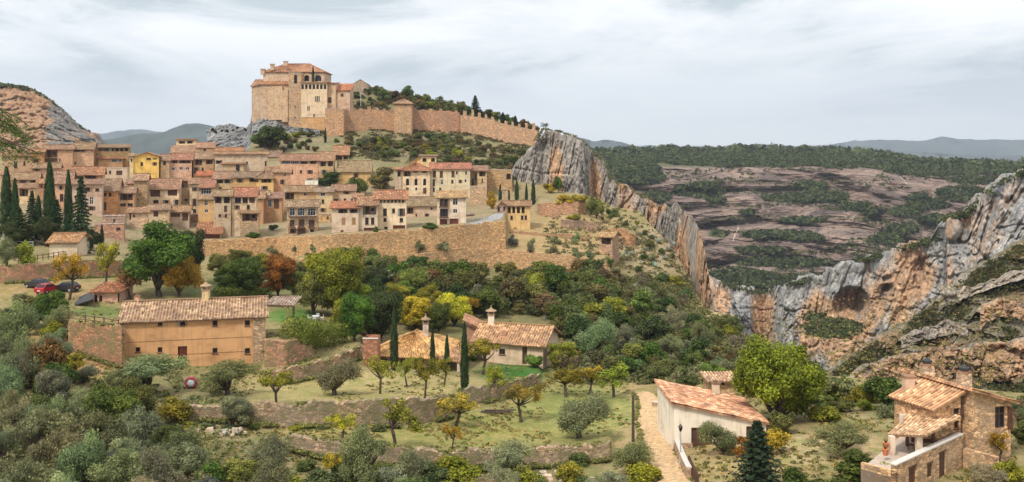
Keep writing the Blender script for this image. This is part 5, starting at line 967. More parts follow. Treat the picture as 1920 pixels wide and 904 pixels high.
TAN = (0.530, 0.338, 0.193); PINK = (0.572, 0.363, 0.231); CRE = (0.657, 0.480, 0.286); PALE = (0.700, 0.539, 0.361); ORA = (0.583, 0.304, 0.130); OCH = (0.594, 0.372, 0.143); GRY = (0.445, 0.328, 0.210); BRN = (0.424, 0.255, 0.139)
Z1 = (0, 240, 4.52); Z2 = (200, 240, 4.11); Z4 = (480, 260, 4.52); Z5 = (680, 270, 4.306); ZC = (460, 100, 5.02)
def V(label, T, *a, **k): return H(label, *a, T=T, **k)
# back rows first; base lines are where each house meets the hill, often hidden by the next one
V('pale pink house at the far left edge, small windows above a palm', Z1, 20, 268, 235, 400, 200, 'G', PINK, [('w', 118, 285, 148, 340), ('w', 198, 283, 216, 315)])
V('narrow orange house with one brown window, left of the red-balcony house', Z1, 270, 368, 205, 390, 180, 'G', ORA, [('w', 298, 260, 325, 292)])
V('tan house with a tall dark glazed bay over a red brown balcony', Z1, 370, 615, 180, 370, 146, 'G', TAN, [('o', 374, 186, 488, 250), ('d', 374, 254, 488, 288), ('w', 500, 262, 512, 278)], chim=1)
V('tall blank tan house with a dark open attic gallery behind the lone cypress', Z1, 617, 792, 180, 370, 126, 'G', (.55, .37, .24), [('o', 622, 183, 722, 202), ('w', 632, 288, 646, 306)], chim=1)
V('wide brown stone house with four dark attic openings in a row', Z1, 797, 1090, 166, 370, 140, 'F', (.43, .275, .15), [('o', 938, 170, 968, 198), ('o', 978, 170, 1008, 198), ('o', 1018, 170, 1045, 198), ('o', 1057, 170, 1085, 198), ('w', 835, 172, 865, 194), ('w', 880, 172, 925, 194), ('w', 815, 215, 828, 228)], mat='rubble', dep=10)
V('lean-to with two windows in front of the wide brown stone house', Z1, 835, 1040, 258, 380, 222, 'F', TAN, [('g', 942, 264, 992, 290), ('g', 1002, 264, 1030, 290)])
V('bright yellow gabled house with a low-pitched roof', Z1, 1130, 1345, 242, 420, 210, 'A', (.74, .46, .13), [('w', 1190, 290, 1213, 320), ('w', 1300, 290, 1320, 316), ('w', 1242, 253, 1280, 268), ('w', 1292, 257, 1328, 268)], mat='plain', dep=11, ybase=430)
V('narrow cream annex hard against the left side of the yellow house', Z1, 1097, 1130, 240, 420, 215, 'F', PALE, [('w', 1107, 262, 1122, 285)])
V('cream house between the yellow house and the two-strip window house', Z2, 415, 482, 250, 400, 205, 'G', CRE, [('w', 435, 254, 457, 284)])
V('pink cream house with two wide dark attic windows, right of the yellow house', Z2, 484, 655, 245, 400, 198, 'G', PINK, [('o', 500, 250, 545, 272), ('o', 560, 248, 648, 272), ('g', 497, 302, 525, 328), ('g', 560, 300, 588, 325), ('g', 610, 302, 638, 325)], ybase=410)
V('topmost cream house of the upper row with two open attic bays', Z2, 535, 690, 90, 190, 84, 'F', PALE, [('o', 557, 100, 605, 122), ('o', 618, 98, 662, 121)], mat='plain', Y=370, dep=9, chim=1)
V('low house with a broad bright tan roof under the topmost cream one', Z2, 500, 690, 190, 300, 134, 'F', CRE, [('w', 550, 193, 610, 205)], Y=352, rcol=(0.480, 0.304, 0.184))
V('house with a pale roof to the right of the topmost cream one', Z2, 690, 826, 152, 260, 112, 'F', CRE, [('w', 745, 160, 765, 176)], Y=354, rcol=(0.464, 0.304, 0.192), chim=1)
V('tan house with a brown loggia over a brown door, centre of the upper row', Z2, 668, 828, 238, 400, 188, 'G', TAN, [('o', 680, 244, 735, 285), ('o', 765, 248, 817, 280), ('d', 670, 305, 705, 352), ('w', 732, 305, 748, 335)], ybase=400)
V('long cream house of the upper row with a projecting lean-to roof', Z2, 833, 1240, 202, 400, 184, 'G', (.56, .44, .31), [('o', 840, 250, 890, 276), ('w', 1075, 258, 1088, 278), ('w', 1218, 255, 1232, 295)], ybase=390, slope=.2)
V('low house behind the long cream house, in front of the grey crag', Z2, 830, 1048, 196, 260, 152, 'G', TAN, [], Y=362, chim=1)
V('lean-to in front of the long cream house with one small dark window', Z2, 890, 1062, 276, 370, 242, 'F', (.52, .39, .27), [('w', 995, 284, 1025, 334)], ybase=400)
V('house with a plain tiled roof under the church crag', Z4, 0, 62, 120, 200, 85, 'G', TAN, [], Y=362)
V('orange house with a white mullioned window, upper row under the church', Z4, 72, 208, 156, 300, 82, 'G', ORA, [('g', 125, 199, 180, 232)], Y=348)
V('low brown roofed annex below the white mullioned window', Z4, 78, 290, 276, 370, 238, 'F', BRN, [('w', 112, 282, 130, 296)], ybase=400)
V('long pink house with a continuous strip of blue grey windows', Z4, 207, 528, 186, 400, 132, 'G', PINK, [('g', 218, 191, 290, 215), ('g', 294, 191, 364, 215), ('o', 375, 189, 438, 214), ('o', 455, 189, 512, 214), ('w', 297, 267, 315, 300), ('w', 372, 267, 390, 292), ('w', 447, 266, 470, 297), ('w', 447, 338, 480, 352)], ybase=400, chim=2)
V('pink tan house with two dark attic bays, right of the strip-window house', Z4, 530, 657, 187, 400, 112, 'G', TAN, [('o', 545, 193, 592, 235), ('o', 608, 193, 652, 235), ('w', 562, 265, 592, 297)], ybase=390)
V('small house with a high open attic between two larger roofs', Z4, 660, 782, 137, 300, 62, 'G', BRN, [('o', 674, 143, 730, 182), ('o', 740, 145, 779, 183)], Y=345)
V('ochre house under one big broad tiled roof, trees at its foot', Z4, 693, 970, 281, 430, 190, 'G', (.62, .39, .17), [('w', 838, 293, 862, 328)], ybase=400, rcol=(0.368, 0.248, 0.152), mat='plain')
V('cream house at the right end of the upper row, two small windows', Z4, 787, 1052, 182, 330, 132, 'G', PALE, [('w', 938, 197, 955, 228), ('w', 1002, 197, 1020, 225)], Y=350, chim=1)
V('low ruined pinkish wall house on the slope above the big tree', Z4, 1075, 1200, 185, 260, 150, 'T', (.50, .34, .25), [], Y=350)
# middle rows
V('low roofed house above the left cypress tops', Z1, 270, 502, 340, 440, 300, 'G', PINK, [('w', 300, 345, 330, 362)])
V('pink house at left with a mottled roof and two attic windows', Z1, 100, 322, 436, 560, 378, 'G', PINK, [('w', 183, 440, 215, 465), ('o', 258, 440, 318, 464)])
V('cream house at left with a black square loggia', Z1, 140, 300, 508, 640, 470, 'F', CRE, [('o', 165, 514, 238, 580), ('w', 262, 480, 275, 505)])
V('narrow low house left of the tallest cypress', Z1, 318, 392, 470, 600, 432, 'F', TAN, [('w', 345, 485, 358, 505)])
V('pale house with a steep brown roof and an arched small window, between cypresses', Z1, 458, 602, 470, 680, 362, 'G', PINK, [('w', 505, 488, 528, 520), ('w', 507, 560, 537, 620)], slope=.4)
V('big house with a red roof over two long dark loggias', Z1, 602, 872, 396, 560, 330, 'G', TAN, [('o', 612, 402, 705, 432), ('o', 720, 402, 818, 432)], dep=9, rcol=(0.440, 0.216, 0.128))
V('pinkish house with a tall grey window, right of the dark conifers', Z1, 612, 866, 478, 760, 440, 'F', (.56, .41, .31), [('w', 722, 504, 762, 538), ('w', 808, 512, 840, 536), ('g', 758, 585, 792, 648), ('w', 758, 665, 792, 695)], dep=8)
V('flat topped cream pink house with a brown shuttered window', Z1, 878, 1078, 338, 500, 330, 'T', (.60, .46, .36), [('w', 925, 362, 942, 388), ('d', 985, 362, 1037, 400), ('w', 930, 440, 948, 455), ('w', 1018, 440, 1037, 455)], mat='plain')
V('orange house with two small square windows and a tall dark door', Z1, 868, 1000, 534, 735, 436, 'G', ORA, [('w', 878, 550, 902, 578), ('w', 922, 550, 945, 578), ('d', 872, 628, 902, 700)])
V('orange house with a framed dark loggia over two small openings', Z1, 1000, 1138, 550, 745, 500, 'G', (.53, .33, .2), [('o', 1018, 556, 1125, 612), ('w', 1018, 640, 1068, 662), ('w', 1080, 640, 1125, 662)])
V('tall blank tan tower house between two wider houses', Z1, 1137, 1245, 444, 720, 390, 'G', (.50, .36, .23), [('w', 1160, 600, 1172, 612)], mat='rubble')
V('pale house with two large brown shuttered windows under a wide roof', Z2, 318, 557, 472, 660, 392, 'G', PALE, [('d', 336, 478, 412, 530), ('d', 470, 478, 543, 522), ('w', 358, 556, 400, 586), ('w', 447, 556, 475, 590), ('w', 527, 552, 553, 598)], ybase=640)
V('grey tan house with one dark attic bay, right of the brown shutters', Z2, 560, 638, 404, 640, 392, 'F', GRY, [('o', 574, 410, 633, 460), ('w', 600, 545, 625, 560)], Y=292)
V('narrow pale house with three stacked windows', Z2, 640, 702, 430, 690, 388, 'F', (.54, .42, .31), [('w', 668, 457, 690, 485), ('w', 666, 545, 690, 600), ('w', 666, 625, 690, 655)])
V('house with a bright red roof, lowest of the upper centre', Z2, 700, 828, 366, 460, 334, 'F', CRE, [], rcol=(0.528, 0.160, 0.080), ybase=470)
V('cream brown house with two dark attic bays next to the red roof', Z2, 826, 982, 392, 560, 335, 'G', (.55, .41, .28), [('o', 852, 398, 897, 427), ('o', 908, 398, 950, 427), ('w', 862, 458, 888, 478)])
V('golden orange house with two wide dark loggias under a long roof', Z2, 975, 1285, 380, 600, 340, 'G', (.62, .40, .19), [('o', 1100, 386, 1165, 416), ('o', 1192, 386, 1268, 416), ('w', 1015, 392, 1043, 418), ('d', 1203, 446, 1225, 474)], mat='plain', chim=1)
V('pale house with a white framed window under a brown roof', Z2, 690, 825, 458, 640, 386, 'G', (.56, .44, .33), [('g', 728, 464, 805, 510)], ybase=610)
V('orange plastered tower house with two small pink windows', Z2, 704, 828, 549, 780, 515, 'F', (.66, .40, .20), [('g', 752, 556, 780, 600), ('g', 755, 627, 783, 653)], mat='plain', Y=268)
V('tall grey tan house with two dark attic bays and a narrow brown window', Z2, 824, 957, 524, 852, 478, 'G', (.50, .38, .26), [('o', 835, 528, 885, 580), ('o', 902, 528, 950, 580), ('d', 905, 600, 928, 650), ('w', 862, 665, 882, 685), ('w', 908, 665, 928, 687)])
V('tall cream house with a row of three glazed attic bays', Z2, 962, 1152, 527, 852, 460, 'G', (.62, .49, .34), [('w', 988, 535, 1035, 578), ('w', 1047, 535, 1088, 578), ('d', 1098, 535, 1142, 578), ('w', 992, 597, 1015, 625), ('w', 1080, 594, 1103, 625)], dep=9)
V('stone bay with its own small roof and brown loggia, under three glazed bays', Z2, 1028, 1172, 656, 854, 640, 'F', (.50, .37, .22), [('o', 1045, 661, 1160, 716)], mat='rubble', Y=260.5, dep=3.6, fwd=3.4)
V('orange house tucked behind the stone bay house, steep dark roof', Z2, 1150, 1243, 562, 830, 482, 'G', (.56, .31, .17), [('d', 1176, 755, 1238, 812)], Y=270, dep=8)
V('low stone shed with a brown garage door under a red sloping roof', Z2, 705, 880, 812, 862, 725, 'F', (.56, .40, .27), [('G', 745, 816, 872, 858)], Y=256, dep=6, fwd=3.0, rcol=(0.432, 0.216, 0.112))
V('low pink house with a tiny window above the big green tree, left one', Z2, 170, 318, 650, 790, 612, 'F', (.58, .42, .31), [('d', 175, 656, 188, 710), ('w', 205, 668, 218, 685)])
V('cream house with one brown shuttered window directly above the big green tree', Z2, 322, 478, 630, 780, 590, 'G', PALE, [('d', 360, 642, 398, 684)])
V('pale house with a long brown window above the big green tree, right one', Z2, 482, 636, 645, 780, 600, 'G', (.58, .46, .35), [('d', 492, 658, 565, 685), ('d', 582, 657, 628, 715)])
V('yellow ochre house with open attic between the long roof house and the balcony house', Z4, 0, 148, 330, 500, 270, 'H', (.66, .44, .18), [('o', 0, 338, 18, 372), ('o', 45, 335, 130, 374), ('w', 55, 402, 85, 432)], Y=288, mat='plain', dep=8)
V('narrow orange tower house with a pale glazed strip', Z4, 150, 290, 285, 480, 262, 'F', (.56, .33, .19), [('w', 215, 347, 237, 384), ('g', 232, 290, 255, 325)], Y=291)
V('orange brown house with a blue grey glazed balcony and a dark tall door', Z4, 60, 220, 506, 790, 462, 'F', (.50, .29, .16), [('g', 100, 516, 135, 580), ('d', 152, 514, 195, 594)], Y=270, dep=8)
V('tan house with a dark brown loggia and a green window, behind the balcony house', Z4, 232, 505, 450, 600, 400, 'G', (.60, .43, .25), [('o', 246, 460, 322, 515), ('g', 403, 456, 432, 487)], Y=282, chim=1)
V('tan stone house with three windows one above another', Z4, 508, 648, 452, 690, 412, 'G', (.55, .40, .26), [('g', 546, 457, 586, 487), ('w', 556, 515, 578, 550), ('w', 551, 590, 582, 618)], Y=278)
V('cream house with three little square windows in a row', Z4, 648, 838, 440, 600, 392, 'G', (.60, .45, .29), [('w', 755, 443, 785, 468), ('w', 668, 510, 688, 530), ('w', 742, 507, 765, 530), ('g', 800, 507, 825, 530)], Y=283)
V('ochre stone stub wall house between the balcony house and the laundry house', Z4, 520, 632, 640, 825, 632, 'T', (.52, .37, .17), [('w', 602, 660, 614, 680)], mat='rubble', Y=262, dep=5)
r = V('balcony house: three attic loggias above three brown balcony windows', Z4, 262, 522, 578, 846, 525, 'G', (.56, .40, .27), [('g', 285, 590, 330, 655), ('g', 352, 590, 412, 655), ('g', 438, 590, 505, 655), ('d', 288, 690, 325, 748), ('d', 362, 687, 410, 748), ('d', 448, 687, 495, 746), ('w', 290, 766, 325, 800), ('d', 352, 762, 420, 832), ('w', 458, 768, 490, 800)], dep=8.5, mat='rubble')
# two projecting balconies
def balcony(info, px0, px1, py, T, dep=.9, hr=.95, m=WOOD):
    root, base_, A, d, n, L = info[:6]; a, z = plane_pt(T[0] + px0 / T[2], T[1] + py / T[2], A, d); b, _ = plane_pt(T[0] + px1 / T[2], T[1] + py / T[2], A, d); mb = MB(); O = Vector((A.x, A.y, 0))
    cen = O + d * ((a + b) / 2) + Z3 * z
    mb.box((a, -dep, z - .14), (b, -.003, z), (d, n), O); bal = mb.build('balcony', m, root, cen - base_, sub=cen); r_ = MB()
    r_.box((a, -dep, z + hr - .07), (b, -dep + .06, z + hr), (d, n), O)
    for u in (a, b - .06): r_.box((u, -dep + .061, z + hr - .07), (u + .06, -.004, z + hr), (d, n), O)
    k = max(3, int((b - a) / .2))
    for i in range(k + 1): u = a + (b - a - .04) * i / k; r_.box((u, -dep + .01, z + .002), (u + .03, -dep + .04, z + hr - .07), (d, n), O)
    r_.build('railing', IRON, bal, None, sub=cen)
balcony(r, 278, 515, 658, Z4); balcony(r, 280, 335, 750, Z4); balcony(r, 355, 418, 750, Z4); balcony(r, 442, 500, 748, Z4)
V('cream house with laundry hanging in its loggia and two tan shutters', Z4, 642, 868, 588, 818, 540, 'F', (.62, .48, .35), [('o', 697, 598, 775, 632), ('o', 795, 598, 862, 631), ('s', 726, 671, 757, 733), ('s', 813, 669, 845, 731), ('d', 716, 776, 743, 815)], dep=8, mat='plain', rcol=(0.448, 0.224, 0.112))
V('cream house with a brown wooden loggia above a brown garage', Z4, 868, 1030, 562, 812, 490, 'G', (.66, .53, .39), [('o', 905, 576, 1020, 645), ('w', 925, 669, 955, 729), ('w', 975, 669, 1003, 728), ('G', 914, 756, 1020, 808)], mat='plain', chim=1, dep=9)
V('large cream house with a row of eight small dark attic openings', Z5, 100, 352, 444, 722, 376, 'G', (.68, .53, .36), [('o', 107, 449, 125, 475), ('o', 137, 449, 155, 475), ('o', 167, 449, 185, 475), ('o', 198, 449, 216, 475), ('o', 228, 449, 246, 475), ('o', 258, 449, 276, 475), ('o', 288, 449, 306, 475), ('o', 317, 449, 336, 475),
  ('w', 165, 521, 195, 580), ('w', 238, 521, 262, 557), ('w', 298, 521, 327, 580), ('w', 168, 598, 193, 627), ('w', 298, 598, 327, 630), ('w', 175, 668, 202, 697), ('G', 245, 657, 343, 714)], mat='plain', chim=1, dep=10)
V('brownish house with a corner loggia, right of the eight attic openings', Z5, 352, 602, 500, 700, 430, 'G', (.56, .41, .29), [('o', 357, 516, 410, 565), ('w', 510, 562, 528, 590), ('w', 427, 566, 440, 588), ('w', 550, 513, 565, 528)], Y=270)
r = V('cream house with two red brown garages and four balcony windows', Z5, 602, 834, 434, 672, 384, 'F', (.70, .57, .40), [('w', 624, 444, 652, 504), ('w', 658, 444, 688, 504), ('g', 727, 442, 768, 495), ('w', 624, 525, 688, 588), ('g', 729, 525, 765, 560), ('G', 622, 607, 683, 669), ('G', 703, 603, 774, 669)], mat='plain', chim=1, rcol=(0.496, 0.376, 0.200), dep=9)
balcony(r, 616, 694, 504, Z5, m=WOOD); balcony(r, 616, 694, 590, Z5)
V('low pinkish annex with a brown sliding window, right of the two garages', Z5, 834, 880, 570, 668, 560, 'F', (.58, .41, .31), [('w', 838, 604, 848, 630), ('w', 852, 604, 860, 630)], Y=262, dep=6)
V('big cream house with deep eaves and three arched tall windows', Z5, 312, 544, 208, 440, 152, 'H', (.62, .49, .35), [('o', 330, 213, 388, 262), ('w', 415, 216, 440, 230), ('w', 480, 216, 520, 231), ('a', 350, 280, 375, 335), ('a', 418, 280, 443, 335), ('a', 488, 280, 513, 335), ('w', 350, 352, 373, 371), ('w', 425, 352, 440, 371), ('d', 488, 355, 515, 404)], ybase=430, dep=14, over=.9, rcol=(0.448, 0.248, 0.152))
V('shaded side wing with a loggia at the left of the deep eaved house', Z5, 262, 312, 206, 420, 190, 'F', (.52, .40, .30), [('o', 280, 215, 308, 264)], ybase=425, dep=8)
V('long cream house with two rows of tall windows under a straight roof', Z5, 546, 866, 200, 420, 156, 'G', (.64, .52, .33), [('d', 567, 216, 592, 272), ('d', 622, 218, 648, 275), ('d', 717, 218, 742, 272), ('w', 753, 220, 767, 243), ('w', 828, 220, 842, 245), ('w', 567, 284, 584, 340), ('g', 628, 286, 652, 330), ('w', 715, 289, 733, 317), ('w', 780, 289, 797, 314), ('g', 822, 286, 840, 311), ('w', 567, 351, 583, 385), ('w', 618, 353, 634, 385)], mat='plain', ybase=430, rcol=(0.448, 0.240, 0.152))
V('small cream cupola house with two arched windows above the long cream roofs', Z5, 468, 594, 98, 170, 88, 'F', (.66, .48, .26), [('a', 482, 112, 516, 145), ('a', 552, 112, 584, 145)], Y=338, dep=5, chim=1, mat='plain')
V('yellow sloping wing left of the small cupola house', Z5, 385, 466, (146, 98), 180, 90, 'L', (.68, .46, .20), [], Y=339, dep=5, mat='plain')
V('tan house with a tall blue black glazed gallery at the end of the cream row', Z5, 868, 1002, 216, 420, 178, 'F', (.60, .46, .30), [('o', 870, 224, 926, 335), ('o', 940, 224, 992, 262), ('w', 960, 281, 971, 314)], ybase=430, dep=9)
V('flat topped tan ruin with one dark arched doorway', Z5, 1002, 1208, (205, 212), 345, 200, 'T', (.56, .38, .24), [('a', 1160, 238, 1196, 286)], ybase=380, mat='rubble')
V('tan rubble house wall under the glazed gallery', Z5, 866, 1000, 345, 420, 340, 'T', (.52, .38, .24), [], Y=296, dep=4, mat='rubble')
r = V('small ochre house with an open gallery of four dark bays, right of the long wall', Z5, 1160, 1352, 498, 705, 462, 'G', (.60, .42, .20), [('o', 1172, 503, 1196, 560), ('o', 1208, 503, 1231, 560), ('o', 1245, 503, 1270, 560), ('o', 1283, 503, 1308, 560), ('w', 1193, 580, 1212, 611), ('w', 1278, 578, 1298, 611), ('w', 1308, 578, 1326, 611)], Y=262, dep=8, chim=1, mat='plain')
V('gable-ended annex at the left of the open gallery house', Z5, 1082, 1160, 500, 650, 466, 'A', (.52, .38, .25), [('w', 1090, 510, 1108, 545), ('w', 1135, 505, 1152, 535)], Y=264, dep=7, mat='rubble')
# gap fillers the photo shows as fragments of walls and roofs between the others
V('small house with a low roof at the far left, under the pale pink house', Z1, 10, 95, 395, 520, 365, 'F', PINK, [('w', 40, 405, 55, 425)])
V('ruined rubble wall house in the lane above the thin cypresses', Z1, 868, 1060, 745, 860, 740, 'T', (.45, .33, .25), [('w', 960, 770, 975, 790)], mat='rubble', Y=238, dep=5)
V('long low reddish stone wall house behind the two thin cypresses', Z1, 800, 1050, 815, 960, 805, 'T', (.50, .29, .2), [('w', 985, 845, 1020, 865)], mat='rubble', Y=216, dep=4)
V('low house with a faded roof between the flat topped house and the orange ones', Z1, 1078, 1135, 470, 600, 440, 'F', TAN, [])
V('tan house filling the lane right of the narrow three-window house', Z2, 636, 704, 668, 850, 650, 'T', (.40, .28, .2), [], Y=272, dep=4)
V('orange wall house at the left of the stepped ochre wall', Z4, 0, 62, 505, 800, 440, 'G', (.54, .31, .17), [('w', 8, 640, 30, 690)], Y=266, dep=8)
V('pale low shed with a long white wall in the village garden', Z4, 415, 524, 352, 400, 345, 'T', (.78, .74, .70), [], Y=305, dep=3, mat='plain')
V('plain tan house half hidden by the village trees', Z4, 830, 900, 500, 640, 470, 'F', (.52, .37, .24), [], Y=276, dep=6)
V('rubble house with a sloping roof beside the brick pillar', Z5, 925, 1080, 640, 680, 560, 'T', (.50, .38, .27), [], Y=268, dep=4, mat='rubble')
# the small cream outbuilding at the left and the stone hut on the right terrace
ZL = (0, 400, 4.11)
V('small cream outbuilding with a low tan roof behind the rail fence', ZL, 380, 592, 222, 345, 158, 'G', (.66, .53, .38), [], mat='plain', yaw=8, dep=8, name='outbuilding', cat='outbuilding', rcol=(0.480, 0.304, 0.144), group=None)
ZR = (900, 360, 3.229)
V('small stone hut with an open dark window, at the corner of the right terrace', ZR, 722, 802, 272, 400, 242, 'G', (.50, .34, .23), [('o', 736, 276, 792, 318)], mat='rubble', yaw=-22, dep=6, Y=240, name='stone_hut', cat='hut', rcol=(0.464, 0.320, 0.176), group=None)
# brick pillar among the cypresses
mb = MB(); p = P(947, 378, 292); mb.box((p.x - .9, p.y - .7, p.z - 3), (p.x + .9, p.y + .7, p.z + 3.5)); mb.box((p.x - 1.15, p.y - .9, p.z + 3.502), (p.x + 1.15, p.y + .9, p.z + 4)); tag(mb.build('stone_pillar', RUBBLE, None, p, (.50, .38, .24), sub=p), 'tall square ochre pillar standing among the dark cypresses', 'pillar')
# road with fence up to the village at the right end of the long wall
mb = MB(); pts = [(905, 418), (925, 416), (945, 412), (957, 404), (962, 396)]
path([(938, 399, 8), (932, 404, 13), (925, 410, 16), (905, 416, 14), (880, 421, 8)], mk_flat('road_surface', (.30, .29, .29), .9, .1, .1, .5))
def rail_fence(pts, label, h=1.1, step=1.6, mat=WOOD, rails=(.45, .95), group=None, cat='fence', at=None):
    W_ = [at(x, y) if at else G(x, y) for x, y in pts]; o = sum(W_, Vector()) / len(W_); root = empty('fence', o, label, cat, group); S = []
    for a, b in zip(W_[:-1], W_[1:]):
        m = max(1, int((b - a).length / step)); S += [a + (b - a) * k / m for k in range(m)]
    S.append(W_[-1])
    for s in S: mb = MB(); mb.tube([s - Z3 * .3, s + Z3 * h], .07, 6); mb.build('post', mat, root, s - o, sub=s)
    for r_ in rails: mb = MB(); mb.tube([s + Z3 * r_ for s in S], .05, 5); mb.build('rail', mat, root, None, sub=o)
rail_fence([(34, 494), (70, 490), (110, 483), (142, 478)], 'brown rail fence in front of the small cream outbuilding', group='rail fences')
rail_fence([(128, 604), (160, 606), (195, 611), (222, 616)], 'brown rail fence on top of the retaining wall left of the orange farmhouse', group='rail fences')
rail_fence([(874, 421), (895, 417), (915, 413), (932, 412)], 'thin pale rail fence along the road at the right end of the long wall', mat=GREY, step=1.2, group='rail fences')
rail_fence([(5, 458), (30, 462), (62, 463)], 'rail fence by the white parasol at the left edge', mat=GREY, group='rail fences')
# ---------------------------------------------------------------- castle church
def merge(root, other):
    """make the parts of one block parts of another thing"""
    dl = other.location - root.location
    for ch in [o for o in C.objects if o.parent == other]: ch.parent = root; ch.location = ch.location + dl
    HOUSES[:] = [h for h in HOUSES if h[0] is not other]; bpy.data.objects.remove(other)
CG = dict(name='church', cat='church', group=None, T=ZC)
CT = (.56, .39, .25); CU = (.52, .38, .265)
RC = (.50, .29, .18)
church = H('large ochre stone church with tiled hip roofs, square tower and arcaded wing on the crag', 142, 408, 292, 680, 262, 'F', CU, [('w', 240, 418, 256, 458), ('w', 318, 335, 332, 360)], Y=399, dep=5, rcol=RC, **CG)[0]
b = H('x', 60, 142, (312, 292), 700, 248, 'F', CU, [], Y=401, dep=8, rcol=RC, **CG); merge(church, b[0])
b = H('x', 168, 745, 172, 330, 102, 'H', (.55, .41, .29), [('a', 655, 205, 715, 262), ('a', 555, 205, 600, 262)], Y=404, dep=15, rcol=(0.530, 0.311, 0.178), over=.6, **CG); merge(church, b[0]); up = b
b = H('x', 407, 526, 184, 760, 178, 'T', CT, [('a', 458, 202, 488, 286), ('w', 462, 495, 474, 508), ('w', 462, 596, 474, 610)], Y=396, dep=6, mat='rubble', **CG); merge(church, b[0])
arc = [('a', 527 + 35.2 * i, 291, 551 + 35.2 * i, 337) for i in range(7)]
pal = H('x', 526, 768, 276, 600, 266, 'F', (.66, .50, .33), arc + [('w', 658, 403, 669, 450), ('w', 674, 403, 685, 450), ('w', 690, 403, 700, 450), ('w', 583, 496, 592, 535), ('w', 597, 496, 606, 535), ('w', 639, 572, 654, 603)], Y=394, dep=6, mat='plain', rcol=RC, **CG); merge(church, pal[0])
b = H('x', 526, 750, 601, 800, 598, 'T', (.58, .35, .17), [], Y=393.7, dep=5, **CG); merge(church, b[0])
b = H('x', 768, 850, 282, 560, 268, 'F', (.58, .41, .27), [('d', 768, 414, 811, 468)], Y=396, dep=8, rcol=RC, **CG); merge(church, b[0])
b = H('x', 848, 984, 347, 560, 288, 'F', (.56, .39, .27), [('w', 903, 378, 920, 407)], Y=397, dep=9, rcol=(0.575, 0.259, 0.141), **CG); merge(church, b[0])
for (a, v0, c, v1) in ((222, 330, 290, 585), (290, 310, 352, 580), (350, 345, 405, 600)):
    p0 = P(460 + a / 5.02, 100 + v0 / 5.02, 398); p1 = P(460 + c / 5.02, 100 + v1 / 5.02, 398); mb = MB(); mb.box((p0.x, p0.y - .9, p1.z - 2), (p1.x, p0.y + 1.2, p0.z)); mb.build('buttress', STUCCO, church, None, CT, sub=church.location)
for u_, v_, h_ in ((255, 150, 1.9), (165, 190, 1.6), (380, 108, 1.2)):
    p = P(460 + u_ / 5.02, 100 + v_ / 5.02, 404); mb = MB(); mb.box((p.x - .8, p.y - .6, p.z - .5), (p.x + .8, p.y + .6, p.z + h_)); mb.box((p.x - 1.0, p.y - .8, p.z + h_ + .002), (p.x + 1.0, p.y + .8, p.z + h_ + .3)); mb.build('chimney', STUCCO, church, None, CU, sub=church.location)
def castle_wall(pts, label, merlon=True, th=1.6, col=(.55, .33, .20), Yf=None):
    """pts: (px, py_top, py_base, Y)"""
    n = len(pts); mb = MB(); top = [P(a, b, y) for a, b, c, y in pts]; bot = [P(a, c, y) - Z3 * 2.5 for a, b, c, y in pts]; o = sum(bot, Vector()) / n
    off = Vector((0, th, 0))
    for i in range(n - 1):
        mb.add([bot[i], bot[i + 1], top[i + 1], top[i], bot[i] + off, bot[i + 1] + off, top[i + 1] + off, top[i] + off], [(0, 1, 2, 3), (4, 7, 6, 5), (3, 2, 6, 7), (0, 4, 5, 1), (0, 3, 7, 4), (1, 5, 6, 2)])
    root = empty('castle_wall', o, label, 'castle wall', 'castle walls'); mb.build('wall', RUBBLE, root, None, col, sub=o)
    if merlon:
        cr_ = random.Random(int(pts[0][0]))
        for i in range(n - 1):
            L = (top[i + 1] - top[i]).length; m = max(1, int(L / 2.6)); d = (top[i + 1] - top[i]) / L
            for k in range(m):
                h = cr_.uniform(.4, 1.9) * merlon; p = top[i] + d * (L * (k + .5) / m); w = cr_.uniform(.6, .85); mm = MB()
                mm.add([p - d * w - Z3 * .3, p + d * w - Z3 * .3, p + d * w * .9 + Z3 * h, p - d * w * .9 + Z3 * (h * cr_.uniform(.8, 1))] + [x + Vector((0, .7, 0)) for x in (p - d * w - Z3 * .3, p + d * w - Z3 * .3, p + d * w * .9 + Z3 * h, p - d * w * .9 + Z3 * h)], [(0, 1, 2, 3), (4, 7, 6, 5), (3, 2, 6, 7), (0, 3, 7, 4), (1, 5, 6, 2)])
                mm.v = [v + Vector((0, -.02, 0)) for v in mm.v]; mm.build('merlon', RUBBLE, root, None, (col[0] * .92, col[1] * .95, col[2]), sub=o)
castle_wall([(644, 208, 246, 392), (668, 206, 246, 394), (700, 205, 240, 396), (742, 209, 246, 397)], 'castle wall between the square bastion and the roofed wall tower, ragged top', .8)
castle_wall([(771, 206, 238, 400), (800, 207, 238, 402), (835, 208, 239, 403), (862, 211, 238, 405)], 'castle wall with red patches just right of the roofed wall tower', .6, col=(.54, .31, .20))
castle_wall([(863, 216, 240, 404), (880, 217, 238, 404), (905, 221, 243, 400), (930, 229, 253, 397), (955, 234, 258, 392), (980, 239, 266, 388), (1008, 245, 273, 384)], 'battlemented castle wall running down to the cliff edge', 1.5, col=(.56, .36, .23))
H('square ochre bastion at the left end of the castle walls', 752, 925, (520, 522), 850, 515, 'T', (.56, .35, .21), [], Y=386, dep=8, mat='rubble', T=ZC, name='bastion', cat='tower', group=None)
H('wall tower with a small pyramid tile roof, centre of the castle walls', 1398, 1565, 468, 780, 430, 'H', (.57, .37, .22), [('w', 1500, 482, 1512, 494)], Y=393, dep=7, mat='rubble', T=ZC, name='wall_tower', cat='tower', group=None, over=.7, rcol=(0.552, 0.373, 0.224))
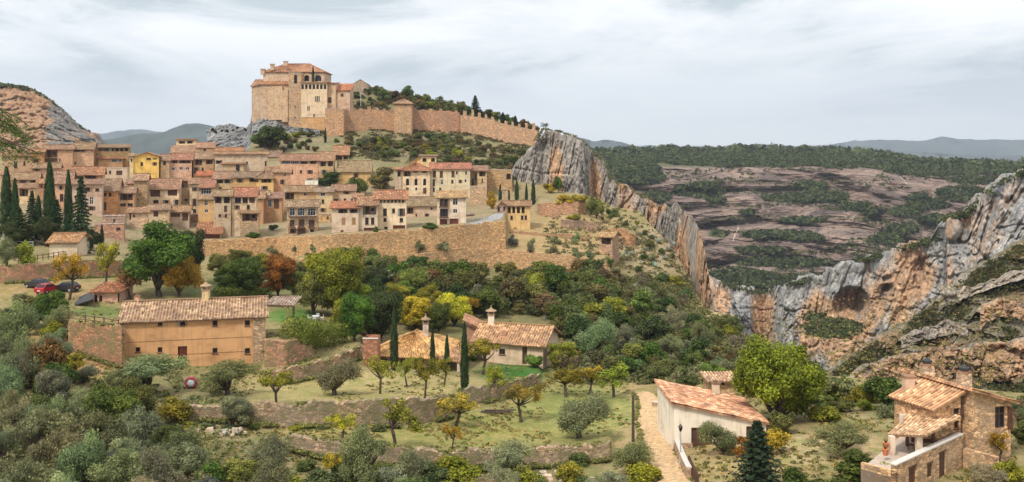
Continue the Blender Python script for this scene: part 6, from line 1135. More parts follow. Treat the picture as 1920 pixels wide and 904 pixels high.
H('small gabled chapel ruin on top of the hill, right of the church', 1005, 1150, 292, 345, 250, 'A', (.46, .37, .28), [], Y=432, dep=8, mat='rubble', T=ZC, name='chapel', cat='chapel', group=None, over=.1, rcol=(0.442, 0.322, 0.216))
p = P(676.5, 200, 420); mb = MB(); mb.tube([p, p + Z3 * 5.6], [.13, .08], 6); tag(mb.build('flag_pole', WHITE, None, p, sub=p), 'thin white pole on the hill right of the church', 'pole')
plant('cypress', 587, 154, 5, 31, None, 'thin cypress rising behind the arcaded wing of the church', at=P(587, 154, 402.5))
# ---------------------------------------------------------------- orange farmhouse
Z8 = (180, 520, 4.11); HB = random.Random(3)
FH = H('long orange farmhouse with a mottled tiled roof and a dark red door', 192, 1304, 320, 700, 174, 'G', (.60, .33, .155), [('w', 475, 332, 512, 371), ('w', 648, 332, 688, 371), ('w', 898, 332, 937, 373), ('w', 1147, 332, 1187, 373), ('w', 305, 540, 340, 575), ('w', 475, 540, 512, 579), ('w', 898, 546, 937, 586), ('w', 1147, 547, 1187, 588), ('d', 630, 533, 702, 684)],
       T=Z8, mat='plain', Y=126, yaw=14, name='farmhouse', cat='farmhouse', group=None, rcol=(.50, .305, .235), over=.45)
root, fb, A, d, n, L, (zb, zl, zr), top, rf = FH
for o in C.objects:
    if o.parent == root and o.name.startswith('door'):
        o.data.materials[0] = REDWOOD
    if o.parent == root and o.name.startswith('wall'): o.data.materials[0] = PLAIN
mb = MB(); O = Vector((A.x, A.y, 0))
for v in (480, 592):
    u, z = plane_pt(360, 520 + v / 4.11, A, d); mb.box((.02, -.025, z), (L * .9, .01, z + .035), (d, n), O)
mb.build('string_course', WOOD, root, None, sub=fb)
mb = MB(); a, _ = plane_pt(180 + 1212 / 4.11, 640, A, d); mb.box((a, -.09, zb - 3), (L + .06, .4, zl - .12), (d, n), O); mb.build('stone_pier', RUBBLE, root, None, (.50, .36, .24), sub=fb)
mb = MB(); mb.box((-.05, -.06, zb - 3), (.45, .3, zl - .12), (d, n), O); mb.build('stone_quoin', RUBBLE, root, None, (.58, .42, .28), sub=fb)
cp = A + d * (L * .565) + n * 4.9; chimney(root, rf, fb, Vector((cp.x, cp.y, top.z + .1)), .85, 1.2, PLAIN, (.68, .50, .26), fancy=True)
cp = A + d * (L * .075) + n * 5.2; chimney(root, rf, fb, Vector((cp.x, cp.y, top.z)), .6, .7, STUCCO, (.58, .36, .22))
cp = A + d * (L * .13) + n * 2.6; chimney(root, rf, fb, Vector((cp.x, cp.y, top.z - .9)), .45, .45, STUCCO, (.62, .46, .30), cap=False)
# pergola
PY = 131.0; g0 = P(501, 572, PY); g1 = P(551, 572, PY); mb = MB(); zt = P(525, 571, PY).z
pr = empty('pergola', P(540, 612, PY), 'timber pergola with a tiled roof at the right end of the orange farmhouse', 'pergola'); pb = pr.location
for x_, y_ in ((540, 612),):
    for dy in (0, 3.4): q_ = P(x_, y_, PY) + Vector((0, dy, 0)); m_ = MB(); m_.box((q_.x - .13, q_.y - .13, q_.z - 1), (q_.x + .13, q_.y + .13, zt - .3)); m_.build('post', PALEWOOD, pr, None, sub=pb)
for dy in (0, 3.4): m_ = MB(); m_.box((g0.x, PY - .1 + dy, zt - .3), (g1.x, PY + .1 + dy, zt - .02)); m_.build('beam', PALEWOOD, pr, None, sub=pb)
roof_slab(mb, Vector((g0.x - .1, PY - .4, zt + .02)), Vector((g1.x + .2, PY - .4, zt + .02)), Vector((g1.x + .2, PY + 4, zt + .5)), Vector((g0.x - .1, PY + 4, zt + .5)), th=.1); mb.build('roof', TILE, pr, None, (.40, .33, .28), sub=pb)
# white table and chairs on the small lawn, clipped hedge
def garden_set(px, py, lab, m=WHITE, s=1.0):
    p = G(px, py); r_ = empty('garden_table', p, 'round white garden table on the small lawn' if lab is None else lab, 'table'); mb = MB(); mb.tube([p + Z3 * .7, p + Z3 * .76], .6 * s, 14); mb.build('tabletop', m, r_, None, sub=p); mb = MB()
    mb.tube([p, p + Z3 * .7], .05, 6); mb.tube([p, p + Z3 * .05], .3, 8); mb.build('pedestal', m, r_, None, sub=p)
def chair(p, rz, lab, m=WHITE, group=None):
    r_ = empty('chair', p, lab, 'chair', group, rz); mb = MB(); mb.box((-.24, -.24, .42), (.24, .24, .47)); mb.build('seat', m, r_); mb = MB()
    for k in range(4): mb.box((-.22 + k * .13, .2, .5), (-.17 + k * .13, .23, .85))
    mb.box((-.24, .19, .85), (.24, .24, .92)); mb.build('backrest', m, r_)
    for sx in (-.2, .2):
        for sy in (-.2, .2): mb = MB(); mb.tube([(sx, sy, 0), (sx, sy, .42)], .025, 5); mb.build('leg', m, r_)
garden_set(592, 601, None)
for k, (dx, dy, w_) in enumerate(((-1.0, 0, 'left of'), (1.0, .1, 'right of'), (0, -1.0, 'in front of'), (.1, 1.0, 'behind'))): chair(G(592, 601) + Vector((dx, dy, 0)), math.atan2(-dx, dy), 'white garden chair %s the round white table on the small lawn' % w_, group='white garden chairs')
def hedge(pts, w, h, label, col):
    r = np.random.default_rng(4); W_ = [G(*p) for p in pts]; V = []; N = []
    for a, b in zip(W_[:-1], W_[1:]):
        m = int((b - a).length * 420); t = r.uniform(0, 1, m)[:, None]; p = np.array(a)[None] * (1 - t) + np.array(b)[None] * t; q_ = r.normal(size=(m, 3)); q_ /= np.abs(q_).max(1, keepdims=True)
        V.append(p + q_ * np.array([w / 2, w / 2, h / 2]) * r.uniform(.85, 1.1, (m, 1)) + np.array([0, 0, h / 2])); N.append(q_ + r.normal(size=q_.shape) * .4)
    V = np.concatenate(V); N = np.concatenate(N); t = np.clip(.5 + r.normal(size=len(V)) * .22 + .2 * vn(V[:, 0] * 1.5, V[:, 1] * 1.5, V[:, 2], 3), 0, 1); o = W_[0]
    V2, T2 = cards(V - np.array(o), N, .16, r, t); x = link('hedge', leafmesh('hedge', V2, np.arange(len(V2)).reshape(-1, 4), T2), None, o); x.color = (*col, 1); tag(x, label, 'hedge')
hedge([(548, 640), (580, 645), (615, 648), (650, 640)], 3.0, 3.0, 'big overgrown yellow green hedge right of the orange farmhouse', (.17, .20, .045))
hedge([(405, 556), (450, 556), (500, 556)], 1.5, 1.4, 'long low green hedge behind the roof of the orange farmhouse', (.15, .20, .05))
# ---------------------------------------------------------------- two tiled cottages by the lawn
ZA = (640, 560, 4.364)
ca = H('low cottage with a hipped tile roof and a porch, behind three small cypresses', 225, 782, 458, 590, 268, 'H', (.52, .38, .27), [('w', 330, 490, 370, 540), ('d', 480, 480, 520, 560), ('w', 620, 480, 660, 530)], T=ZA, Y=133, yaw=-14, dep=11, name='cottage', cat='cottage', group=None, rcol=(0.729, 0.436, 0.216), over=.7)
root, cb, A, d, n, L, (zb, zl, zr), top, rf = ca
chimney(root, rf, cb, top + d * 1.4 + Z3 * -.1, .75, 1.3, STUCCO, (.60, .50, .42), fancy=True)
# porch at the right side
q = lambda u, y, z: A + d * u + n * y + Z3 * z
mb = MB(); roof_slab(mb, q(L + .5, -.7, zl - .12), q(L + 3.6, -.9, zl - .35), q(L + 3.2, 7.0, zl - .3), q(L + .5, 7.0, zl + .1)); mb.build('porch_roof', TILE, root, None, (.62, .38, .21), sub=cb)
for u, y in ((L + 3.2, -.5), (L + 3.1, 3.0), (L + .2, -.5)): mb = MB(); a = q(u, y, 0); mb.box((a.x - .2, a.y - .2, zb - 1), (a.x + .2, a.y + .2, zl - .6)); mb.build('porch_post', STUCCO, root, None, (.60, .5, .42), sub=cb)
H('red brick block wall beside the hipped cottage, left end', 178, 296, 330, 480, 320, 'T', (.42, .20, .13), [], T=ZA, Y=130, dep=3, mat='rubble', name='brick_outbuilding', cat='outbuilding', group=None)
cbb = H('red tiled cottage with a white gable end beside the green lawn', 1095, 1650, (338, 382), 560, 214, 'G', (.62, .46, .32), [('w', 1180, 400, 1215, 450), ('d', 1480, 385, 1520, 540), ('w', 1290, 410, 1340, 460)], T=ZA, Y=139, yaw=-16, name='cottage', cat='cottage', group=None, mat='plain', rcol=(.62, .33, .21), over=.6, slope=.38)
root, cb, A, d, n, L, (zb, zl, zr), top, rf = cbb
chimney(root, rf, cb, top - d * (L * .4) - Z3 * .1, .9, 1.4, STUCCO, (.70, .62, .50), fancy=True)
cp = A + d * (L * .37) + n * 1.6; chimney(root, rf, cb, Vector((cp.x, cp.y, (zl + zr) / 2 + .9)), .8, .6, STUCCO, (.58, .34, .24), cap=False)
H('narrow shed with a sloping roof edge, left of the red tiled cottage', 1025, 1120, (195, 240), 420, 195, 'R', (.40, .24, .17), [], T=ZA, Y=146, dep=6, name='shed', cat='shed', group=None)
# ---------------------------------------------------------------- brick shed, carport, cars at the left
b = H('low pink brick shed with a sagging red tile roof, above the farmhouse', 722, 925, (606, 600), 722, 556, 'F', (.56, .35, .26), [('a', 762, 632, 787, 690), ('w', 728, 630, 750, 690), ('d', 906, 615, 925, 690)], T=ZL, Y=147, dep=5, name='shed', cat='shed', group=None, rcol=(0.508, 0.198, 0.112))
mb = MB(); c0 = [P(318 / 1 - 180, 562, 150), P(172, 546, 149), P(176, 560, 143), P(140, 572, 144)]
cpz = P(155, 578, 146); crt = empty('carport', cpz, 'dark slanting carport roof left of the brick shed', 'carport')
mb.add(c0 + [v - Z3 * .12 for v in c0], [(0, 1, 2, 3), (7, 6, 5, 4), (0, 4, 5, 1), (1, 5, 6, 2), (2, 6, 7, 3), (3, 7, 4, 0)]); mb.build('roof', IRON, crt, None, sub=cpz)
for v in c0: mb = MB(); mb.tube([v - Z3 * .1, Vector((v.x, v.y, G(160, 580).z - .5))], .07, 5); mb.build('post', WOOD, crt, None, sub=cpz)
def car(p, rz, paint, label, group='parked cars'):
    r_ = empty('parked_car', p, label, 'car', group, rz); L = 4.1; W_ = .86
    prof = [(-2.05, .35), (-2.05, .85), (-1.95, 1.0), (-1.75, 1.08), (-1.25, 1.45), (.15, 1.48), (.85, 1.02), (1.75, .88), (2.02, .68), (2.05, .35)]
    mb = MB(); n_ = len(prof); sect = [(-1, 1.0), (-.93, 1.0), (.93, 1.0), (1, 1.0)]; vs = []
    for s, k in ((-1, 0), (-1, 1), (1, 1), (1, 0)):
        for x, z in prof: up_ = max(0, z - .95); vs.append((s * (W_ - (.05 if not k else 0) - up_ * .28) if k == 0 or True else 0, x, z))
    vs = [(s * (W_ - max(0, z - .95) * .3), x, z) for s in (-1, 1) for x, z in prof]
    mb.add(vs, [(i, i + 1, n_ + i + 1, n_ + i) for i in range(n_ - 1)] + [(n_ - 1, 0, n_, 2 * n_ - 1), tuple(range(n_))[::-1], tuple(range(n_, 2 * n_))]); mb.build('body', paint, r_)
    mb = MB(); mb.add([(-.66, -1.82, 1.07), (.66, -1.82, 1.07), (.58, -1.33, 1.42), (-.58, -1.33, 1.42)], [(0, 1, 2, 3)]); mb.v = [v + Vector((0, -.02, .02)) for v in mb.v]; mb.build('rear_window', GLASS, r_)
    mb = MB(); mb.add([(-.66, .80, 1.08), (.66, .80, 1.08), (.58, .25, 1.44), (-.58, .25, 1.44)], [(3, 2, 1, 0)]); mb.v = [v + Vector((0, .02, .02)) for v in mb.v]; mb.build('windscreen', GLASS, r_)
    for s in (-1, 1):
        mb = MB(); mb.add([(s * .845, -1.5, 1.05), (s * .845, .55, 1.03), (s * .74, .1, 1.38), (s * .74, -1.15, 1.38)], [(0, 1, 2, 3)]); mb.build('side_window', GLASS, r_)
        mb = MB(); mb.box((s * .62 - .14, -2.075, .72), (s * .62 + .14, -2.03, .92)); mb.build('tail_light', TAILR, r_)
        for y in (-1.3, 1.3):
            mb = MB(); mb.tube([(s * .70, y, .31), (s * .89, y, .31)], .31, 14); w = mb.build('wheel', RUBBERM, r_); mb = MB(); mb.tube([(s * .89, y, .31), (s * .905, y, .31)], .18, 10); mb.build('rim', GREY, w)
    mb = MB(); mb.box((-.26, -2.08, .52), (.26, -2.055, .64)); mb.build('number_plate', WHITE, r_)
TAILR = mk_flat('tail_light_red', (.45, .02, .015), .3); RUBBERM = mk_flat('tyre_rubber', (.02, .02, .02), .8); RED = mk_flat('red_car_paint', (.33, .012, .02), .25, .6, .05); BLACKP = mk_flat('black_car_paint', (.02, .02, .025), .25, .6, .05)
car(G(90, 549), math.radians(-14), RED, 'dark red hatchback seen from behind, beside the yellow tree')
car(G(124, 546), math.radians(75), BLACKP, 'black car behind the trunk of the yellow tree')
car(G(70, 540), math.radians(62), BLACKP, 'dark car parked just left of the red one')
# white parasol / van at left edge, lamp
p = G(6, 464); pr = empty('parasol', p, 'folded white parasol at the left edge beside the dark trees', 'parasol'); mb = MB(); mb.tube([p, p + Z3 * 3], .05, 6); mb.build('pole', GREY, pr, None, sub=p); mb = MB(); mb.tube([p + Z3 * 1.2, p + Z3 * 1.6, p + Z3 * 2.6, p + Z3 * 3.2], [.25, .38, .25, .03], 8); mb.build('canopy', CLOTH, pr, None, sub=p)
# ---------------------------------------------------------------- white shed house by the track
ZW = (1160, 680, 4.034)
wh = H('white plastered shed house with one long sloping tile roof, beside the dirt track', 418, 1115, (312, 458), 665, 300, 'R', (.80, .70, .56), [('G', 549, 492, 710, 662), ('G', 965, 482, 1035, 640)], T=ZW, Y=94, dep=9.0, mat='plain', name='shed_house', cat='house', group=None, rcol=(.62, .41, .26), over=.3, styl=None, yaw=1.5)
root, wbs, A, d, n, L, (zb, zl, zr), top, rf = wh
for o in C.objects:
    if o.parent == root and o.name.startswith('garage_door'): o.data.materials[0] = WOOD
cp = A + d * (L * .68) + n * 8.6; chimney(root, rf, wbs, Vector((cp.x, cp.y, zl + (zr - zl) * .6 + .1)), .7, .9, STUCCO, (.66, .52, .38))
mb = MB(); O = Vector((A.x, A.y, 0)); mb.box((-.05, -.07, zb - 2), (L * .2, .02, zb + .75), (d, n), O); mb.build('stone_plinth', RUBBLE, root, None, (.52, .38, .27), sub=wbs)
H('low stone shed with a flat tile roof behind the white shed house', 690, 878, 138, 195, 120, 'F', (.54, .37, .22), [('w', 780, 150, 800, 172)], T=ZW, Y=112, dep=4, mat='rubble', name='shed', cat='shed', group=None, rcol=(0.575, 0.415, 0.243))
p = G(1380, 729); r_ = empty('solar_panel', p, 'small blue grey solar panel beside the low stone shed', 'solar panel'); mb = MB(); mb.add([p + Vector((-.9, 0, .2)), p + Vector((.9, 0, .2)), p + Vector((.9, .7, 1.0)), p + Vector((-.9, .7, 1.0)), p + Vector((-.9, .05, .14)), p + Vector((.9, .05, .14)), p + Vector((.9, .75, .94)), p + Vector((-.9, .75, .94))], [(0, 1, 2, 3), (7, 6, 5, 4), (0, 4, 5, 1), (1, 5, 6, 2), (2, 6, 7, 3), (3, 7, 4, 0)]); mb.build('panel', mk_flat('solar_cell', (.10, .14, .22), .15, .6), r_, None, sub=p)
mb = MB(); [mb.tube([p + Vector((x, y, -.1)), p + Vector((x, y, h))], .03, 5) for x in (-.7, .7) for y, h in ((.1, .2), (.65, .85))]; mb.build('stand', GREY, r_, None, sub=p)
def lowwall(pts, h, label, mat=RUBBLE, col=(.52, .36, .24), th=.35, name='low_wall', cat='wall', at=G):
    W_ = [at(*p) for p in pts]; res = []
    for a, b in zip(W_[:-1], W_[1:]): m = max(1, int((b - a).length / 1.0)); res += [a + (b - a) * k / m for k in range(m)]
    res.append(W_[-1]); mb = MB(); o = W_[0]
    for a, b in zip(res[:-1], res[1:]):
        d_ = (b - a); d_.z = 0; d_.normalize(); nn = Vector((-d_.y, d_.x, 0)) * th / 2
        vs = [a - nn - Z3, b - nn - Z3, b + nn - Z3, a + nn - Z3, a - nn + Z3 * h, b - nn + Z3 * h, b + nn + Z3 * h, a + nn + Z3 * h]; mb.add(vs, [(0, 1, 5, 4), (1, 2, 6, 5), (2, 3, 7, 6), (3, 0, 4, 7), (4, 5, 6, 7)])
    r_ = empty(name, o, label, cat); mb.build('wall', mat, r_, None, col, sub=o); cpg = MB()
    for a, b in zip(res[:-1], res[1:]):
        d_ = (b - a); d_.z = 0; d_.normalize(); nn = Vector((-d_.y, d_.x, 0)) * (th / 2 + .05); e0 = Z3 * (h + .004); e1 = Z3 * (h + .1)
        cpg.add([a - nn + e0, b - nn + e0, b + nn + e0, a + nn + e0, a - nn + e1, b - nn + e1, b + nn + e1, a + nn + e1], [(0, 1, 5, 4), (1, 2, 6, 5), (2, 3, 7, 6), (3, 0, 4, 7), (4, 5, 6, 7), (3, 2, 1, 0)])
    cpg.build('coping', CONC, r_, None, sub=o)
lowwall([(1264, 832), (1274, 858), (1284, 884), (1292, 900)], 1.0, 'low rubble wall with pale coping along the right side of the dirt track')
lowwall([(1224, 762), (1240, 764), (1258, 768)], .5, 'short low wall at the top of the dirt track, against the white shed house')
p = G(1187, 828); mb = MB(); mb.tube([p - Z3 * .4, p + Z3 * 4.7], [.16, .13], 8); tag(mb.build('wooden_pole', BARK, None, p, sub=p), 'thick brown wooden pole at the left side of the dirt track', 'pole')
p = G(1276, 872); r_ = empty('street_lamp', p, 'grey lantern lamp post at the corner of the white shed house', 'street lamp'); mb = MB(); mb.tube([p, p + Z3 * .3, p + Z3 * .4, p + Z3 * 3.0], [.16, .14, .07, .05], 8); mb.build('post', GREY, r_, None, sub=p); mb = MB(); mb.tube([p + Z3 * 3.0, p + Z3 * 3.1, p + Z3 * 3.4], [.08, .13, .2], 6); mb.build('lantern', GLASS, r_, None, sub=p); mb = MB(); mb.tube([p + Z3 * 3.4, p + Z3 * 3.5, p + Z3 * 3.68], [.24, .16, .02], 6); mb.build('lamp_cap', IRON, r_, None, sub=p)
fr = empty('gate', G(1302, 900), 'brown slatted gate at the bottom edge beside the dirt track', 'gate')
for k in range(9): a = G(1292 + k * 2.0, 884 + k * 4.5) ; mb = MB(); mb.box((a.x - .09, a.y - .03, a.z - .2), (a.x + .09, a.y + .03, a.z + 1.35)); mb.build('slat', WOOD, fr, None, sub=fr.location)
mb = MB(); a, b = G(1292, 884), G(1309, 922); mb.tube([a + Z3 * 1.1, b + Z3 * 1.1], .05, 5); mb.tube([a + Z3 * .3, b + Z3 * .3], .05, 5); mb.build('rail', IRON, fr, None, sub=fr.location)
# pink and white round thing by the farmhouse, stone heap, logs
p = G(358, 728); r_ = empty('play_ball', p, 'pink ring with a white ball in it, between the farmhouse olives', 'garden toy'); mb = MB(); mb.tube([p + Vector((math.cos(t) * .65, 0, .65 + math.sin(t) * .55)) for t in np.linspace(0, 6.28, 17)], .13, 6, cap=False); mb.build('ring', mk_flat('pink_plastic', (.55, .05, .14), .4), r_, None, sub=p)
mb = MB(); mb.tube([p + Vector((0, -.1, .18)), p + Vector((0, -.1, .3)), p + Vector((0, -.1, .55)), p + Vector((0, -.1, .8)), p + Vector((0, -.1, .93))], [.1, .33, .42, .33, .1], 10); mb.build('ball', WHITE, r_, None, sub=p)
def stones(pts, label, r0, n_, seed, spread=(1.2, .8, .25)):
    r = random.Random(seed); o = G(*pts); r_ = empty('stone_heap', o, label, 'stone heap')
    for k in range(n_):
        c = o + Vector((r.gauss(0, spread[0]), r.gauss(0, spread[1]), abs(r.gauss(0, spread[2])))); mb = MB(); s = r0 * r.uniform(.5, 1.3)
        vs = [c + Vector((x * s * r.uniform(.6, 1.1), y * s * r.uniform(.6, 1.1), z * s * r.uniform(.4, .8))) for z in (-1, 1) for y in (-1, 1) for x in (-1, 1)]; mb.add(vs, [(0, 2, 3, 1), (4, 5, 7, 6), (0, 1, 5, 4), (2, 6, 7, 3), (0, 4, 6, 2), (1, 3, 7, 5)]); mb.build('stone', STUCCO, r_, None, (.55 * r.uniform(.7, 1.1), .42, .33), sub=o)
stones((416, 812), 'small heap of pale stones below the lone olive', .28, 16, 1); stones((1055, 895), 'scattered reddish boulders under the lowest terrace wall', .4, 24, 2, (2.6, 1.2, .25)); stones((760, 902), 'heap of reddish stones below the lowest wall, left', .35, 18, 3, (2, 1, .2))
p = G(925, 775); mb = MB(); [mb.tube([p + Vector((-1.6 + i * .2, i * .3 - .4, .12 + .12 * (i % 2))), p + Vector((1.4 + i * .3, i * .25 - .3, .2))], .08, 5) for i in range(5)]; tag(mb.build('log_pile', BARK, None, p, sub=p), 'pile of dark cut branches on the grass right of the golden almond', 'log pile')
# ---------------------------------------------------------------- stone villa at the lower right
ZV = (1600, 680, 4.034); VC = (.62, .42, .255)
vi = H('stone villa with stepped tile roofs, three chimneys and a walled terrace', 900, 1190, (212, 290), 760, 200, 'R', VC, [('g', 1072, 335, 1150, 490)], T=ZV, Y=82.0, dep=7.4, yaw=21, mat='rubble', name='villa', cat='house', group=None, rcol=(0.663, 0.384, 0.224), over=.5, styl=WOOD)
root, vb, A, d, n, L, (zb, zl, zr), top, rf = vi
q = lambda u, y, z: Vector((A.x, A.y, 0)) + d * u + n * y + Z3 * z
u, z = plane_pt(1600 + 1165 / 4.034, 680 + 330 / 4.034, A, d); u2, z2 = plane_pt(1600 + 1190 / 4.034, 680 + 500 / 4.034, A, d); mb = MB(); mb.box((u, -.5, z2), (u + .08, -.01, z), (d, n), Vector((A.x, A.y, 0))); mb.build('shutter', WOOD, root, None, sub=vb)
for uu, yy, hh in ((.6, 5.6, .9), (L * .62, 3.4, 1.15)):
    c_ = q(uu, yy, zl + (zr - zl) * uu / L + .1); ch = chimney(root, rf, vb, c_, .95, hh, RUBBLE, (.62, .47, .33), cap=False); mb = MB(); mb.tube([c_ + Z3 * (hh + .003), c_ + Z3 * (hh + .22)], .62, 4); mb.build('chimney_cap', TILE, ch, None, (.62, .38, .22), sub=c_); mb = MB(); mb.tube([c_ + Z3 * (hh + .25), c_ + Z3 * (hh + .5), c_ + Z3 * (hh + .7)], [.42, .42, .1], 8); mb.build('chimney_cowl', IRON, ch, None, sub=c_)
b = H('x', 604, 812, (352, 226), 700, 150, 'L', VC, [('w', 757, 347, 806, 390), ('w', 762, 442, 800, 496)], T=ZV, Y=81.2, dep=4.4, yaw=21, mat='rubble', rcol=(0.663, 0.373, 0.224), over=.35); 
cb = P(1600 + 417 / 4.034, 680 + 235 / 4.034, 85.3); ch = chimney(b[0], b[8], b[1], cb + Z3 * 0, .8, 1.5, PLAIN, (.62, .42, .30), cap=False); mb = MB(); mb.box((cb.x - .5, cb.y - .5, cb.z + 1.505), (cb.x + .5, cb.y + .5, cb.z + 1.62)); mb.build('chimney_cap', TILE, ch, None, (.6, .38, .24), sub=cb); merge(root, b[0])
H_ = [P(1664, 815, 79.2), P(1735, 816, 76.6), P(1802, 780, 80.7), P(1720, 762, 84.5)]
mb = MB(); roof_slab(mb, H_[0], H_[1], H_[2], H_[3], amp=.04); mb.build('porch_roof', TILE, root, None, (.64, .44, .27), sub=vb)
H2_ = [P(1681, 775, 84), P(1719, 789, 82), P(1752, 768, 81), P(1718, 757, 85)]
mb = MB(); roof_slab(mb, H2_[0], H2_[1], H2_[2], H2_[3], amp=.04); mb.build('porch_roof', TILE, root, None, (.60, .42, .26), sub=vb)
def wallseg(a, b, z0, z1, th, name, mat, col, holes=(), par=root, sub=vb):
    """a,b ground points; holes in photograph pixels"""
    d_ = Vector((b.x - a.x, b.y - a.y, 0)); L_ = d_.length; d_.normalize(); nn = Vector((-d_.y, d_.x, 0)); mb = MB(); hs = []
    for x0_, y0_, x1_, y1_ in holes: u0_, zt_ = plane_pt(x0_, y0_, a, d_); u1_, zb_ = plane_pt(x1_, y1_, a, d_); hs.append((u0_, u1_, zb_, zt_, .2))
    wall_panel(mb, a, d_, L_, z0, z1, z1, hs); A2 = a + nn * th
    mb.add([Vector((a.x, a.y, z1)), Vector((b.x, b.y, z1)), Vector((b.x, b.y, z1)) + nn * th, Vector((a.x, a.y, z1)) + nn * th, Vector((a.x, a.y, z0)), Vector((b.x, b.y, z0)), Vector((b.x, b.y, z0)) + nn * th, Vector((a.x, a.y, z0)) + nn * th], [(0, 1, 2, 3), (2, 6, 7, 3), (0, 3, 7, 4), (1, 5, 6, 2)])
    o = mb.build(name, mat, par, None, col, sub=sub); return o, hs, a, d_, nn
ta = P(1680, 873, 73.2); tb = P(1806, 815, 81); zt = (ta.z + tb.z) / 2
hol = [(1704, 879, 1718, 925), (1738.5, 871, 1748.5, 893), (1761, 851, 1773.5, 896)]
tw = wallseg(ta, tb, zt - 4.4, zt, .4, 'terrace_wall', RUBBLE, VC, hol)
for h in tw[1]:
    mb = MB(); k = 4; w = (h[1] - h[0]) / k
    for i in range(k): mb.box((h[0] + i * w + .01, .12, h[2]), (h[0] + (i + 1) * w - .01, .18, h[3]), (tw[3], tw[4]), Vector((ta.x, ta.y, 0)))
    mb.box((h[0] - .1, -.03, h[3] + .002), (h[1] + .1, .1, h[3] + .12), (tw[3], tw[4]), Vector((ta.x, ta.y, 0))); mb.build('shutter_door', WOOD, root, None, sub=vb)
mb = MB(); Lw = (tb - ta).length; mb.box((-.1, -.07, zt + .003), (Lw, .47, zt + .1), (tw[3], tw[4]), Vector((ta.x, ta.y, 0))); mb.build('coping', CONC, root, None, sub=vb)
zf = zt - .95; nn = tw[4]; fl = [ta + nn * .4, tb + nn * .4, tb + nn * 5.0, ta + nn * 2.8]; mb = MB(); mb.add([Vector((v.x, v.y, zf)) for v in fl] + [Vector((v.x, v.y, zf - 3.5)) for v in fl], [(0, 1, 2, 3), (2, 6, 7, 3), (3, 7, 4, 0)]); mb.build('terrace_floor', mk_flat('terrace_paving', (.45, .36, .29), .8, .2, .12, 2), root, None, sub=vb)
wallseg(ta + nn * 2.8, ta, zt - 4.4, zf + .5, .3, 'terrace_wall', RUBBLE, VC)
for x_, y0_, y1_, yy, w, m, c_ in [(a_[0], a_[1], a_[2], a_[3] * .953, *a_[4:]) for a_ in ((1672, 816, 856, 82.6, .42, PLAIN, (.70, .55, .42)), (1723, 816, 850, 81.5, .42, PLAIN, (.74, .62, .46)), (1701, 814, 838, 85, .22, WOOD, None), (1750, 811, 838, 83.5, .2, WOOD, None), (1785, 789, 818, 85.6, .2, WOOD, None), (1692, 776, 806, 87.5, .4, PLAIN, (.74, .6, .48)), (1711, 784, 812, 86.2, .2, WOOD, None))]:
    a = P(x_, y0_, yy); mb = MB(); mb.box((a.x - w / 2, yy - w / 2, zf - .3), (a.x + w / 2, yy + w / 2, a.z - .05)); mb.build('porch_pillar', m, root, None, c_, sub=vb)
e1 = P(1826, 850, 79.5); e2 = P(1868, 850, 78.5); wallseg(P(1806, 850, 80.8), e2, e1.z - 2.6, e1.z, .4, 'garden_wall', RUBBLE, VC)
p = P(1738, 832, 80); p.z = zf; r_ = empty('garden_table', p, 'dark table under the tiled porch of the stone villa', 'table'); mb = MB(); mb.box((-.8, -.45, .7), (.8, .45, .76)); mb.build('tabletop', WOOD, r_); 
for sx in (-.7, .7):
    for sy in (-.35, .35): mb = MB(); mb.box((sx - .04, sy - .04, 0), (sx + .04, sy + .04, .7)); mb.build('leg', WOOD, r_)
chair(p + Vector((-1.3, 0, 0)), 1.4, 'dark chair left of the table under the villa porch', WOOD, 'dark porch chairs'); chair(p + Vector((1.35, .1, 0)), -1.6, 'dark chair right of the table under the villa porch', WOOD, 'dark porch chairs')
for k, (x_, y_, lab) in enumerate(((1661, 842, 'orange flower pot at the left end of the villa porch, upper one'), (1660, 854, 'orange flower pot at the left end of the villa porch, lower one'))):
    p = P(x_, y_, 78.4 - k * 1.2); r_ = empty('flower_pot', p, lab, 'flower pot', 'flower pots by the villa'); mb = MB(); mb.tube([p, p + Z3 * .45, p + Z3 * .5], [.16, .25, .28], 10); mb.build('pot', mk_flat('terracotta', (.5, .16, .07), .8), r_, None, sub=p); mb = MB(); [mb.tube([p + Z3 * .45, p + Vector((math.cos(t) * .2, math.sin(t) * .2, .85))], [.03, .01], 4) for t in range(6)]; mb.build('stems', LEAF, r_, None, (.1, .16, .04), sub=p)
H('tiny stone block hut on the cliff edge beyond the rim trees', 0, 26, 0, 30, -8, 'T', (.42, .38, .33), [], T=(1741, 682, 1.0), Y=150, dep=3, mat='rubble', name='stone_hut', cat='hut', group=None) if False else None
# boulders on the gorge slope and the big rock tower on the rim
def boulder(px, py, Y, w, h, label, mat=CLIFF2, seed=0):
    me = bpy.data.meshes.new('boulder'); import bmesh; bm = bmesh.new(); bmesh.ops.create_icosphere(bm, subdivisions=4, radius=1.0); sc = Y / F
    for v in bm.verts: c_ = v.co.copy(); k = 1 + .22 * float(vn(c_.x * 1.5, c_.y * 1.5, c_.z * 1.2, seed)) + .10 * float(vn(c_.x * 4, c_.y * 4, c_.z * 3, seed + 1)); v.co = Vector((c_.x * w / 2 * sc, c_.y * w / 2 * sc, c_.z * h / 2 * sc)) * k
    bm.to_mesh(me); bm.free(); me.materials.append(mat); tag(link('boulder', me, None, P(px, py, Y)), label, 'boulder', 'boulders of the gorge')
boulder(1787, 430, 398, 30, 46, 'tall rounded rock standing on the rim of the gorge cliff', seed=1); boulder(1777, 548, 238, 30, 26, 'large pale boulder on the crest of the right slope', CLIFF3, 2); boulder(1765, 540, 238, 16, 14, 'small boulder touching the large pale one on the right slope', CLIFF3, 3)
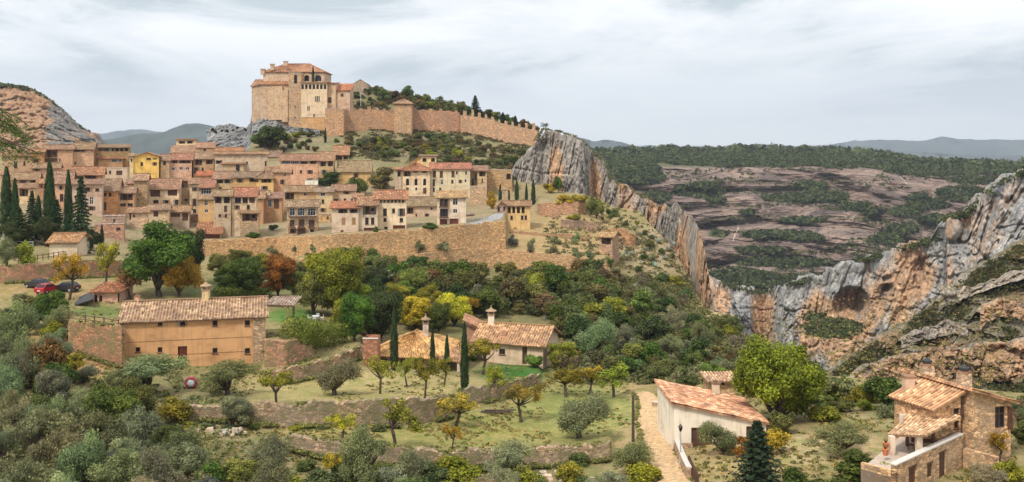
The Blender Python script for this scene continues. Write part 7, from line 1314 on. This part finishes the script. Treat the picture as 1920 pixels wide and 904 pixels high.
boulder(1715, 655, 205, 26, 12, 'flat boulder low on the right slope', CLIFF3, 4); boulder(1262, 505, 262, 22, 26, 'pale block of rock below the agaves by the castle cliff', CLIFF, 5); boulder(1190, 500, 262, 18, 10, 'small rock among the agaves by the castle cliff', CLIFF, 6)
# near branch hanging into the picture at the left edge
r = np.random.default_rng(12); VV = []; TT = []; o = P(-30, 230, 26); tb_ = MB()
for k in range(14):
    a = P(-40, 190 + k * 7, 26 + k * .1); b = P(r.uniform(20, 84), 225 + k * 6 + r.uniform(-10, 18), 26 + r.uniform(-.6, .6)); pts = bez(a, b, (0, 0, .35), 8); tb_.tube([p - o for p in pts], [.014] * 8 + [.004], 4)
    for p in pts[3:]:
        m = 26; dr = r.normal(size=(m, 3)) * np.array([.10, .10, .07]) + np.array([.02, 0, -.11]); q_ = np.array(p - o)[None] + dr; v, t = cards(q_, dr + r.normal(size=(m, 3)) * .05, .045, r, np.clip(.5 + r.normal(size=m) * .2, 0, 1), .3); VV.append(v); TT.append(t)
VV = np.concatenate(VV); br = empty('tree_branch', o, 'drooping fern-like green branch close by at the left edge', 'branch'); x = link('leaves', leafmesh('leaves', VV, np.arange(len(VV)).reshape(-1, 4), np.concatenate(TT)), br); x.color = (.10, .19, .045, 1); tb_.build('twigs', BARK, br)
# ---------------------------------------------------------------- labels of the plants
LM = [('the orange farmhouse', 360, 640), ('the red-roofed lawn cottage', 970, 640), ('the hipped cottage', 760, 650), ('the white shed house', 1345, 790), ('the stone villa', 1780, 780), ('the big yellow green tree', 1458, 700), ('the long ochre wall', 560, 465), ('the wall end', 900, 445),
      ('the lower ochre wall', 850, 490), ('the small stone hut', 1123, 458), ('the castle tower', 755, 220), ('the chapel ruin', 675, 160), ('the church', 560, 190), ('the castle battlements', 940, 235), ('the cream cupola house', 803, 300), ('the deep-eaved cream house', 775, 340), ('the rust orange tree', 521, 515), ('the biggest green tree', 300, 480),
      ('the parked red car', 90, 540), ('the brick shed', 195, 560), ('the farmhouse retaining wall', 180, 645), ('the rounded field', 1110, 780), ('the lowest dry stone wall', 830, 865), ('the foremost conifer', 1420, 850), ('the dirt track', 1225, 800), ('the pale block of rock', 1262, 505), ('the castle cliff edge', 1310, 560),
      ('the wide yard olive', 1578, 820), ('the left picture edge', 0, 800), ('the bottom left corner', 60, 900), ('the dark green thicket tree', 205, 790), ('the grey crag', 430, 250), ('the orange terrace wall', 1175, 445), ('the gold-leaved terrace', 1075, 372), ('the lone farmhouse olive', 440, 775), ('the right picture edge', 1915, 800), ('the gorge rim', 1400, 690), ('the cottage grove', 860, 570),
      ('the bushy slope middle', 1000, 545), ('the scree of agaves', 1240, 465)]
KN = {'olive': 'olive tree', 'olive_far': 'olive tree', 'broad': 'leafy tree', 'broad_far': 'bushy tree', 'almond': 'almond tree', 'bush': 'bush', 'bare': 'bare twiggy bush', 'cypress': 'cypress', 'conifer': 'conifer', 'agave': 'spiky agave'}
auto = {}
for e_ in PLANTS:
    o, kind, colr, px, pm, base, w, h, lab = e_
    if lab: o['label'] = lab; o['group'] = {'olive': 'olive trees', 'olive_far': 'olive trees', 'almond': 'almond trees of the terraced fields', 'cypress': 'cypresses', 'conifer': 'conifers'}.get(kind, 'trees and bushes around the village'); continue
    lm = min(LM, key=lambda l: (l[1] - px) ** 2 + 1.8 * (l[2] - pm) ** 2); dx, dy = px - lm[1], pm - lm[2]
    rel = ('left of' if dx < 0 else 'right of') if abs(dx) > abs(dy) * 1.2 else ('above' if dy < 0 else 'below')
    key = '%s %s %s %s' % (colr or 'dry', KN[kind], rel, lm[0]); auto.setdefault(key, []).append((px, o, kind))
ORD = ['leftmost', 'second from the left', 'third from the left', 'fourth from the left', 'fifth from the left', 'sixth from the left', 'seventh from the left', 'eighth from the left', 'ninth from the left', 'tenth from the left', 'eleventh from the left', 'twelfth from the left']
for key, L_ in auto.items():
    L_.sort(key=lambda t: t[0])
    for i, (px, o, kind) in enumerate(L_):
        o['group'] = {'olive': 'olive trees', 'olive_far': 'olive trees', 'agave': 'agaves on the rocky slope'}.get(kind, 'trees and bushes of the slopes')
        o['label'] = key if len(L_) == 1 else key + ', ' + ('rightmost' if i == len(L_) - 1 else ORD[min(i, 11)])
for o in list(bpy.data.materials):
    pass
